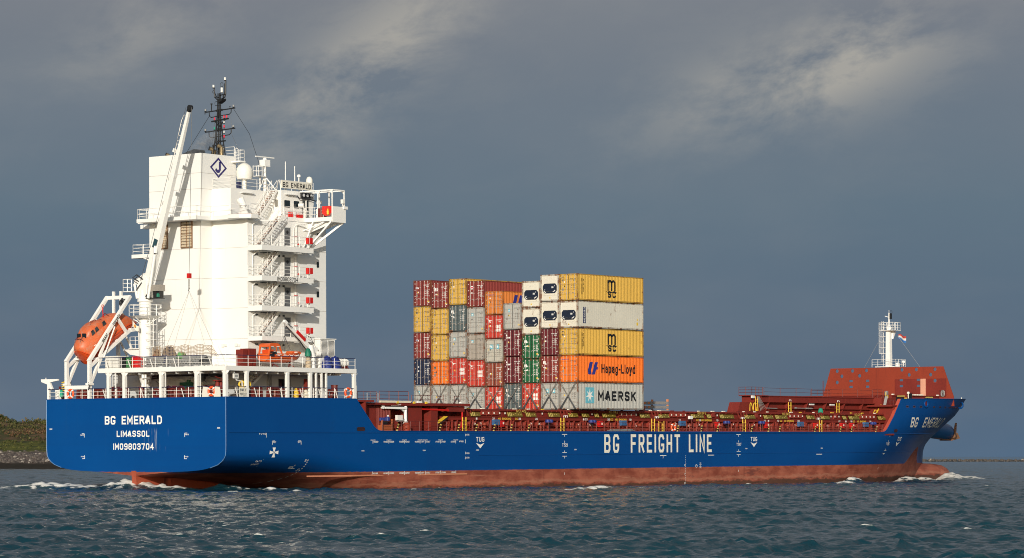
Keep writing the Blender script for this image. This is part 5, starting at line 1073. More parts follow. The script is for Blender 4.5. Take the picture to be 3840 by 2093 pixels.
b = MB(); b.tube([(4.4, 2.5, 11.2), (4.4, -3.2, 11.25), (4.3, -4.0, 11.1)], .12, 6); b.tube([(4.4, 3.5, 10.9), (4.4, 1, 11.0)], .07, 6); b.box(4.5, 5.2, -6.6, -5.6, 11.0, 11.3); b.box(3.0, 3.6, -6.2, -5.4, 11.05, 11.3); b.box(3.2, 3.7, -7.4, -6.6, 11.05, 11.3); b.lathe((4.4, -4.6, 10.9), [(.3, -.2), (.34, .1), (.2, .3)], 12, axis=(1, .3, 0)); part(b, 'vent_duct', M_DGREY, poop_house)
b = MB(); b.box(4.2, 4.58, -3.3, -1.9, 9.95, 10.55); b.cyl((4.4, -2.9, 10.5), (4.4, -2.9, 10.8), .2, n=10); part(b, 'equipment_locker', mat('locker_green', (.01, .10, .05), .5), poop_house)
b = MB(); b.box(9.9, 11.0, -10.9, -10.3, 8.95, 9.7); part(b, 'deck_box', M_BLACK); b = MB(); b.box(12.3, 13.0, -10.2, -9.6, 8.95, 10.0); b.box(13.2, 13.6, -10.0, -9.6, 8.95, 10.9); part(b, 'deck_box', M_RED)
cloth('yellow_hose', 'coiled yellow hose standing behind the side rail', 'hose', (10.3, -11.2, 8.95), .25, .95, M_YEL, 14)
cloth('white_sack', 'white sack standing behind the poop side rail', 'sack', (11.6, -11.25, 8.95), .26, .85, mat('sack', (.66, .62, .5), .8), 15)
# courtesy ensign below the crane platform
fl = MB(); nx, ny = 10, 6; fv = []
for i in range(nx + 1):
    for j in range(ny + 1): u, w = i / nx, j / ny; fv.append((1.2 - .1 * math.sin(u * 7), 1.35 - 1.35 * u * .75, 16.4 - .5 * w - .75 * u + .1 * math.sin(u * 9)))
fl.add(fv, [(i * (ny + 1) + j, (i + 1) * (ny + 1) + j, (i + 1) * (ny + 1) + j + 1, i * (ny + 1) + j + 1) for i in range(nx) for j in range(ny)])
t = thing('flag', 'white flag with an orange patch blowing below the crane platform', 'flag', (1.2, 1.35, 15.9)); fl.build('cloth', mat('flag_white', (.74, .68, .58), .8), t, origin=(1.2, 1.35, 15.9), smooth=60)
b = MB(); b.add([(1.16, 1.0, 16.0), (1.15, .82, 16.05), (1.14, .72, 15.8), (1.15, .9, 15.72)], [(0, 1, 2, 3)]); b.v = [(x - .12, y, z) for x, y, z in b.v]; b.build('emblem', mat('flag_orange', (.75, .30, .02), .8), t, origin=(1.2, 1.35, 15.9))
# ------------------------------------------------------------------ main deck, coaming and hatch covers
b = MB(); b.box(19.9, 25.05, -10.5, 10.5, 5.74, 8.60); b.box(25.05, 27.5, -9.0, 10.5, 5.74, 8.6); b.box(27.5, 30.0, -10.5, 10.5, 5.74, 8.6); b.box(30.0, 31.4, -9.2, 10.5, 5.74, 8.59); b.box(31.4, 32.5, -10.5, 10.5, 5.74, 8.6)
b.box(32.5, 37.0, -8.6, 8.6, 5.74, 8.58)
for k in range(9): x = 22.95 + .24 * k; b.prism([(x, -10.5), (x + .05, -10.57), (x + .13, -10.57), (x + .18, -10.5)], lambda u, v, w: (u, v, w), 5.76, 8.56)
cross = part(b, 'cross_deck_house', M_RED)
b = MB(); b.box(19.6, 37.2, -10.9, 10.9, 8.6, 8.72); b.box(19.6, 37.2, -10.95, -10.9, 8.45, 8.72); b.box(20.0, 22.8, -11.2, -10.95, 8.5, 8.7)
for x in (33.5, 35.2): b.prism([(-10.9, 8.45), (-8.6, 8.45), (-8.6, 7.5)], lambda u, v, w: (w, u, v), x, x + .08)
b.box(33.9, 36.6, -10.7, -8.6, 7.9, 8.45)
part(b, 'lashing_platform', M_RED, cross)
b = MB(); b.rail([(19.7, -10.8, 8.72), (22.6, -10.8, 8.72)], 1.05, 1.0, 3, .03, .04); b.rail([(23.0, -10.8, 8.72), (27.5, -10.8, 8.72)], 1.12, 1.5, 3, .035, .05); b.rail([(28.0, -10.8, 8.72), (31.0, -10.8, 8.72)], .78, 1.4, 2, .03, .04); b.rail([(28.0, 10.7, 8.72), (36, 10.7, 8.72)], 1.0, 1.5, 3)
for x in (33.6, 36.4): b.tube([(x, -10.4, 8.72), (x, -10.4, 9.55), (x, -10.0, 9.4), (x, -9.6, 9.5), (x + .1, -9.4, 8.72)], .03, 4); b.tube([(x, -10.4, 9.1), (x, -9.6, 9.1)], .025, 4)
part(b, 'railing', M_DRED, cross)
b = MB(); b.rail([(21.1, -10.85, 8.72), (22.7, -10.9, 8.72)], .92, 1.6, 2, .035, .04); part(b, 'gate', M_GREY, cross)
b = MB(); b.box(22.9, 27.3, -11.05, -10.9, 8.72, 8.92); b.prism([(27.3, 8.72), (27.3, 8.92), (27.75, 8.92), (27.55, 8.72)], lambda u, v, w: (u, w, v), -11.05, -10.9); part(b, 'hose_boom', mat('cream_boom', (.70, .62, .47), .5), cross)
b = MB()
for x in (25.4, 28.0, 29.9): b.box(x, x + .3, -11.06, -10.95, 8.66, 8.86)
b.m = 1
for x in (25.7, 28.8, 29.1, 35.6): b.box(x, x + .25, -11.0, -10.8, 8.74, 8.9)
b.each('container_socket', [M_YEL, M_LWHITE], cross)
b = MB(); b.cyl((27.1, -10.75, 5.8), (27.1, -10.75, 8.4), .19, .16, 12); b.beam((27.1, -10.75, 8.2), (23.9, -10.75, 8.22), .24, .44, up=(0, 1, 0), w2=.18, h2=.24); b.prism([(27.0, 7.75), (26.3, 8.1), (27.0, 8.2)], lambda u, v, w: (u, w, v), -10.82, -10.7); b.cyl((23.6, -10.85, 8.28), (23.6, -10.65, 8.28), .2, n=10); b.cyl((24.9, -10.8, 8.52), (26.2, -10.8, 8.58), .14, .16, 10); b.cyl((27.1, -10.75, 5.8), (27.1, -10.75, 6.9), .28, .26, 12)
part(b, 'hose_crane', M_WHITE, smooth=40)
b = MB(); b.tube([(30.0, -10.4, 8.12), (33.5, -10.6, 8.05), (36.1, -10.6, 7.98), (36.35, -10.6, 7.85), (36.35, -10.6, 6.7), (36.25, -10.6, 6.4), (35.6, -10.6, 6.2)], .09, 8); b.cyl((33.9, -10.6, 8.03), (34.05, -10.6, 8.03), .14, n=8); part(b, 'fire_main', M_FIRE, smooth=40)
b = MB(); b.beam((32.5, -10.4, 6.75), (33.9, -10.4, 7.42), .06, .5, up=(0, 1, 0)); b.m = 1
for k in range(9): p = Vector((32.5, -10.81, 6.75)).lerp(Vector((33.9, -10.81, 7.42)), k / 9); b.box(p.x, p.x + .1, -10.83, -10.81, p.z - .12, p.z + .04)
part(b, 'inclined_steps', [M_YEL, M_BLACK])
for x, z0, z1 in ((26.3, 5.8, 8.0), (30.5, 5.8, 8.0)): b = MB(); b.ladder((x, -9.3, z0), (x, -9.3, z1), .5, (1, 0, 0), .3, .045, .025); part(b, 'ladder', mat('ladder_ochre', (.45, .33, .06), .5))
b = MB(); b.box(22.9, 24.5, -11.2, -10.7, 5.8, 6.5); b.box(22.95, 23.1, -11.2, -11.05, 5.8, 7.0); b.box(24.5, 24.65, -11.2, -11.05, 5.8, 7.1); b.m = 1; b.box(23.2, 23.9, -11.1, -10.8, 6.5, 6.95); b.m = 2
for k in range(5): b.lathe((22.95 + .24 * k, -11.0, 6.9), [(.05, 0), (.14, .05), (.14, .3), (.05, .36)], 8)
b.lathe((24.0, -11.0, 6.85), [(.1, 0), (.26, .1), (.26, .4), (.1, .5)], 10); b.m = 3; b.cyl((24.1, -11, 7.35), (24.1, -11, 7.5), .08, n=8)
part(b, 'manifold', [mat('rust_orange', (.36, .09, .03), .6), M_BLACK, M_TARP, M_LAMPW])
b = MB(); b.box(25.7, 26.5, -10.9, -10.6, 7.0, 7.5); b.m = 1; b.box(26.0, 26.8, -10.85, -10.5, 6.85, 7.15); part(b, 'floodlight', [M_LAMPW, M_GREY])
b = MB(); b.lathe((26.7, -11.2, 5.8), [(.35, 0), (.42, .4), (.38, .8), (.2, 1.0)], 12); part(b, 'bollard', M_RED2, smooth=40)

CX0, CX1 = 33.9, 122.3
b = MB()
for s in (-1, 1):
    ya, yb = (-10.2, -9.55) if s < 0 else (9.55, 10.2)
    b.box(CX0, CX1, ya, yb, 7.08, 7.42); yw = (-9.75, -9.55) if s < 0 else (9.55, 9.75); b.box(CX0, CX1, yw[0], yw[1], 5.74, 7.08)
    b.box(CX0, CX1, min(s * 10.26, s * 10.2), max(s * 10.26, s * 10.2), 7.36, 7.42)
    b.box(CX0, CX1, min(s * 10.05, s * 9.75), max(s * 10.05, s * 9.75), 6.42, 6.47)
b.prism([(32.6, 6.1), (CX0, 7.08), (CX0, 7.42), (32.6, 6.5)], lambda u, v, w: (u, w, v), -10.2, -9.9)
b.box(CX0, CX0 + .3, -9.55, 9.55, 5.74, 7.42); b.box(CX1 - .3, CX1, -9.55, 9.55, 5.74, 7.42)
coam = part(b, 'hatch_coaming', M_RED)
b = MB(); k = 0; x = 34.9
while x < 121.8:
    b.prism([(-9.75, 5.74), (-9.75, 7.08), (-10.18, 7.08), (-10.05, 6.6), (-9.95, 5.74)], lambda u, v, w: (w, u, v), x, x + .09)
    if k % 3 == 0: b.box(x + .2, x + .34, -10.3, -10.16, 5.74, 7.08)
    x += .88 if k % 2 else 1.25; k += 1
b.each('coaming_stay', mat('stay_red', (.26, .034, .021), .55, var=.25), coam)
b = MB()
def ct(s, x, w, m=None, z=7.13, h=.23): text(b, s, stbd(-10.2, x, z, .012), h, .13, .04, .05, 0, w)
for s, x, w in (('NO SMOKING', 42.81, 2.2), ('CC', 45.71, .45), ('NO SMOKING', 63.67, 2.1), ('CC', 62.75, .5), ('NO SMOKING', 80.45, 2.08), ('CC', 79.41, .5), ('NO SMOKING', 97.96, 2.05), ('CC', 97.0, .45), ('NO SMOKING', 114.57, 2.05), ('CC', 113.6, .4)): ct(s, x, w)
part(b, 'lettering', mat('letter_yellow', (.80, .52, .05), .5), coam)
b = MB()
for s, x in (('27', 41.85), ('26', 46.3), ('25', 49.2), ('21', 58.1), ('20', 62.2), ('19', 66.3), ('17', 75.9), ('16', 79.95), ('15', 83.5), ('11', 93.5), ('10', 96.4), ('09', 100.9), ('07', 110.2), ('06', 113.0), ('05', 117.5)): ct(s, x, .4)
for x in (39.1, 57.7, 94.4, 111.8): b.box(x, x + .22, -10.225, -10.205, 7.13, 7.33)
part(b, 'lettering', M_LWHITE, coam)

# hatch covers
HC = [(37.6, 54.4, 'NO.4S', 46.0), (54.8, 71.4, 'NO.3AS', 62.6), (71.8, 88.8, 'NO.3FS', 79.8), (89.2, 105.4, 'NO.2AS', 97.6), (105.8, 122.2, 'NO.2FS', 114.1)]
PAN = [(38.35, 39.96), (44.56, 47.12), (47.72, 49.5), (51.68, 53.7), (55.26, 56.95), (57.68, 59.0), (59.95, 60.8), (61.44, 63.9), (68.52, 70.4), (72.06, 74.2), (78.57, 81.1), (81.76, 82.65), (84.4, 87.3), (89.6, 91.8), (93.64, 95.7), (96.15, 98.8), (103.1, 104.9), (106.27, 108.3), (111.3, 112.2), (112.78, 115.2), (119.7, 121.5)]
rnd = random.Random(11)
for x0, x1, nm, xt in HC:
    b = MB(); b.box(x0, x1, -9.8, 9.8, 7.44, 8.20)
    b.box(x0, x1, -10.02, 10.02, 8.06, 8.22)
    hc = part(b, 'hatch_cover', M_RED)
    b = MB(); x = x0 + .5
    while x < x1 - .6:                                                # stiffened skirt with deep notches
        w = rnd.choice((.7, .9, 1.3)); covered = any(a - .25 < x < c + .1 or a - .25 < x + w < c + .1 for a, c in PAN)
        if not covered: b.prism([(-9.8, 7.5), (-9.8, 8.06), (-10.05, 8.06), (-10.0, 7.6)], lambda u, v, q: (q, u, v), x, x + w * .8)
        else: b.prism([(-9.8, 7.9), (-9.8, 8.06), (-10.1, 8.06)], lambda u, v, q: (q, u, v), x, x + w * .8)
        x += w
    for xx in (x0 + .05, x0 + .65, x1 - .7, x1 - .12): b.beam((xx, -10.1, 8.15), (xx + .35, -10.1, 7.5), .07, .1)
    b.each('skirt_stiffener', mat('skirt_red', (.24, .032, .02), .55, var=.25), hc)
    for a, c in PAN:
        if x0 < a < x1:
            b = MB(); sl = .34; P = lambda u, v: (u + sl * (1 - v) * -1 + sl, -10.0 - .42 * (1 - v), 7.48 + .42 * v)
            pt = lambda u, v, o=0: Vector((u - sl * (1 - v), -10.0 - .42 * (1 - v) - o, 7.48 + .42 * v + o * .6))
            b.add([pt(a, 0), pt(c, 0), pt(c, 1), pt(a, 1)], [(0, 1, 2, 3)]); b.add([pt(a, 0, -.05), pt(c, 0, -.05), pt(c, 1, -.05), pt(a, 1, -.05)], [(0, 1, 2, 3)]); b.m = 1
            for k in range(3): u = a + .06 + .27 * k; b.add([pt(u, 0, .006), pt(u + .14, 0, .006), pt(u + .14, 1, .006), pt(u, 1, .006)], [(0, 1, 2, 3)]) if u + .2 < c else None
            for k in range(int((c - a - .8) / .42)): u = a + .95 + .42 * k; v = rnd.uniform(.1, .7); b.add([pt(u, v, .006), pt(u + .16, v + .02, .006), pt(u + .2, v + .2, .006), pt(u + .06, v + .16, .006)], [(0, 1, 2, 3)])
            part(b, 'hazard_panel', [M_OLIVE, M_PALEY], hc)
    b = MB(); x = x0 + 1.9
    while x < x1 - 1.6:
        if not any(a - .4 < x < c + .3 for a, c in PAN): b.box(x, x + .15, -10.09, -10.05, 7.72, 7.90)
        x += .92
    b.each('white_tag', M_LETTER, hc)
    b = MB(); b.m = 0
    for k in range(7):
        x = x0 + .4 + (x1 - x0 - 1.2) * k / 6 + rnd.uniform(-.3, .3); b.m = rnd.choice((0, 1, 1, 2)); b.box(x, x + rnd.choice((.25, .35, .5)), -10.0, -9.8, 8.225, 8.31)
    b.each('container_socket', [M_YEL, M_LETTER, M_DRED], hc)
    b = MB(); text(b, nm, stbd(-10.12, xt, 7.9, .012), .30, .17, .06, .055, 0, 1.7); part(b, 'lettering', mat('letter_gold', (.62, .42, .09), .5), hc)
    b = MB()
    for xx in (x1 - .35, x1 - .0): b.tube([(xx, -10.35, 7.42), (xx, -10.35, 7.62), (xx + .28, -10.35, 7.62), (xx + .28, -10.35, 7.42)], .035, 5)
    b.each('lifting_eye', M_WRAIL, hc)
# side rails, ladders, boxes and pipework of the starboard side deck
b = MB(); b.rail([(22.6, -11.55, 5.9), (118.3, -11.55, 5.9)], .98, 1.43, 3, .024, .035); part(b, 'side_railing', M_DRED)
b = MB(); b.rail([(22.6, 11.55, 5.9), (118.3, 11.55, 5.9)], .98, 1.43, 3, .024, .035); part(b, 'side_railing', M_DRED)
for x in (35.8, 52.5, 69.3, 87.6, 104.3): b = MB(); b.ladder((x, -11.3, 5.8), (x, -11.3, 7.35), .55, (1, 0, 0), .32, .055, .028); part(b, 'ladder', M_YEL)
b = MB(); b.tube([(70.25, -11.4, 5.9), (70.25, -11.4, 6.9), (70.9, -11.4, 6.9), (70.9, -11.4, 5.9)], .05, 5); b.tube([(70.1, -11.5, 5.9), (70.1, -11.5, 7.1)], .04, 5); b.tube([(71.1, -11.5, 5.9), (71.1, -11.5, 7.1)], .04, 5); b.box(70.05, 71.15, -11.55, -11.45, 5.85, 5.97); part(b, 'gate', M_YEL)
def boxpart(name, x, z, w, h, m, y=-10.8, d=.35, lamp_=False):
    b = MB(); b.prism([(-w / 2, -h / 2), (w / 2, -h / 2), (w / 2, h / 2 - .04), (w / 2 - .04, h / 2), (-w / 2 + .04, h / 2), (-w / 2, h / 2 - .04)], lambda u, v, q: (x + u, q, z + v), y - d / 2, y + d / 2); b.m = 1
    if lamp_: b.box(x + .05, x + .25, y - d / 2 - .01, y - d / 2, z - .06, z + .16)
    else: b.box(x - w * .3, x - w * .22, y - d / 2 - .012, y - d / 2, z - .05, z + .05); b.box(x + w * .2, x + w * .28, y - d / 2 - .012, y - d / 2, z - .12, z - .04)
    b.m = 2; b.box(x - .06, x + .06, y - .05, y + .05, 5.74, z - h / 2); return part(b, name, [m, M_LETTER if lamp_ else M_BLACK, M_DRED])
for x in (42.57, 59.98, 82.76, 93.12, 103.93, 110.0, 112.32): boxpart('fire_hose_box', x, 6.72, .62, .62, M_FIRE, lamp_=True)
for x in (41.68, 64.26, 75.71, 100.59, 115.6): boxpart('valve_box', x, 6.85, .95, .58, M_BLUEB)
for x in (50.87, 58.64, 84.77, 92.13, 117.42):
    b = MB(); b.m = 0
    for k in range(2): b.lathe((x - .28 + .5 * k, -10.8, 6.78), [(.10, 0), (.27, .05), (.30, .2), (.26, .38), (.08, .42)], 10)
    b.m = 1; b.tube([(x - .3, -10.8, 6.8), (x - .1, -10.85, 6.55), (x + .1, -10.8, 6.8)], .05, 5); b.box(x - .05, x + .05, -10.85, -10.75, 5.74, 6.8); part(b, 'tarped_winch', [M_TARP, M_BLACK], smooth=60)
for x in (25.03, 31.7, 34.66, 37.58, 40.53, 43.41, 46.39, 73.9, 78.6, 81.9, 89.0, 92.6, 95.0, 102.8, 108.6, 111.2, 117.0):
    b = MB(); p, q = Vector((x - .1, -11.45, 5.92)), Vector((x + .14, -11.45, 6.62))
    for k in range(5): b.m = k % 2; b.beam(p.lerp(q, k / 5), p.lerp(q, (k + 1) / 5), .13, .10)
    part(b, 'striped_stay', [M_PALEY, M_BLACK])
for x in (38.0, 39.0, 48.9, 53.3, 55.9, 58.0, 66.6, 74.3, 76.9, 86.0, 90.4, 99.4, 104.9, 106.6, 118.2, 47.5, 79.0, 109.0):
    b = MB(); k = rnd.random(); h = 6.55 + .3 * k
    b.tube([(x, -10.55, 5.74), (x + .12, -10.55, h - .15), (x + .22, -10.55, h), (x + .38, -10.55, h + .02)], .085, 7); b.m = 1; b.cyl((x + .36, -10.55, h + .02), (x + .5, -10.55, h), .10, n=8); part(b, 'vent_pipe', [M_RED2, M_LETTER], smooth=40)
for x in (40.2, 43.9, 49.8, 56.5, 61.3, 67.9, 77.8, 83.9, 88.2, 94.4, 98.3, 101.9, 107.5, 113.6, 116.4):
    b = MB(); b.lathe((x, -10.45, 5.74), [(.16, 0), (.16, .75), (.28, .8), (.28, 1.0), (.12, 1.1)], 10); part(b, 'mushroom_vent', M_RED2, smooth=40)
b = MB()
for z, y, a, c in ((5.98, -10.9, 34, 121), (6.12, -10.85, 50, 121), (6.28, -10.8, 55, 88), (6.44, -10.75, 56, 70), (6.36, -10.8, 90, 121), (6.56, -10.7, 100, 119), (6.2, -10.6, 36, 50)): b.tube([(a, y, z), ((a + c) / 2, y, z), (c, y, z)], .045, 5)
x = 36
while x < 120: b.tube([(x, -10.9, 5.75), (x, -10.85, 6.9)], .035, 4); x += rnd.uniform(1.2, 2.8)
part(b, 'deck_pipe', mat('pipe_red', (.29, .045, .026), .5, var=.2), smooth=40)
b = MB()
for z in (6.0, 6.1): b.cyl((61.3, -11.2, z), (65.2, -11.2, z), .07, n=6)
for k in range(3): b.cyl((60.7 + .2 * k, -11.25, 6.02), (66.0 - .3 * k, -11.1, 6.05 + .08 * k), .04, n=5)
part(b, 'spare_pole', M_GREY)
for x, z in ((77.4, 7.48),): b = MB(); b.box(x - .3, x + .3, -10.9, -10.65, 7.35, 7.7); b.m = 1; b.tube([(x + .2, -10.8, 5.74), (x + .2, -10.8, 7.4)], .05, 5); part(b, 'floodlight', [M_LAMPW, M_DRED])
b = MB(); b.box(39.2, 40.3, -11.2, -10.9, 5.78, 6.1); part(b, 'deck_box', M_RED2)
# raised hatch trunk forward
RY = -8.2
b = MB(); b.box(96.3, 123.4, -7.9, -6.8, 8.2, 9.5); b.box(96.3, 123.4, RY, -6.6, 9.55, 10.22); b.box(96.2, 123.5, RY - .12, -6.5, 10.14, 10.24); b.box(95.6, 123.5, RY - .3, -6.5, 9.45, 9.55)
b.prism([(91.0, 8.2), (91.6, 9.42), (95.6, 9.45), (95.6, 8.2)], lambda u, v, w: (u, w, v), RY, -6.7); b.box(94.2, 95.9, RY - .2, -6.7, 9.45, 10.16); b.box(93.7, 97.2, RY - .3, -6.6, 10.16, 10.26)
x = 97.4
while x < 123: b.prism([(-7.9, 8.2), (-7.9, 9.45), (RY - .28, 9.45), (-7.98, 8.2)], lambda u, v, w: (w, u, v), x, x + .1); b.box(x + .5, x + .56, RY - .03, RY, 9.55, 10.14); x += 4.3
b.box(98, 122, RY - .05, -7.9, 8.72, 8.78)
b.box(121.8, 124.6, -9.4, 9.4, 9.3, 10.2); b.prism([(122.2, 7.3), (124.5, 9.2), (124.9, 9.2), (124.9, 8.6), (122.8, 7.0)], lambda u, v, w: (u, w, v), -10.6, -9.8)
b.box(121.5, 124.2, -10.8, -9.2, 8.75, 8.85)
trunk = part(b, 'hatch_trunk', M_RED)
b = MB(); xs = [96.6 + 3.55 * k for k in range(8)]
for x in xs: b.tube([(x, RY - .05, 10.24), (x, RY - .05, 11.2)], .035, 4)
for z in (10.7, 11.15): b.tube([(x, RY - .05, z - .04 * (i % 2)) for i, x in enumerate(xs)], .016, 4)
part(b, 'wire_rail', M_DRED, trunk)
b = MB(); b.rail([(93.9, RY - .1, 10.26), (96.2, RY - .1, 10.26)], .95, .8, 3, .03, .045); b.rail([(93.9, -6.5, 10.26), (93.9, RY - .1, 10.26)], .95, .8, 3, .03, .045); b.rail([(107.6, -7.9, 10.24), (112, -7.9, 10.24)], .75, 1.4, 2, .03, .04); b.rail([(121.6, -10.7, 8.85), (124.1, -10.7, 8.85)], 1.0, .8, 3, .025, .03); b.rail([(121.5, RY - .1, 10.24), (123.9, RY - .1, 10.24)], 1.0, 1.2, 3, .025, .035)
part(b, 'railing', M_DRED, trunk)
for x in (101.8, 112.8): b = MB(); b.ladder((x, RY - .35, 8.3), (x, RY - .35, 9.5), .55, (1, 0, 0), .3, .05, .03); b.m = 1; b.tube([(x - .2, RY - .4, 9.6), (x - .2, RY - .4, 9.78), (x + .2, RY - .4, 9.78), (x + .2, RY - .4, 9.6)], .03, 4); part(b, 'ladder', [M_YEL, M_WRAIL], trunk)
b = MB(); b.ladder((94.6, RY - .35, 8.4), (94.5, RY - .35, 10.1), .45, (1, 0, 0), .35, .05, .03)
for x in (93.0, 93.75): b.tube([(x, RY - .4, 8.4), (x + .05, RY - .4, 9.2), (x + .2, RY - .4, 9.36), (x + .35, RY - .4, 9.25), (x + .75, RY - .4, 8.4)], .045, 5)
part(b, 'ladder', M_YEL, trunk)
b = MB(); b.ladder((120.9, -9.0, 8.35), (122.9, -9.0, 10.2), .5, (0, 1, 0), .35, .05, .03); b.tube([(120.6, -9.3, 8.3), (122.7, -9.3, 10.1), (122.9, -9.3, 10.0)], .05, 5); b.tube([(123.0, -9.3, 8.85), (123.0, -9.3, 10.9)], .05, 5); b.tube([(123.5, -9.3, 8.85), (123.5, -9.3, 10.9)], .05, 5); b.tube([(123.9, -9.3, 8.85), (123.8, -9.3, 9.8), (123.5, -9.3, 10.0)], .05, 5); part(b, 'ladder', M_YEL, trunk)
b = MB()
for k in range(5): b.tube([(94.6 + .1 * k, RY - .4, 10.1), (95.3 + .25 * k, RY - .45, 8.4 + .1 * k)], .028, 4)
for k in range(5): b.tube([(121.9 + .12 * k, -9.5, 8.8), (122.5 + .15 * k, -9.5, 10.4)], .04, 4)
for k in range(4): b.torus((123.3, -9.2, 10.6 + .12 * k), (.2, .3, 1), .22, .05, 10, 4)
part(b, 'lashing_wire_bundle', M_GREY, trunk)
for x in (106.2, 110.9): b = MB(); b.box(x, x + 1.0, RY - .45, RY - .3, 9.18, 9.34); part(b, 'light_fitting', M_LAMPW, trunk)
b = MB(); b.box(93.4, 93.9, RY - .5, RY - .3, 9.9, 10.2); part(b, 'floodlight', M_LAMPW, trunk)
b = MB(); b.tube([(96.6, RY - .35, 8.75), (99, RY - .35, 8.73)], .05, 5); b.tube([(102.8, RY - .35, 8.8), (107, RY - .35, 8.78)], .05, 5); b.box(105.4, 106.6, RY - .45, RY - .3, 8.72, 8.86); b.box(103, 103.3, RY - .4, RY - .3, 8.74, 8.9); part(b, 'hydraulic_pipe', M_GREY, trunk)
# forecastle: hatch house, breakwater with light ports, foremast
b = MB(); b.box(125.0, 137.0, -9.0, 9.0, 9.3, 10.55); b.box(128.1, 129.6, -9.3, -8, 10.0, 10.95); b.box(124.9, 137.1, -9.15, 9.15, 10.5, 10.6); b.m = 1; b.box(128.75, 129.45, -9.32, -9.3, 10.2, 10.85); b.box(126.0, 127.9, -9.05, -9.0, 9.7, 10.35); b.box(133.1, 135.0, -9.05, -9.0, 9.7, 10.3); b.m = 2
for x0, x1, z in ((126.0, 127.9, 10.4), (133.1, 135.0, 10.3)):
    for k in range(7): u = x0 + (x1 - x0) * k / 7; b.prism([(u, z), (u + .14, z), (u + .3, z + .16), (u + .16, z + .16)], lambda a, c, w: (a, w, c), -9.2, -9.16)
b.m = 3
for x in (129.9, 130.6, 131.2, 131.8, 132.2, 136.2, 124.9): b.box(x, x + .35, -9.2, -9.0, 10.61, 10.75)
fh = part(b, 'forecastle_house', [M_RED, M_BLACK, M_PALEY, M_LETTER])
b = MB(); b.lathe((128.2, -9.5, 10.2), [(.05, 0), (.06, .5), (.17, .6), (.17, .8), (.05, .85)], 8); b.m = 1; b.box(127.6, 128.1, -9.4, -9.3, 9.6, 10.3); part(b, 'vent_cap', [M_LETTER, M_YEL], fh)
cloth('tarpaulin_bundle', 'blue tarpaulin bundle tucked behind the sloping edge of the bow bulwark', 'tarpaulin', (124.6, -10.4, 8.85), .35, 1.0, M_TARP, 17)
cloth('canvas_cover', 'small green cloth lying on a forward hatch cover', 'cloth', (106.9, -9.7, 8.23), .32, .55, mat('cloth_teal', (.01, .24, .15), .8), 18)
bm = bmesh.new(); edges = []
def loop(pts):
    vs_ = [bm.verts.new((0, y, z)) for y, z in pts]; edges.extend(bm.edges.new((vs_[i], vs_[(i + 1) % len(vs_)])) for i in range(len(vs_)))
loop([(9.55, 9.3), (9.4, 10.6), (8.15, 14.44), (-8.7, 14.44), (-10.2, 10.6), (-10.3, 9.3)])
for y, z in ((7.16, 14.08), (4.82, 14.08), (2.7, 14.1), (-2.63, 14.1), (-4.76, 14.1), (-7.5, 14.08), (6.45, 13.4), (3.74, 13.42), (-3.69, 13.42), (-6.86, 13.4), (7.16, 12.6), (-7.5, 12.62)): loop([(y + .24 * math.cos(2 * math.pi * k / 16), z + .24 * math.sin(2 * math.pi * k / 16)) for k in range(16)])
for y, z in ((5.05, 12.75), (2.54, 12.75), (-2.53, 12.75), (-5.06, 12.75), (5.05, 11.98), (2.54, 11.98), (-2.53, 11.98), (-5.06, 11.98)): loop([(y - .27, z - .14), (y + .27, z - .14), (y + .27, z + .14), (y - .27, z + .14)])
bmesh.ops.triangle_fill(bm, use_beauty=True, use_dissolve=False, edges=edges)
r_ = bmesh.ops.extrude_face_region(bm, geom=bm.faces[:]); bmesh.ops.translate(bm, verts=[g for g in r_['geom'] if isinstance(g, bmesh.types.BMVert)], vec=(.10, 0, 0)); bmesh.ops.recalc_face_normals(bm, faces=bm.faces)
me = bpy.data.meshes.new('breakwater'); bm.to_mesh(me); bm.free(); me.materials.append(M_RED2); bw = bpy.data.objects.new('breakwater', me); COL.objects.link(bw); bw.parent = ship
me.transform(Matrix.Translation((138.5, 0, 0)))
b = MB()
for y in (9.3, -1.63): b.box(138.45, 138.5, y - .04, y + .04, 10, 12.86)
def panel(y0, y1, z0, z1, holes):                                      # repainted plates, cut round the openings
    ys = sorted({y0, y1} | {c for h in holes for c in h[:2]}); zs = sorted({z0, z1} | {c for h in holes for c in h[2:]})
    for ya, yb in zip(ys[:-1], ys[1:]):
        for za, zb in zip(zs[:-1], zs[1:]):
            if not any(h[0] < (ya + yb) / 2 < h[1] and h[2] < (za + zb) / 2 < h[3] for h in holes): b.add([(138.48, ya, za), (138.48, yb, za), (138.48, yb, zb), (138.48, ya, zb)], [(0, 1, 2, 3)])
hl = [(y - .27, y + .27, z - .14, z + .14) for y in (-2.53, -5.06) for z in (12.75, 11.98)] + [(-7.76, -7.24, 12.36, 12.88)]
panel(-9.2, -1.63, 10.6, 12.86, hl); part(b, 'repainted_plate', M_RED, bw)
b = MB(); b.box(138.40, 138.465, -6.19, -5.43, 10.6, 12.88); part(b, 'primed_strip', M_WOOD, bw)
b = MB(); b.box(138.43, 138.47, -9.1, -8.2, 10.5, 11.4); b.m = 1
for k in range(3): b.torus((138.3, -8.75, 10.8 + .15 * k), (1, 0, 0), .25, .05, 10, 4)
part(b, 'coiled_wire', [M_DRED, M_GREY], bw)
b = MB(); b.cyl((156.9, -1.2, 10.35), (156.9, -1.2, 10.7), .08, n=6); part(b, 'bow_post', M_LETTER)
b = MB(); b.prism([(-.36, -.36), (.36, -.36), (.36, .36), (-.36, .36)], lambda u, v, w: (139.7 + u * (1 - .22 * (w - 10) / 10), v * (1 - .22 * (w - 10) / 10), w), 9.4, 19.3)
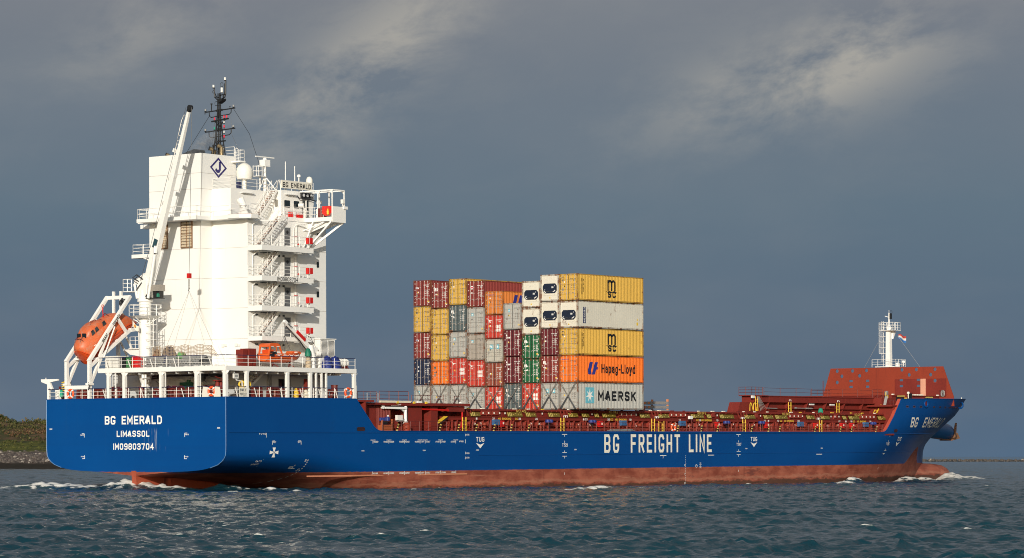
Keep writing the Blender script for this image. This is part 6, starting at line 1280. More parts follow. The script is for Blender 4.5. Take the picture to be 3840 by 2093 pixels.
b.box(139.1, 140.3, -.5, .5, 19.2, 19.28); b.cyl((139.75, 0, 19.3), (139.75, 0, 21.6), .13, .08, 8); b.cyl((139.75, 0, 21.6), (139.75, 0, 21.95), .03, n=5); b.prism([(.3, 18.2), (1.0, 19.2), (.3, 19.2)], lambda u, v, w: (139.7 + u, w, v), -.5, .5)
fm = part(b, 'foremast', M_WHITE)
b = MB(); b.box(138.9, 140.9, -1.1, .7, 19.28, 19.36); b.rail([(139.0, .7, 19.3), (139.0, -1.0, 19.3), (140.9, -1.0, 19.3), (140.9, .7, 19.3), (139.0, .7, 19.3)], 1.05, .7, 3, .03, .04); part(b, 'mast_platform', M_WHITE, fm); b = MB(); b.box(138.9, 140.3, -1.3, 1.6, 14.5, 14.6); b.rail([(138.6, 1.9, 14.5), (138.6, -1.6, 14.5), (140.8, -1.8, 14.5)], 1.0, .8, 3, .025, .035); part(b, 'mast_platform', M_WHITE, fm)
b = MB(); b.ladder((139.4, .75, 15.2), (139.4, .75, 20.5), .4, (1, 0, 0), .35, .03, .02)
for z in np.arange(16.3, 20.4, .75): b.tube([(139.6, .45, z), (139.6, 1.15, z), (139.4, 1.3, z), (139.2, 1.15, z), (139.2, .45, z)], .03, 4)
for y in (1.15, 1.3): b.tube([(139.4, y, 16.3), (139.4, y, 20.4)], .03, 4)
part(b, 'caged_ladder', M_WHITE, fm)
b = MB(); b.beam((139.75, .6, 21.2), (139.75, -.1, 21.0), .08); b.m = 1; b.box(139.6, 139.9, -.35, -.15, 20.8, 21.5); b.torus((139.75, -.3, 21.7), (1, 0, 0), .18, .03, 10, 4); b.m = 0; b.lathe((139.75, 0, 19.4), [(.3, 0), (.35, .3), (.2, .5)], 10); b.lathe((140.4, -.9, 14.6), [(.3, 0), (.3, .35), (.15, .5)], 10); b.lathe((140.7, -1.6, 14.6), [(.06, 0), (.06, .4), (.25, .45), (.22, .75)], 10); part(b, 'mast_light', [M_WHITE, M_BLACK], fm)
b = MB(); b.tube([(139.2, 1.3, 17.8), (139.0, 3.3, 14.5)], .018, 4); b.tube([(140.4, -.9, 18.6), (140.4, -4.2, 14.5)], .018, 4); part(b, 'stay_wire', M_GREY, fm)
t = thing('courtesy_flag', 'small red, white and blue flag flying from the white foremast', 'flag', (140.9, -1.0, 18.4))
mats3 = [mat('flag_red', (.40, .04, .03), .8), mat('flag_white2', (.62, .58, .52), .8), mat('flag_blue', (.02, .13, .40), .8)]
b = MB()
for j in range(3):
    b.m = j
    for i in range(8):
        q = lambda u, v: (140.9 + .08 * math.sin(u * 6), -.75 - 1.15 * u, 18.85 - v * (.62 + .25 * u) - .35 * u + .08 * math.sin(u * 7))
        b.add([q(i / 8, j / 3), q((i + 1) / 8, j / 3), q((i + 1) / 8, (j + 1) / 3), q(i / 8, (j + 1) / 3)], [(0, 1, 2, 3)])
b.build('cloth', mats3, t, origin=(140.9, -1, 18.4))
# ------------------------------------------------------------------ containers
CC = dict(lgrey=(.40, .40, .37), slate=(.085, .115, .12), tan=(.33, .295, .25), yellow=(.60, .365, .065), maroon=(.125, .014, .020), redbrown=(.215, .032, .026), red=(.50, .045, .028), orange=(.80, .165, .015), orange2=(.60, .19, .035), green=(.012, .115, .042), navy=(.014, .022, .055), white=(.66, .63, .53), brown=(.25, .06, .036), beige=(.44, .43, .37))
CM = {}
for k, c in CC.items():
    CM[k] = mat('container_' + k, c, .5, var=.10, scale=.5, dirt=(RUST if k != 'navy' else (.05, .04, .03), .62 if k != 'white' else .58, .65, 1.3), streak=((.20, .10, .045) if k in ('white', 'yellow', 'beige', 'lgrey', 'tan') else tuple(x * .6 + .01 for x in c), .63, .38))
M_CAST = mat('corner_casting', (.14, .065, .035), .7, var=.4, scale=6)
M_CFR = {k: mat('frame_' + k, tuple(x * .66 for x in c), .55, var=.15, dirt=(RUST, .47 if k == 'white' else .50, .85, 2.2)) for k, c in CC.items()}
M_ROD = mat('lock_rod', (.50, .45, .40), .45, metal=.3); M_RODW = mat('lock_rod_white', (.56, .50, .46), .5)
M_SEAL = mat('door_gasket', (.03, .022, .02), .7)
M_UNIT = mat('cooling_unit', (.010, .016, .035), .35, var=.3, scale=3)
M_SKY = mat('logo_lightblue', (.14, .45, .55), .5); M_HLB = mat('logo_blue', (.025, .035, .24), .5)
WID, LEN, X0, ZB = 2.438, 12.192, 55.36, 8.29
STACKS = ['port edge stack', 'second stack from port', 'third stack from port', 'fourth stack from port', 'middle stack', 'fourth stack from starboard', 'third stack from starboard', 'second stack from starboard', 'starboard edge stack']
def corr_side(mb, s, h, flat=False):
    """corrugated steel wall on side s (-1 starboard)"""
    xa, xb, za, zb = .16, LEN - .16, .17, h - .11
    if flat:
        n = 34; pts = []
        for i in range(n): x = xa + (xb - xa) * i / n; w = (xb - xa) / n; pts += [(x, 1.196), (x + w * .90, 1.196), (x + w * .93, 1.192), (x + w * .97, 1.192)]
        pts.append((xb, 1.196))
    else:
        n = 43; p = (xb - xa) / n; pts = []
        for i in range(n): x = xa + p * i; pts += [(x, 1.163), (x + p * .26, 1.163), (x + p * .50, 1.205), (x + p * .76, 1.205)]
        pts.append((xb, 1.163))
    v = [(x, s * y, za) for x, y in pts] + [(x, s * y, zb) for x, y in pts]; N = len(pts)
    mb.add(v, [(i, i + 1, N + i + 1, N + i) for i in range(N - 1)])
def frame_mb(h, x_open=True):
    b = MB()
    for sx in (0, LEN - .15):
        for s in (-1, 1): b.box(sx, sx + .15, min(s * 1.06, s * 1.219), max(s * 1.06, s * 1.219), .12, h - .12)
        b.box(sx + .02, sx + .12, -1.06, 1.06, h - .16, h - .02); b.box(sx + .02, sx + .14, -1.06, 1.06, .02, .17)
    for s in (-1, 1):
        b.box(.15, LEN - .15, min(s * 1.15, s * 1.212), max(s * 1.15, s * 1.212), h - .11, h - .02); b.box(.15, LEN - .15, min(s * 1.10, s * 1.214), max(s * 1.10, s * 1.214), .03, .18)
    b.box(.1, LEN - .1, -1.15, 1.15, .15, .2); b.box(.12, LEN - .12, -1.15, 1.15, h - .05, h - .025)
    return b
def cast_mb(h):
    b = MB()
    for sx in (0, LEN - .178):
        for s in (-1, 1):
            for z in (0, h - .118): b.box(sx - .003, sx + .178, min(s * 1.055, s * 1.222), max(s * 1.055, s * 1.222), z, z + .118)
    return b
def oriented(b, x, y, z): b.v = [(p[0] + x, p[1] + y, p[2] + z) for p in b.v]; return b
def container(row, tier, ntier, z, h, col, desc, kind='dry', logo=None, sidelogo=None, rodw=False):
    y = 10.05 - 2.512 * row + random.uniform(-.015, .015); base = (X0, y, z)
    tn = 'bottom' if tier == 0 else 'top' if tier == ntier - 1 else ('second', 'third', 'fourth')[tier - 1]
    tn = tn + (' of ' if tier in (0, ntier - 1) else ' tier of ')
    t = thing('shipping_container', desc + ', ' + tn + STACKS[row], 'container', base, 'containers stacked on the hatch covers')
    m = CM[col]; fr = M_CFR[col]; O = (0, 0, 0)
    def cp(b, name, mm, par=None): o = b.build(name, mm, par or t); return o
    cp(frame_mb(h - .028), 'frame', fr); cp(cast_mb(h - .028), 'corner_casting', M_CAST)
    for s in (-1, 1):
        b = MB(); corr_side(b, s, h, kind == 'reefer'); side = cp(b, 'side_panel', m)
        if s < 0: sside = side
    b = MB(); b.box(LEN - .05, LEN - .02, -1.06, 1.06, .17, h - .16)
    if kind == 'reefer': pass
    cp(b, 'front_wall', m)
    F = lambda yl, z0, off=0: plane((.03, yl, z0), (0, -1, 0), (0, 0, 1), (-1, 0, 0), off)
    if kind == 'dry':
        za, zb = .18, h - .17
        for s in (1, -1):
            b = MB(); yc = s * .535; b.box(.05, .09, yc - .515, yc + .515, za, zb)
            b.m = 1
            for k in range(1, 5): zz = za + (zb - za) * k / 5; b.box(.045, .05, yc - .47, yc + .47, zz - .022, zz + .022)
            b.m = 2; b.box(.042, .05, yc - .515, yc - .49, za, zb); b.box(.042, .05, yc + .49, yc + .515, za, zb)
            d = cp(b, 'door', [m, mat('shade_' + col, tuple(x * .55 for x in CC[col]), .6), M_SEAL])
            b = MB()
            for off in (-.27, .20):
                yy = yc + s * 0 + off; b.cyl((.02, yy, .10), (.02, yy, h - .10), .021 if rodw else .024, n=6)
                for zz in (.16, .75, h * .5, h - .8, h - .18): b.box(0, .045, yy - .05, yy + .05, zz - .04, zz + .04)
                b.beam((.0, yy, .82 + .12 * (off > 0)), (.0, yy + .32, .86 - .08 * (off > 0)), .045, .03)
            for k in range(4): zz = za + .25 + (zb - za - .5) * k / 3; b.box(.02, .06, s * 1.02 - .06, s * 1.02 + .06, zz - .05, zz + .05)
            cp(b, 'lock_rod', M_RODW if rodw else M_ROD, d)
        ink = M_LWHITE if col in ('maroon', 'redbrown', 'red', 'green', 'navy', 'slate', 'brown') else mat('ink_dark', (.05, .045, .04), .6)
        b = MB(); rr = random.Random(row * 7 + tier)
        def bar_(yl, w, z0, hh): f = F(yl, z0, -.008); b.add([f(0, 0, 0), f(w, 0, 0), f(w, hh, 0), f(0, hh, 0)], [(0, 1, 2, 3)])
        for k in range(7): bar_(-.22 - .105 * k - (.05 if k > 3 else 0), .065, h - .62, .08)
        for k in range(3): bar_(-.62 - .1 * k, .07, h - .80, .09)
        for k in range(4): bar_(-.30, .20, h - 1.15 - .19 * k, .035); bar_(-.62, .28, h - 1.15 - .19 * k, .04); bar_(-.62, .22, h - 1.22 - .19 * k, .03)
        if rr.random() < .8: bar_(.62, .14, h * .5, .16)
        bar_(-.86, .14, .34, .07)
        cp(b, 'marking', ink)
        b = MB(); b.m = 0; f = F(.86, h * .36, -.008); b.add([f(0, 0, 0), f(.2, 0, 0), f(.2, .26, 0), f(0, .26, 0)], [(0, 1, 2, 3)])
        if rr.random() < .6: b.m = 1; f = F(.90 - .45 * rr.random(), h * .50, -.006); b.add([f(0, 0, 0), f(.2, 0, 0), f(.1, .18, 0)], [(0, 1, 2)])
        if rr.random() < .5: b.m = 1; f = F(-.70, .42, -.006); b.add([f(0, 0, 0), f(.22, 0, 0), f(.22, .16, 0), f(0, .16, 0)], [(0, 1, 2, 3)])
        if rr.random() < .5: b.m = 2; f = F(.62, h * .66, -.006); b.add([f(0, 0, 0), f(.13, 0, 0), f(.13, .14, 0), f(0, .14, 0)], [(0, 1, 2, 3)])
        cp(b, 'sticker', [mat('plate_grey', (.20, .19, .17), .5), M_YEL, M_LWHITE])
        b = MB(); lm = [ink]
        if logo == 'msc':
            text(b, 'm', F(.92, h - .60, -.01), .34, .2, .04, .055, 0, .34); text(b, 'sc', F(.92, h - .82, -.01), .24, .12, .04, .045, 0, .34); lm = [M_BLACK]
        elif logo == 'star':
            f = F(.62, h - 1.0, -.01); b.add([f(0, 0, 0), f(.28, 0, 0), f(.28, .30, 0), f(0, .30, 0)], [(0, 1, 2, 3)]); b.m = 1; pts = []
            for k in range(14): a = math.pi / 2 + k * math.pi / 7; r_ = .12 if k % 2 == 0 else .05; pts.append(f(.14 + r_ * math.cos(a), .15 + r_ * math.sin(a), 2))
            b.add(pts, [tuple(range(14))]); lm = [M_SKY, M_LWHITE]
        elif logo == 'star2':
            for yl in (.55, -.25):
                b.m = 0; f = F(yl, h - 1.15, -.01); b.add([f(0, 0, 0), f(.42, 0, 0), f(.42, .5, 0), f(0, .5, 0)], [(0, 1, 2, 3)]); b.m = 1; pts = []
                for k in range(14): a = math.pi / 2 + k * math.pi / 7; r_ = .19 if k % 2 == 0 else .075; pts.append(f(.21 + r_ * math.cos(a), .25 + r_ * math.sin(a), 2))
                b.add(pts, [tuple(range(14))])
            lm = [M_SKY, M_LWHITE]
        elif logo == 'swoosh':
            f = F(.93, h - .95, -.012)
            b.add([f(0, .62, 0), f(.12, .44, 0), f(.30, .36, 0), f(.75, .32, 0), f(.40, .28, 0), f(.28, .22, 0), f(.12, .02, 0), f(.20, .26, 0), f(.06, .40, 0)], [(0, 1, 8), (1, 2, 7, 8), (2, 3, 4, 5), (2, 5, 6, 7)])
            for yl, zz in ((-.22, h - 1.45), (-.58, h - 1.45), (-.22, h - 1.85), (-.58, h - 1.85)): f = F(yl, zz, -.01); b.add([f(0, 0, 0), f(.29, 0, 0), f(.29, .28, 0), f(0, .28, 0)], [(0, 1, 2, 3)])
        elif logo == 'tex': text(b, 'tex', F(.88, h - 1.02, -.012), .52, .19, .05, .075, 0, .62)
        elif logo == 'hapag': text(b, 'Hapag-Lloyd', F(.92, h - .50, -.01), .13, .07, .02, .022, 0, .85); lm = [M_HLB]
        elif logo == 'ues':
            text(b, 'UES', F(.90, h - .95, -.012), .16, .14, .06, .05, 0, .58); f = F(.80, h - .62, -.01); b.add([f(.1 * math.cos(k * math.pi / 6), .1 * math.sin(k * math.pi / 6), 0) for k in range(12)], [tuple(range(12))])
        elif logo == 'blue':
            f = F(.92, h - .95, -.01); b.add([f(0, 0, 0), f(.36, 0, 0), f(.36, .16, 0), f(0, .16, 0)], [(0, 1, 2, 3)]); b.m = 1; b.add([f(.04, .04, 2), f(.3, .04, 2), f(.3, .12, 2), f(.04, .12, 2)], [(0, 1, 2, 3)]); lm = [M_LWHITE, M_HLB]
        elif logo == 'pink':
            f = F(.68, h - .95, -.01); b.add([f(0, 0, 0), f(.28, 0, 0), f(.28, .34, 0), f(0, .34, 0)], [(0, 1, 2, 3)]); b.m = 1; b.add([f(0, .08, 2), f(.28, .08, 2), f(.28, .24, 2), f(0, .24, 2)], [(0, 1, 2, 3)]); lm = [M_LWHITE, mat('logo_pink', (.6, .05, .10), .5)]
        elif logo == 'white':
            for zz, hh in ((h - .90, .30), (h - 1.3, .08)): f = F(.92, zz, -.01); b.add([f(0, 0, 0), f(.32, 0, 0), f(.32, hh, 0), f(0, hh, 0)], [(0, 1, 2, 3)])
        if b.v: cp(b, 'logo', lm)
    else:
        b = MB(); b.box(.06, .10, -1.06, 1.06, .17, h - .16); b.box(.03, .06, -1.03, 1.03, .62, .72); b.box(.035, .06, -1.05, -.98, .7, h - .2); b.box(.035, .06, .98, 1.05, .7, h - .2)
        for yl, w, z0, hh in ((.62, .4, h - .62, .42), (.12, .36, h - .45, .25), (-.32, .42, h - .70, .48), (-.1, .18, h - .98, .1)):
            for e in ((0, w, 0, .012), (0, w, hh, .012)): b.box(.05, .06, yl - w, yl, z0 + e[2], z0 + e[2] + .015)
            b.box(.05, .06, yl - .012, yl, z0, z0 + hh); b.box(.05, .06, yl - w, yl - w + .012, z0, z0 + hh)
        for s in (-1, 1): b.beam((.02, s * .78, .78), (.02, s * .55, .66), .05, .03)
        cp(b, 'machinery_end', m)
        z0 = h * .30; pts = [(-.92, .24), (-.92, .78), (-.70, 1.02), (.70, 1.02), (.92, .78), (.92, .24), (.66, -.02), (-.66, -.02)]
        b = MB(); b.prism(pts, lambda u, v, w: (w, u, z0 + v), .02, .06); b.m = 1
        b.box(.012, .02, -.50, -.24, z0 + .52, z0 + .70); b.box(.012, .02, -.66, -.60, z0 + .72, z0 + .84); b.box(.012, .02, .60, .76, z0 + .33, z0 + .39); b.m = 2
        for k in range(5): b.beam((.01, -.5 + .2 * k, z0 + .1 + .03 * (k % 2)), (.01, -.3 + .22 * k, z0 + .2), .04, .03)
        b.box(.012, .02, .05, .5, z0 + .16, z0 + .22); b.m = 3; b.tube([(.01, -.45, z0 + .12), (.0, -.65, z0 + .22), (.01, -.74, z0 + .30)], .05, 5); b.tube([(.01, .5, z0 + .04), (.0, .68, z0 + .16), (.01, .78, z0 + .26)], .04, 5); b.m = 1
        b.box(.005, .012, -.45, -.38, z0 + .54, z0 + .7)
        cp(b, 'cooling_unit', [M_UNIT, M_WGREY, mat('unit_grey', (.10, .10, .10), .4, metal=.5), M_LWHITE])
        b = MB(); f = F(.12, .30, .0); f2 = plane((.055, .12, .30), (0, -1, 0), (0, 0, 1), (-1, 0, 0), .006); b.add([f2(0, 0, 0), f2(.24, 0, 0), f2(.12, .2, 0)], [(0, 1, 2)]); b.m = 1; b.add([f2(.08, .04, 1), f2(.16, .04, 1), f2(.12, .12, 1)], [(0, 1, 2)])
        cp(b, 'warning_sticker', [M_YEL, M_BLACK])
    if sidelogo:
        S = plane((0, -1.205, 0), (1, 0, 0), (0, 0, 1), (0, -1, 0), .006); b = MB(); lm = [M_BLACK]
        if sidelogo == 'star':
            b.add([S(u, v, 0) for u, v in ((1.35, .66), (2.95, .66), (2.95, 2.36), (1.35, 2.36))], [(0, 1, 2, 3)]); b.m = 1; pts = []
            for k in range(14): a = math.pi / 2 + k * math.pi / 7; r_ = .72 if k % 2 == 0 else .26; pts.append((2.15 + r_ * math.cos(a), 1.5 + r_ * 1.05 * math.sin(a)))
            for k in range(14): b.add([S(2.15, 1.5, 2), S(*pts[k], 2), S(*pts[(k + 1) % 14], 2)], [(0, 1, 2)])
            cp(b, 'side_logo', [M_SKY, M_LWHITE], sside); b = MB(); f = lambda a, c, l: S(3.65 + a, .95 + c, l); text(b, 'MAERSK', f, 1.05, .58, .24, .245, 0, 7.1)
        elif sidelogo == 'hapag':
            sh = lambda p: [S(1.75 + u + .12 * v, .85 + v, 0) for u, v in p]
            for q in ([(0, .45), (.25, 1.32), (.82, 1.32), (.58, .42)], [(0, .45), (.58, .42), (.74, 0), (.12, 0)], [(.80, 0), (.95, .53), (1.5, .53), (1.34, 0)], [(.95, .53), (1.78, .53), (1.78, .80), (1.02, .80)], [(1.02, .80), (1.18, 1.32), (1.74, 1.32), (1.58, .80)]): b.add(sh(q), [(0, 1, 2, 3)])
            b.v = b.v; cp(b, 'side_logo', M_HLB, sside); b = MB()
            f = lambda a, c, l: S(4.3 + a, 1.02 + c, l); text(b, 'Hapag-Lloyd', f, 1.0, .42, .13, .175, 0, 6.3)
        elif sidelogo == 'msc':
            f = lambda a, c, l: S(5.45 + a, 1.20 + c, l); text(b, 'm', f, 1.55, .95, .1, .235, 0, 1.5); stroke(b, [(5.25, 1.12), (5.5, 1.05), (5.9, 1.10), (6.3, 1.05), (6.7, 1.12), (7.1, 1.06)], .07, lambda u, v, l: S(u, v, l), 1)
            f = lambda a, c, l: S(5.5 + a, .46 + c, l); text(b, 'sc', f, .94, .55, .2, .175, 0, 1.5)
            for i, ch in enumerate('MEDITERRANEAN'): text(b, ch, lambda a, c, l: S(.72 + a, 2.28 - .135 * i + c, l), .11, .08, 0, .03, 0, .13)
            for i, ch in enumerate('SHIPPINGCO'): text(b, ch, lambda a, c, l: S(.98 + a, 2.20 - .14 * i + c, l), .11, .08, 0, .028, 0, .12)
        elif sidelogo == 'cronos':
            b.add([S(u, v, 0) for u, v in ((.98, .48), (1.46, .48), (1.46, 2.22), (.98, 2.22))], [(0, 1, 2, 3)]); b.m = 1
            for i, ch in enumerate('CRONOS'): text(b, ch, lambda a, c, l: S(1.11 + a, 1.97 - .28 * i + c, l + 2), .19, .2, 0, .045, 0, .22)
            b.m = 2; b.add([S(10.95, 1.05, 0), S(11.2, 1.05, 0), S(11.07, 1.28, 0)], [(0, 1, 2)]); b.add([S(10.9, .52, 0), S(11.2, .52, 0), S(11.2, .85, 0), S(10.9, .85, 0)], [(0, 1, 2, 3)]); lm = [mat('logo_navy', (.015, .025, .09), .5), M_LWHITE, M_YEL]
        cp(b, 'side_lettering', lm, sside)
    return t
H_, S_ = 2.896, 2.591
A_ = 'yellow container with black letters on its door'
SPEC = [
    [('lgrey', H_, 'light grey container behind red railings', 'star'), ('navy', H_, 'dark navy container', None), ('redbrown', H_, 'red brown container with white lock rods', 'blue', 1), ('yellow', H_, 'yellow container', 'msc'), ('redbrown', H_, 'red brown container with a small blue and white logo', 'blue', 1)],
    [('lgrey', H_, 'light grey container behind red railings', None), ('orange', S_, 'bright orange container', 'white'), ('yellow', H_, 'yellow container', 'msc'), ('yellow', H_, 'yellow container', 'msc'), ('redbrown', H_, 'red brown container with white lower case lettering', 'tex', 1)],
    [('lgrey', H_, 'light grey container behind red railings', None), ('red', H_, 'bright red container with a white swoosh', 'swoosh'), ('lgrey', H_, 'light grey container', 'star'), ('slate', H_, 'dark slate grey container', 'white'), ('yellow', H_, 'yellow container', 'msc')],
    [('lgrey', S_, 'light grey container with crossed lashing rods', 'star'), ('red', H_, 'bright red container with a white swoosh', 'swoosh'), ('tan', H_, 'dirty brownish grey container', 'star'), ('lgrey', H_, 'light grey container', 'star'), ('redbrown', H_, 'red brown container with a pink and white logo', 'pink', 1)],
    [('red', S_, 'bright red container with crossed lashing rods', 'swoosh'), ('brown', S_, 'faded brick red container', None), ('beige', S_, 'pale grey container with two blue star logos', 'star2'), ('red', S_, 'bright red container with a white swoosh', 'swoosh'), ('orange2', S_, 'dull orange container with dark blue logo on its side', 'hapag', 0, 'hapag')],
    [('slate', H_, 'dark slate grey container with crossed lashing rods', 'white'), ('maroon', H_, 'dark maroon container with white lettering', 'ues', 1), ('maroon', H_, 'dark maroon container with white lettering', 'ues', 1), ('lgrey', H_, 'light grey container', 'star')],
    [('red', H_, 'bright red container with crossed lashing rods', 'swoosh'), ('green', S_, 'dark green container', 'white', 1), ('green', S_, 'dark green container', 'white', 1), ('white', H_, 'rusty white refrigerated container', 'R'), ('white', H_, 'rusty white refrigerated container', 'R')],
    [('lgrey', H_, 'light grey container with crossed lashing rods', 'star2'), ('redbrown', H_, 'red brown container with white lock rods', 'white', 1), ('maroon', H_, 'dark maroon container', None), ('white', H_, 'rusty white refrigerated container', 'R'), ('white', H_, 'rusty white refrigerated container', 'R')],
    [('lgrey', H_, 'grey container with blue star panel and black lettering', None, 0, 'star'), ('orange', H_, 'bright orange container with blue logo and black lettering', 'hapag', 0, 'hapag'), ('yellow', H_, 'yellow container with large black logo', 'msc', 0, 'msc'), ('white', H_, 'white refrigerated container with vertical navy strip', 'R', 0, 'cronos'), ('yellow', H_, 'yellow container with large black logo', 'msc', 0, 'msc')]]
for r, st in enumerate(SPEC):
    z = ZB
    for ti, s in enumerate(st):
        col, h, desc, logo = s[:4]; container(r, ti, len(st), z, h, col, desc, 'reefer' if logo == 'R' else 'dry', None if logo == 'R' else logo, s[5] if len(s) > 5 else None, bool(len(s) > 4 and s[4])); z += h + .005
# lashing rods crossed over the ends of the bottom tier
for r in range(9):
    y = 10.05 - 2.512 * r; h = SPEC[r][0][1]
    for s in (-1, 1):
        for k in (0, 1):
            a = Vector((X0 - .16 - .06 * (s > 0), y + s * (1.02 - .14 * k), ZB + .10)); c = Vector((X0 - .10 - .06 * (s > 0), y - s * (1.10 - .06 * k), ZB + h - (.08 if k == 0 else -.10)))
            t = thing('lashing_rod', '%s lashing rod leaning to %s across the bottom container of the %s' % ('upper' if k else 'lower', 'port' if s < 0 else 'starboard', STACKS[r]), 'lashing rod', a, 'lashing rods on the bottom tier')
            b = MB(); b.tube([a.lerp(c, .3), c], .024, 5); b.build('rod', mat('rod_steel', (.20, .19, .17), .5, metal=.3), t, origin=a); b = MB(); b.tube([a, a.lerp(c, .42)], .05, 6); b.cyl(a.lerp(c, .3), a.lerp(c, .44), .065, n=6); b.build('turnbuckle', M_DGREY, t, origin=a)
# collapsed flat racks beyond the stack
M_FR = mat('flat_rack_grey', (.27, .27, .26), .6, var=.2, dirt=(RUST, .58, .6)); M_FO = mat('flat_rack_orange', (.62, .24, .10), .6, var=.2)
for k in range(3):
    z = 8.3 + .5 * k; t = thing('flat_rack', ['lowest of three collapsed grey flat racks lying beyond the container block', 'middle one of three collapsed flat racks beyond the container block', 'uppermost collapsed flat rack with orange end posts beyond the container block'][k], 'flat rack', (92.4, 5.6, z), 'collapsed flat racks')
    b = MB()
    for s in (-1, 1): b.box(92.4, 95.2, 5.6 + s * 1.15 - .06, 5.6 + s * 1.15 + .06, z, z + .34)
    for i in range(5): x = 92.4 + .67 * i; b.box(x, x + .12, 4.46, 6.74, z + .04, z + .30)
    b.box(92.38, 92.5, 4.4, 6.8, z, z + .34); b.build('base_frame', M_FR, t, origin=(92.4, 5.6, z))
    b = MB(); hz = .47 if k < 2 else .62
    for s in (-1, 1): b.box(95.0, 95.22, 5.6 + s * 1.12 - .1, 5.6 + s * 1.12 + .1, z + .34, z + hz); b.box(92.36, 92.40, 5.6 + s * .3 - .12, 5.6 + s * .3 + .12, z + .04, z + .3)
    b.build('end_post', M_FO, t, origin=(92.4, 5.6, z))
b = MB(); b.box(69.6, 69.9, -9.4, -9.1, 8.22, 9.3); b.prism([(-9.6, 8.22), (-8.4, 8.22), (-8.9, 8.9), (-9.4, 9.0)], lambda u, v, w: (w, u, v), 69.9, 70.3); part(b, 'lashing_post', M_DRED)
# ------------------------------------------------------------------ exhaust smoke
me = bpy.data.meshes.new('smoke'); bm = bmesh.new(); bmesh.ops.create_icosphere(bm, subdivisions=3, radius=1); bm.to_mesh(me); bm.free()
sm_ = bpy.data.objects.new('smoke', me); COL.objects.link(sm_); sm_.scale = (1.1, 2.3, .85); sm_.rotation_euler = (R(-24), 0, 0); sm_.location = (9.2, -.7, 33.7); struct(sm_, 'stuff'); SHIP_THINGS.append(sm_)
m = bpy.data.materials.new('smoke_volume'); m.use_nodes = True; t = m.node_tree; t.nodes.clear(); o = t.nodes.new('ShaderNodeOutputMaterial'); pv_ = t.nodes.new('ShaderNodeVolumePrincipled'); pv_.inputs['Color'].default_value = (.75, .77, .8, 1)
tcn = t.nodes.new('ShaderNodeTexCoord'); ln = t.nodes.new('ShaderNodeVectorMath'); ln.operation = 'LENGTH'; t.links.new(tcn.outputs['Object'], ln.inputs[0])
nz = noise(t, 2.6, (1, 2, 1), 3, .6, 'obj'); dn = mth(t, 'MULTIPLY', mth(t, 'SUBTRACT', 1, ln.outputs['Value'], True), thr(t, nz, .40, .62)); t.links.new(mth(t, 'MULTIPLY', dn, 1.6), pv_.inputs['Density']); t.links.new(pv_.outputs[0], o.inputs['Volume']); me.materials.append(m)

# ------------------------------------------------------------------ the ship sits slightly down by the stern
T = Matrix.Translation((75, 0, 0)) @ Matrix.Rotation(-TRIM, 4, 'Y') @ Matrix.Translation((-75, 0, 0))
for o in SHIP_THINGS: o.matrix_basis = T @ o.matrix_basis

# ------------------------------------------------------------------ sea
def wpt(lat_, dep): p = CAM + FW * dep + RT * lat_; return p.x, p.y
rng = np.random.default_rng(5)
rr_ = [3, 12, 28, 45, 60]
r_ = 68.0
while r_ < 1500: rr_.append(r_); r_ *= 1.0011
while r_ < 32000: rr_.append(r_); r_ *= 1.06
rr_ = np.array(rr_)
inner = np.linspace(-R(10.6), R(10.6), 780); outer = np.linspace(R(10.6), 2 * math.pi - R(10.6), 90)[1:-1]
th = np.concatenate([inner, outer]); nt = len(th); nr = len(rr_)
A, B_ = np.meshgrid(th, rr_)
DX = B_ * np.cos(A); LX = B_ * np.sin(A)                               # depth and lateral distance from the viewer
WX = CAM.x + FW.x * DX + RT.x * LX; WY = CAM.y + FW.y * DX + RT.y * LX
drr = np.gradient(rr_)[:, None] * np.ones_like(A)
Zw = np.zeros_like(A); OX = np.zeros_like(A); OY = np.zeros_like(A)
wind = YAW + R(205)
for i in range(84):
    lam = .38 * (7.5 / .38) ** rng.random(); k = 2 * math.pi / lam; d = wind + rng.normal(0, .62)
    a = .0130 * lam if lam < 1.3 else .0092 * lam if lam < 2.4 else .0031 * lam; kx, ky = k * math.cos(d), k * math.sin(d); ph = rng.random() * 6.283
    fade = np.clip(lam / (2.6 * np.maximum(drr, .08)) - .6, 0, 1)
    rows = np.where(fade[:, 0] > 0)[0]
    if len(rows) == 0: continue
    s = slice(rows[0], rows[-1] + 1); p = kx * WX[s] + ky * WY[s] + ph; c = np.cos(p) * a * fade[s]
    Zw[s] += c; sn_ = np.sin(p) * a * fade[s] * 1.0; OX[s] -= sn_ * math.cos(d); OY[s] -= sn_ * math.sin(d)
# low frequency patches: stronger and calmer water
def lump(scale, seed):
    g = np.random.default_rng(seed); o = np.zeros_like(A)
    for _ in range(7): d = g.random() * 6.283; k = 6.283 / (scale * (.6 + g.random())); o += np.sin(k * (np.cos(d) * WX + np.sin(d) * WY) + g.random() * 6.283)
    return o / 3.5
pat = np.clip(.85 + .35 * lump(24, 3), .45, 1.4)
Zw *= pat; OX *= pat; OY *= pat
hulld = None
foam = np.zeros_like(A)
crest = Zw / max(.02, float(Zw[500:1300, :780].std()))
caps = np.clip((crest - 2.25) * 1.3, 0, 1) * np.clip(lump(30, 8) + .1, 0, 1); foam += caps * .9
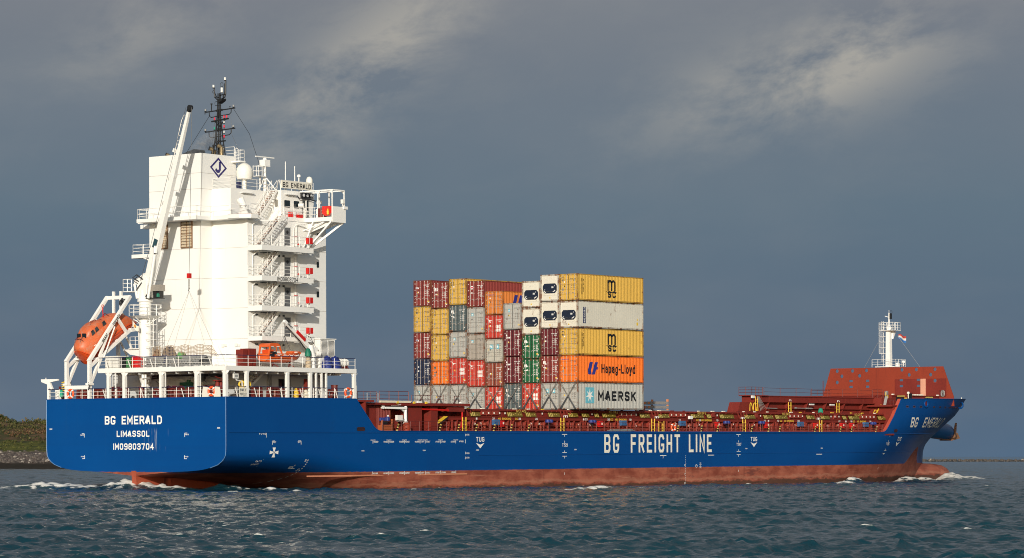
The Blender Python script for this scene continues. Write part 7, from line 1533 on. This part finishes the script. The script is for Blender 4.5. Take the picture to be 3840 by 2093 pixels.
# stern wash, bow wave and the small breakers along the side: (lateral, depth, half length, half width, skew, height, foam)
RID = [(-43.2, 287, 5.2, 2.4, .10, .62, 1.25), (-40.5, 300, 3.5, 2.5, .05, .45, .9), (-35.8, 285.5, 2.4, 2.0, .0, .95, 1.3), (-32.2, 283, 2.2, 1.6, -.3, .42, 1.2), (-26.5, 281, 2.0, 2.0, 0, .55, .35), (-22.5, 279, 3.0, 1.2, 0, .18, .8), (-49.5, 300, 3.0, 2.0, .1, .2, .5),
       (57.8, 402, 1.5, 3.0, .2, .80, 1.2), (60.0, 402, 2.2, 3.0, .2, .50, 1.0), (62.2, 404, 1.5, 2.6, .2, .20, .6), (50.3, 384, 1.4, 2.0, .4, .55, 1.3), (48.4, 383, 1.2, 2.0, .4, .25, 1.0), (53.4, 391, 1.4, 2.0, .4, .55, 1.3), (41.0, 364, 1.2, 1.8, .3, .65, 1.3), (37.2, 338, 1.3, 1.6, .1, .40, 1.2), (35.0, 352, 2.0, 1.0, .1, .10, .6),
       (6.4, 281, 1.5, 1.2, .15, .40, 1.3), (8.2, 289, 1.6, 1.2, .1, .30, 1.1), (-24.0, 261, .8, 1.2, .1, .22, .8), (-18.7, 263, .9, 1.2, .1, .22, .8), (-9.3, 284, .8, .9, .3, .22, .8), (-6.5, 287, .7, .9, .3, .2, .6), (-46.0, 262, 3.0, 2.0, .05, .28, .0), (13.5, 297, 2.5, 1.0, .1, .1, .5), (-40.0, 318, 5.0, 2.5, .1, .30, .15)]
breakup = .55 + .45 * lump(1.6, 21) + .25 * lump(.9, 22)
for la, de, hl_, hw, sk, hg, fo in RID:
    u = (LX - la) / hl_; v = (DX - de - sk * (LX - la)) / hw; q = np.exp(-(u * u) ** 1.3 - v * v)
    Zw += hg * q * (.75 + .35 * breakup); foam += fo * q * np.clip(breakup * 1.5, 0.1, 1.4)
# a broken line of foam where the sea meets the hull
def hbw(x):
    return np.interp(x, [-1, 0, 3.9, 4.2, 12, 16, 20, 26, 32, 102, 112, 122, 132, 140, 146, 150, 154, 155.2, 156], [-9, .3, .3, .6, .8, 4.5, 8.0, 11.2, HB, HB, 11.4, 10.1, 7.6, 4.7, 3.0, 2.4, 1.5, .1, -9])
dist = np.abs(WY) - hbw(WX)
near = np.exp(-np.clip(dist, 0, None) / .55) * ((WX > -.5) & (WX < 156))
foam += near * np.clip(lump(5, 31) * .9 + .15 + .5 * (WX > 112), 0, 1.0) * 1.1
inside = (dist < -.8) & (WX > 6) & (WX < 154)
Zw[inside] = np.minimum(Zw[inside], 0) - .6
co = np.stack([WX + OX, WY + OY, Zw], -1).reshape(-1, 3).astype(np.float32)
ii, jj = np.meshgrid(np.arange(nr - 1), np.arange(nt), indexing='ij'); j2 = (jj + 1) % nt
quads = np.stack([ii * nt + jj, (ii + 1) * nt + jj, (ii + 1) * nt + j2, ii * nt + j2], -1).reshape(-1, 4).astype(np.int32)
me = bpy.data.meshes.new('sea'); me.vertices.add(len(co)); me.vertices.foreach_set('co', co.ravel())
me.loops.add(quads.size); me.loops.foreach_set('vertex_index', quads.ravel()); me.polygons.add(len(quads)); me.polygons.foreach_set('loop_start', np.arange(0, quads.size, 4, dtype=np.int32)); me.polygons.foreach_set('use_smooth', np.ones(len(quads), bool))
me.update(calc_edges=True)
at = me.attributes.new('foam', 'FLOAT', 'POINT'); at.data.foreach_set('value', np.clip(foam, 0, 2).astype(np.float32).ravel())
sea = bpy.data.objects.new('water', me); COL.objects.link(sea); struct(sea)
m = bpy.data.materials.new('sea_water'); t, b = nodes(m)
fa = t.nodes.new('ShaderNodeAttribute'); fa.attribute_name = 'foam'
fn_ = noise(t, 1.3, (1, 1, 1), 7, .68); fm_ = mth(t, 'SUBTRACT', mth(t, 'ADD', fa.outputs['Fac'], mth(t, 'MULTIPLY', mth(t, 'SUBTRACT', fn_, .5), 2.0)), .42)
fk = thr(t, fm_, 0.0, .35)
base = mixn(t, noise(t, .03, (1, 1, 1), 3), (.003, .028, .044), (.007, .040, .056))
tq = thr(t, fa.outputs['Fac'], .02, .9); base = mixn(t, mth(t, 'MULTIPLY', tq, .6), base, (.05, .10, .095))
t.links.new(mixn(t, fk, base, (.72, .71, .66)), b.inputs['Base Color'])
t.links.new(mth(t, 'ADD', .07, mth(t, 'MULTIPLY', fk, .6)), b.inputs['Roughness']); b.inputs['IOR'].default_value = 1.333
bn = t.nodes.new('ShaderNodeBump'); bn.inputs['Strength'].default_value = .9; bn.inputs['Distance'].default_value = .10
h1 = noise(t, 2.2, (1, 1, 1), 5, .62); h2 = noise(t, 7.0, (1, 1, 1), 3, .6); t.links.new(mth(t, 'ADD', h1, mth(t, 'MULTIPLY', h2, .35)), bn.inputs['Height']); t.links.new(bn.outputs[0], b.inputs['Normal'])
me.materials.append(m)

# ------------------------------------------------------------------ far bank: stone revetment, grass and scrub
from mathutils import noise as mn
prof = [(758, -1.5), (764, 0), (768, .9), (772, 1.7), (778, 3.0), (785, 4.35), (787, 4.55), (794, 5.2), (802, 6.0), (812, 7.2), (815, 7.45), (820, 7.6), (828, 8.6), (838, 10.2), (850, 11.7), (860, 12.7), (868, 13.1), (885, 13.0), (920, 11)]
Ls = np.arange(-420, 92, 2.0); v = []
for La in Ls:
    fall = float(np.clip((88 - La) / 60, 0, 1))
    for de, z in prof:
        nn_ = mn.noise((La * .03, de * .05, 0)) * (1.2 if z > 8 else .35) + mn.noise((La * .12, de * .15, 4)) * (.7 if z > 8 else .2)
        zz = z + (nn_ if z > 1 else 0); p = CAM + FW * (de + mn.noise((La * .02, 0, 9)) * 2 * (z > 5)) + RT * La; v.append((p.x, p.y, (zz * (fall if z > 0 else 1)) - 0.0))
NP = len(prof)
b = MB(); b.add(v, [(i * NP + j, (i + 1) * NP + j, (i + 1) * NP + j + 1, i * NP + j + 1) for i in range(len(Ls) - 1) for j in range(NP - 1)])
m = bpy.data.materials.new('bank'); t, bb = nodes(m); gp = t.nodes.new('ShaderNodeNewGeometry'); s3 = t.nodes.new('ShaderNodeSeparateXYZ'); t.links.new(gp.outputs['Position'], s3.inputs[0]); zz_ = mth(t, 'ADD', s3.outputs[2], mth(t, 'MULTIPLY', mth(t, 'SUBTRACT', noise(t, .25, detail=3), .5), .8))
stone = mixn(t, thr(t, noise(t, 1.1, (1, 1, 1.6), 4, .7), .52, .60), (.075, .062, .055), (.17, .145, .125)); stone = mixn(t, thr(t, noise(t, .5, detail=4), .5, .6), stone, (.13, .10, .088))
wet = mixn(t, noise(t, .8), (.016, .014, .011), (.04, .034, .026)); low = mixn(t, thr(t, zz_, 1.1, 1.9), wet, stone)
grass = mixn(t, thr(t, noise(t, .22, (1, 1, 2), 5, .65), .42, .60), (.10, .105, .022), (.045, .052, .02)); scrub = mixn(t, thr(t, noise(t, .12, (1, 1, 1.4), 6, .65), .44, .58), (.05, .055, .022), (.13, .080, .045))
c = mixn(t, thr(t, zz_, 4.2, 4.7), low, grass); c = mixn(t, thr(t, zz_, 7.0, 7.7), c, scrub); t.links.new(c, bb.inputs['Base Color']); bb.inputs['Roughness'].default_value = .9; bb.inputs['Specular IOR Level'].default_value = .1
bank = b.build('terrain', m); struct(bank); 
for p_ in bank.data.polygons: p_.use_smooth = True
def prof_z(de): return float(np.interp(de, [p[0] for p in prof], [p[1] for p in prof]))
cols = [((.035, .045, .016), 'leaf_dark'), ((.075, .075, .028), 'leaf_olive'), ((.115, .068, .038), 'leaf_russet'), ((.15, .12, .055), 'leaf_straw'), ((.095, .10, .03), 'leaf_green')]
lm = [mat(n_, c_, .9, var=.25, scale=.4, spec=.1) for c_, n_ in cols]
rnd = random.Random(31); b = MB()
def clump(mb, c, rad, n, mi, sz, flat=.75):
    for _ in range(n):
        d = Vector((rnd.gauss(0, 1), rnd.gauss(0, 1), abs(rnd.gauss(0, 1)) * flat)).normalized() * rad * rnd.uniform(.55, 1.0); p = Vector(c) + d
        a = Vector((rnd.gauss(0, 1), rnd.gauss(0, 1), rnd.gauss(0, 1))).normalized(); q = a.orthogonal().normalized(); w = a.cross(q); s = sz * rnd.uniform(.6, 1.3); mb.m = mi if rnd.random() < .8 else rnd.randrange(5)
        mb.add([p - q * s, p + w * s * .6, p + q * s, p - w * s * .6], [(0, 1, 2, 3)])
for _ in range(1500):
    La = rnd.uniform(-175, -75); de = rnd.choice((rnd.uniform(817, 866), rnd.uniform(820, 868), rnd.uniform(789, 814)))
    z = prof_z(de); p = CAM + FW * de + RT * La; k = mn.noise((La * .05, de * .06, 3))
    hi = de > 815; mi = (0 if k < -.12 else (2 if k > .22 else 1)) if hi else (4 if rnd.random() < .75 else 0)
    if de > 860: mi = rnd.choice((3, 1, 1, 2))
    clump(b, (p.x, p.y, z), rnd.uniform(.7, 1.8) if hi else rnd.uniform(.35, .8), 26 if hi else 12, mi, .30 if hi else .20)
sh = b.build('ground_cover', lm); struct(sh, 'stuff')
b = MB()
for _ in range(1500):
    La = rnd.uniform(-175, -78); de = rnd.uniform(771, 786); z = prof_z(de); p = CAM + FW * de + RT * La; s = rnd.uniform(.15, .5); b.m = 0 if rnd.random() < .86 else 1
    b.lathe((p.x, p.y, z), [(s, -.1), (s * rnd.uniform(.7, 1.1), s * .5), (s * .3, s * rnd.uniform(.7, 1.0))], 5)
rk = b.build('gravel', [mat('stone_dark', (.085, .072, .064), .9), mat('stone_pale', (.26, .23, .20), .9)]); struct(rk, 'stuff')
p = CAM + FW * 872 + RT * (-147.6); t = thing('tree', 'dark rounded tree standing on the crest of the far bank', 'tree', (p.x, p.y, 14.0), ship=False)
b = MB(); b.cyl((p.x, p.y, 13.5), (p.x, p.y, 15.3), .25, .12, 7); b.cyl((p.x, p.y, 14.6), (p.x + 1, p.y - .6, 15.6), .1, .05, 5); b.build('trunk', M_RUSTED, t, origin=(p.x, p.y, 14.0)); b = MB()
for dx, dy, dz, rd_ in ((0, 0, 1.0, 1.6), (1.3, -1.0, .7, 1.2), (-1.2, .9, .8, 1.2), (.3, .4, 1.5, 1.0)): clump(b, (p.x + dx, p.y + dy, 12.9 + dz), rd_, 140, 0, .28, 1.0)
b.build('crown', lm, t, origin=(p.x, p.y, 14.0))
# breakwater of boulders on the horizon
rnd = random.Random(77); b = MB(); La = 215
while La < 640:
    for _ in range(3):
        de = 1890 + rnd.uniform(-3, 5); s = rnd.uniform(.5, 1.15); q = CAM + FW * de + RT * (La + rnd.uniform(-1, 1)); z = rnd.choice((0, .3, .7)); b.m = 2 if rnd.random() < .10 and z > .5 else (0 if z < .2 else 1)
        b.lathe((q.x, q.y, z), [(s, -.5), (s * rnd.uniform(.8, 1.2), s * .5), (s * .35, s * rnd.uniform(.8, 1.1))], 5)
    La += .9
q = CAM + FW * 1890 + RT * 430
tag(b.build('rock_breakwater', [mat('rock_wet', (.030, .029, .027), .8), mat('rock_grey', (.075, .064, .056), .9), mat('rock_pale', (.28, .24, .19), .9)], origin=(q.x, q.y, 0)), 'low breakwater of dark boulders along the horizon right of the bow', 'breakwater', ship=False)
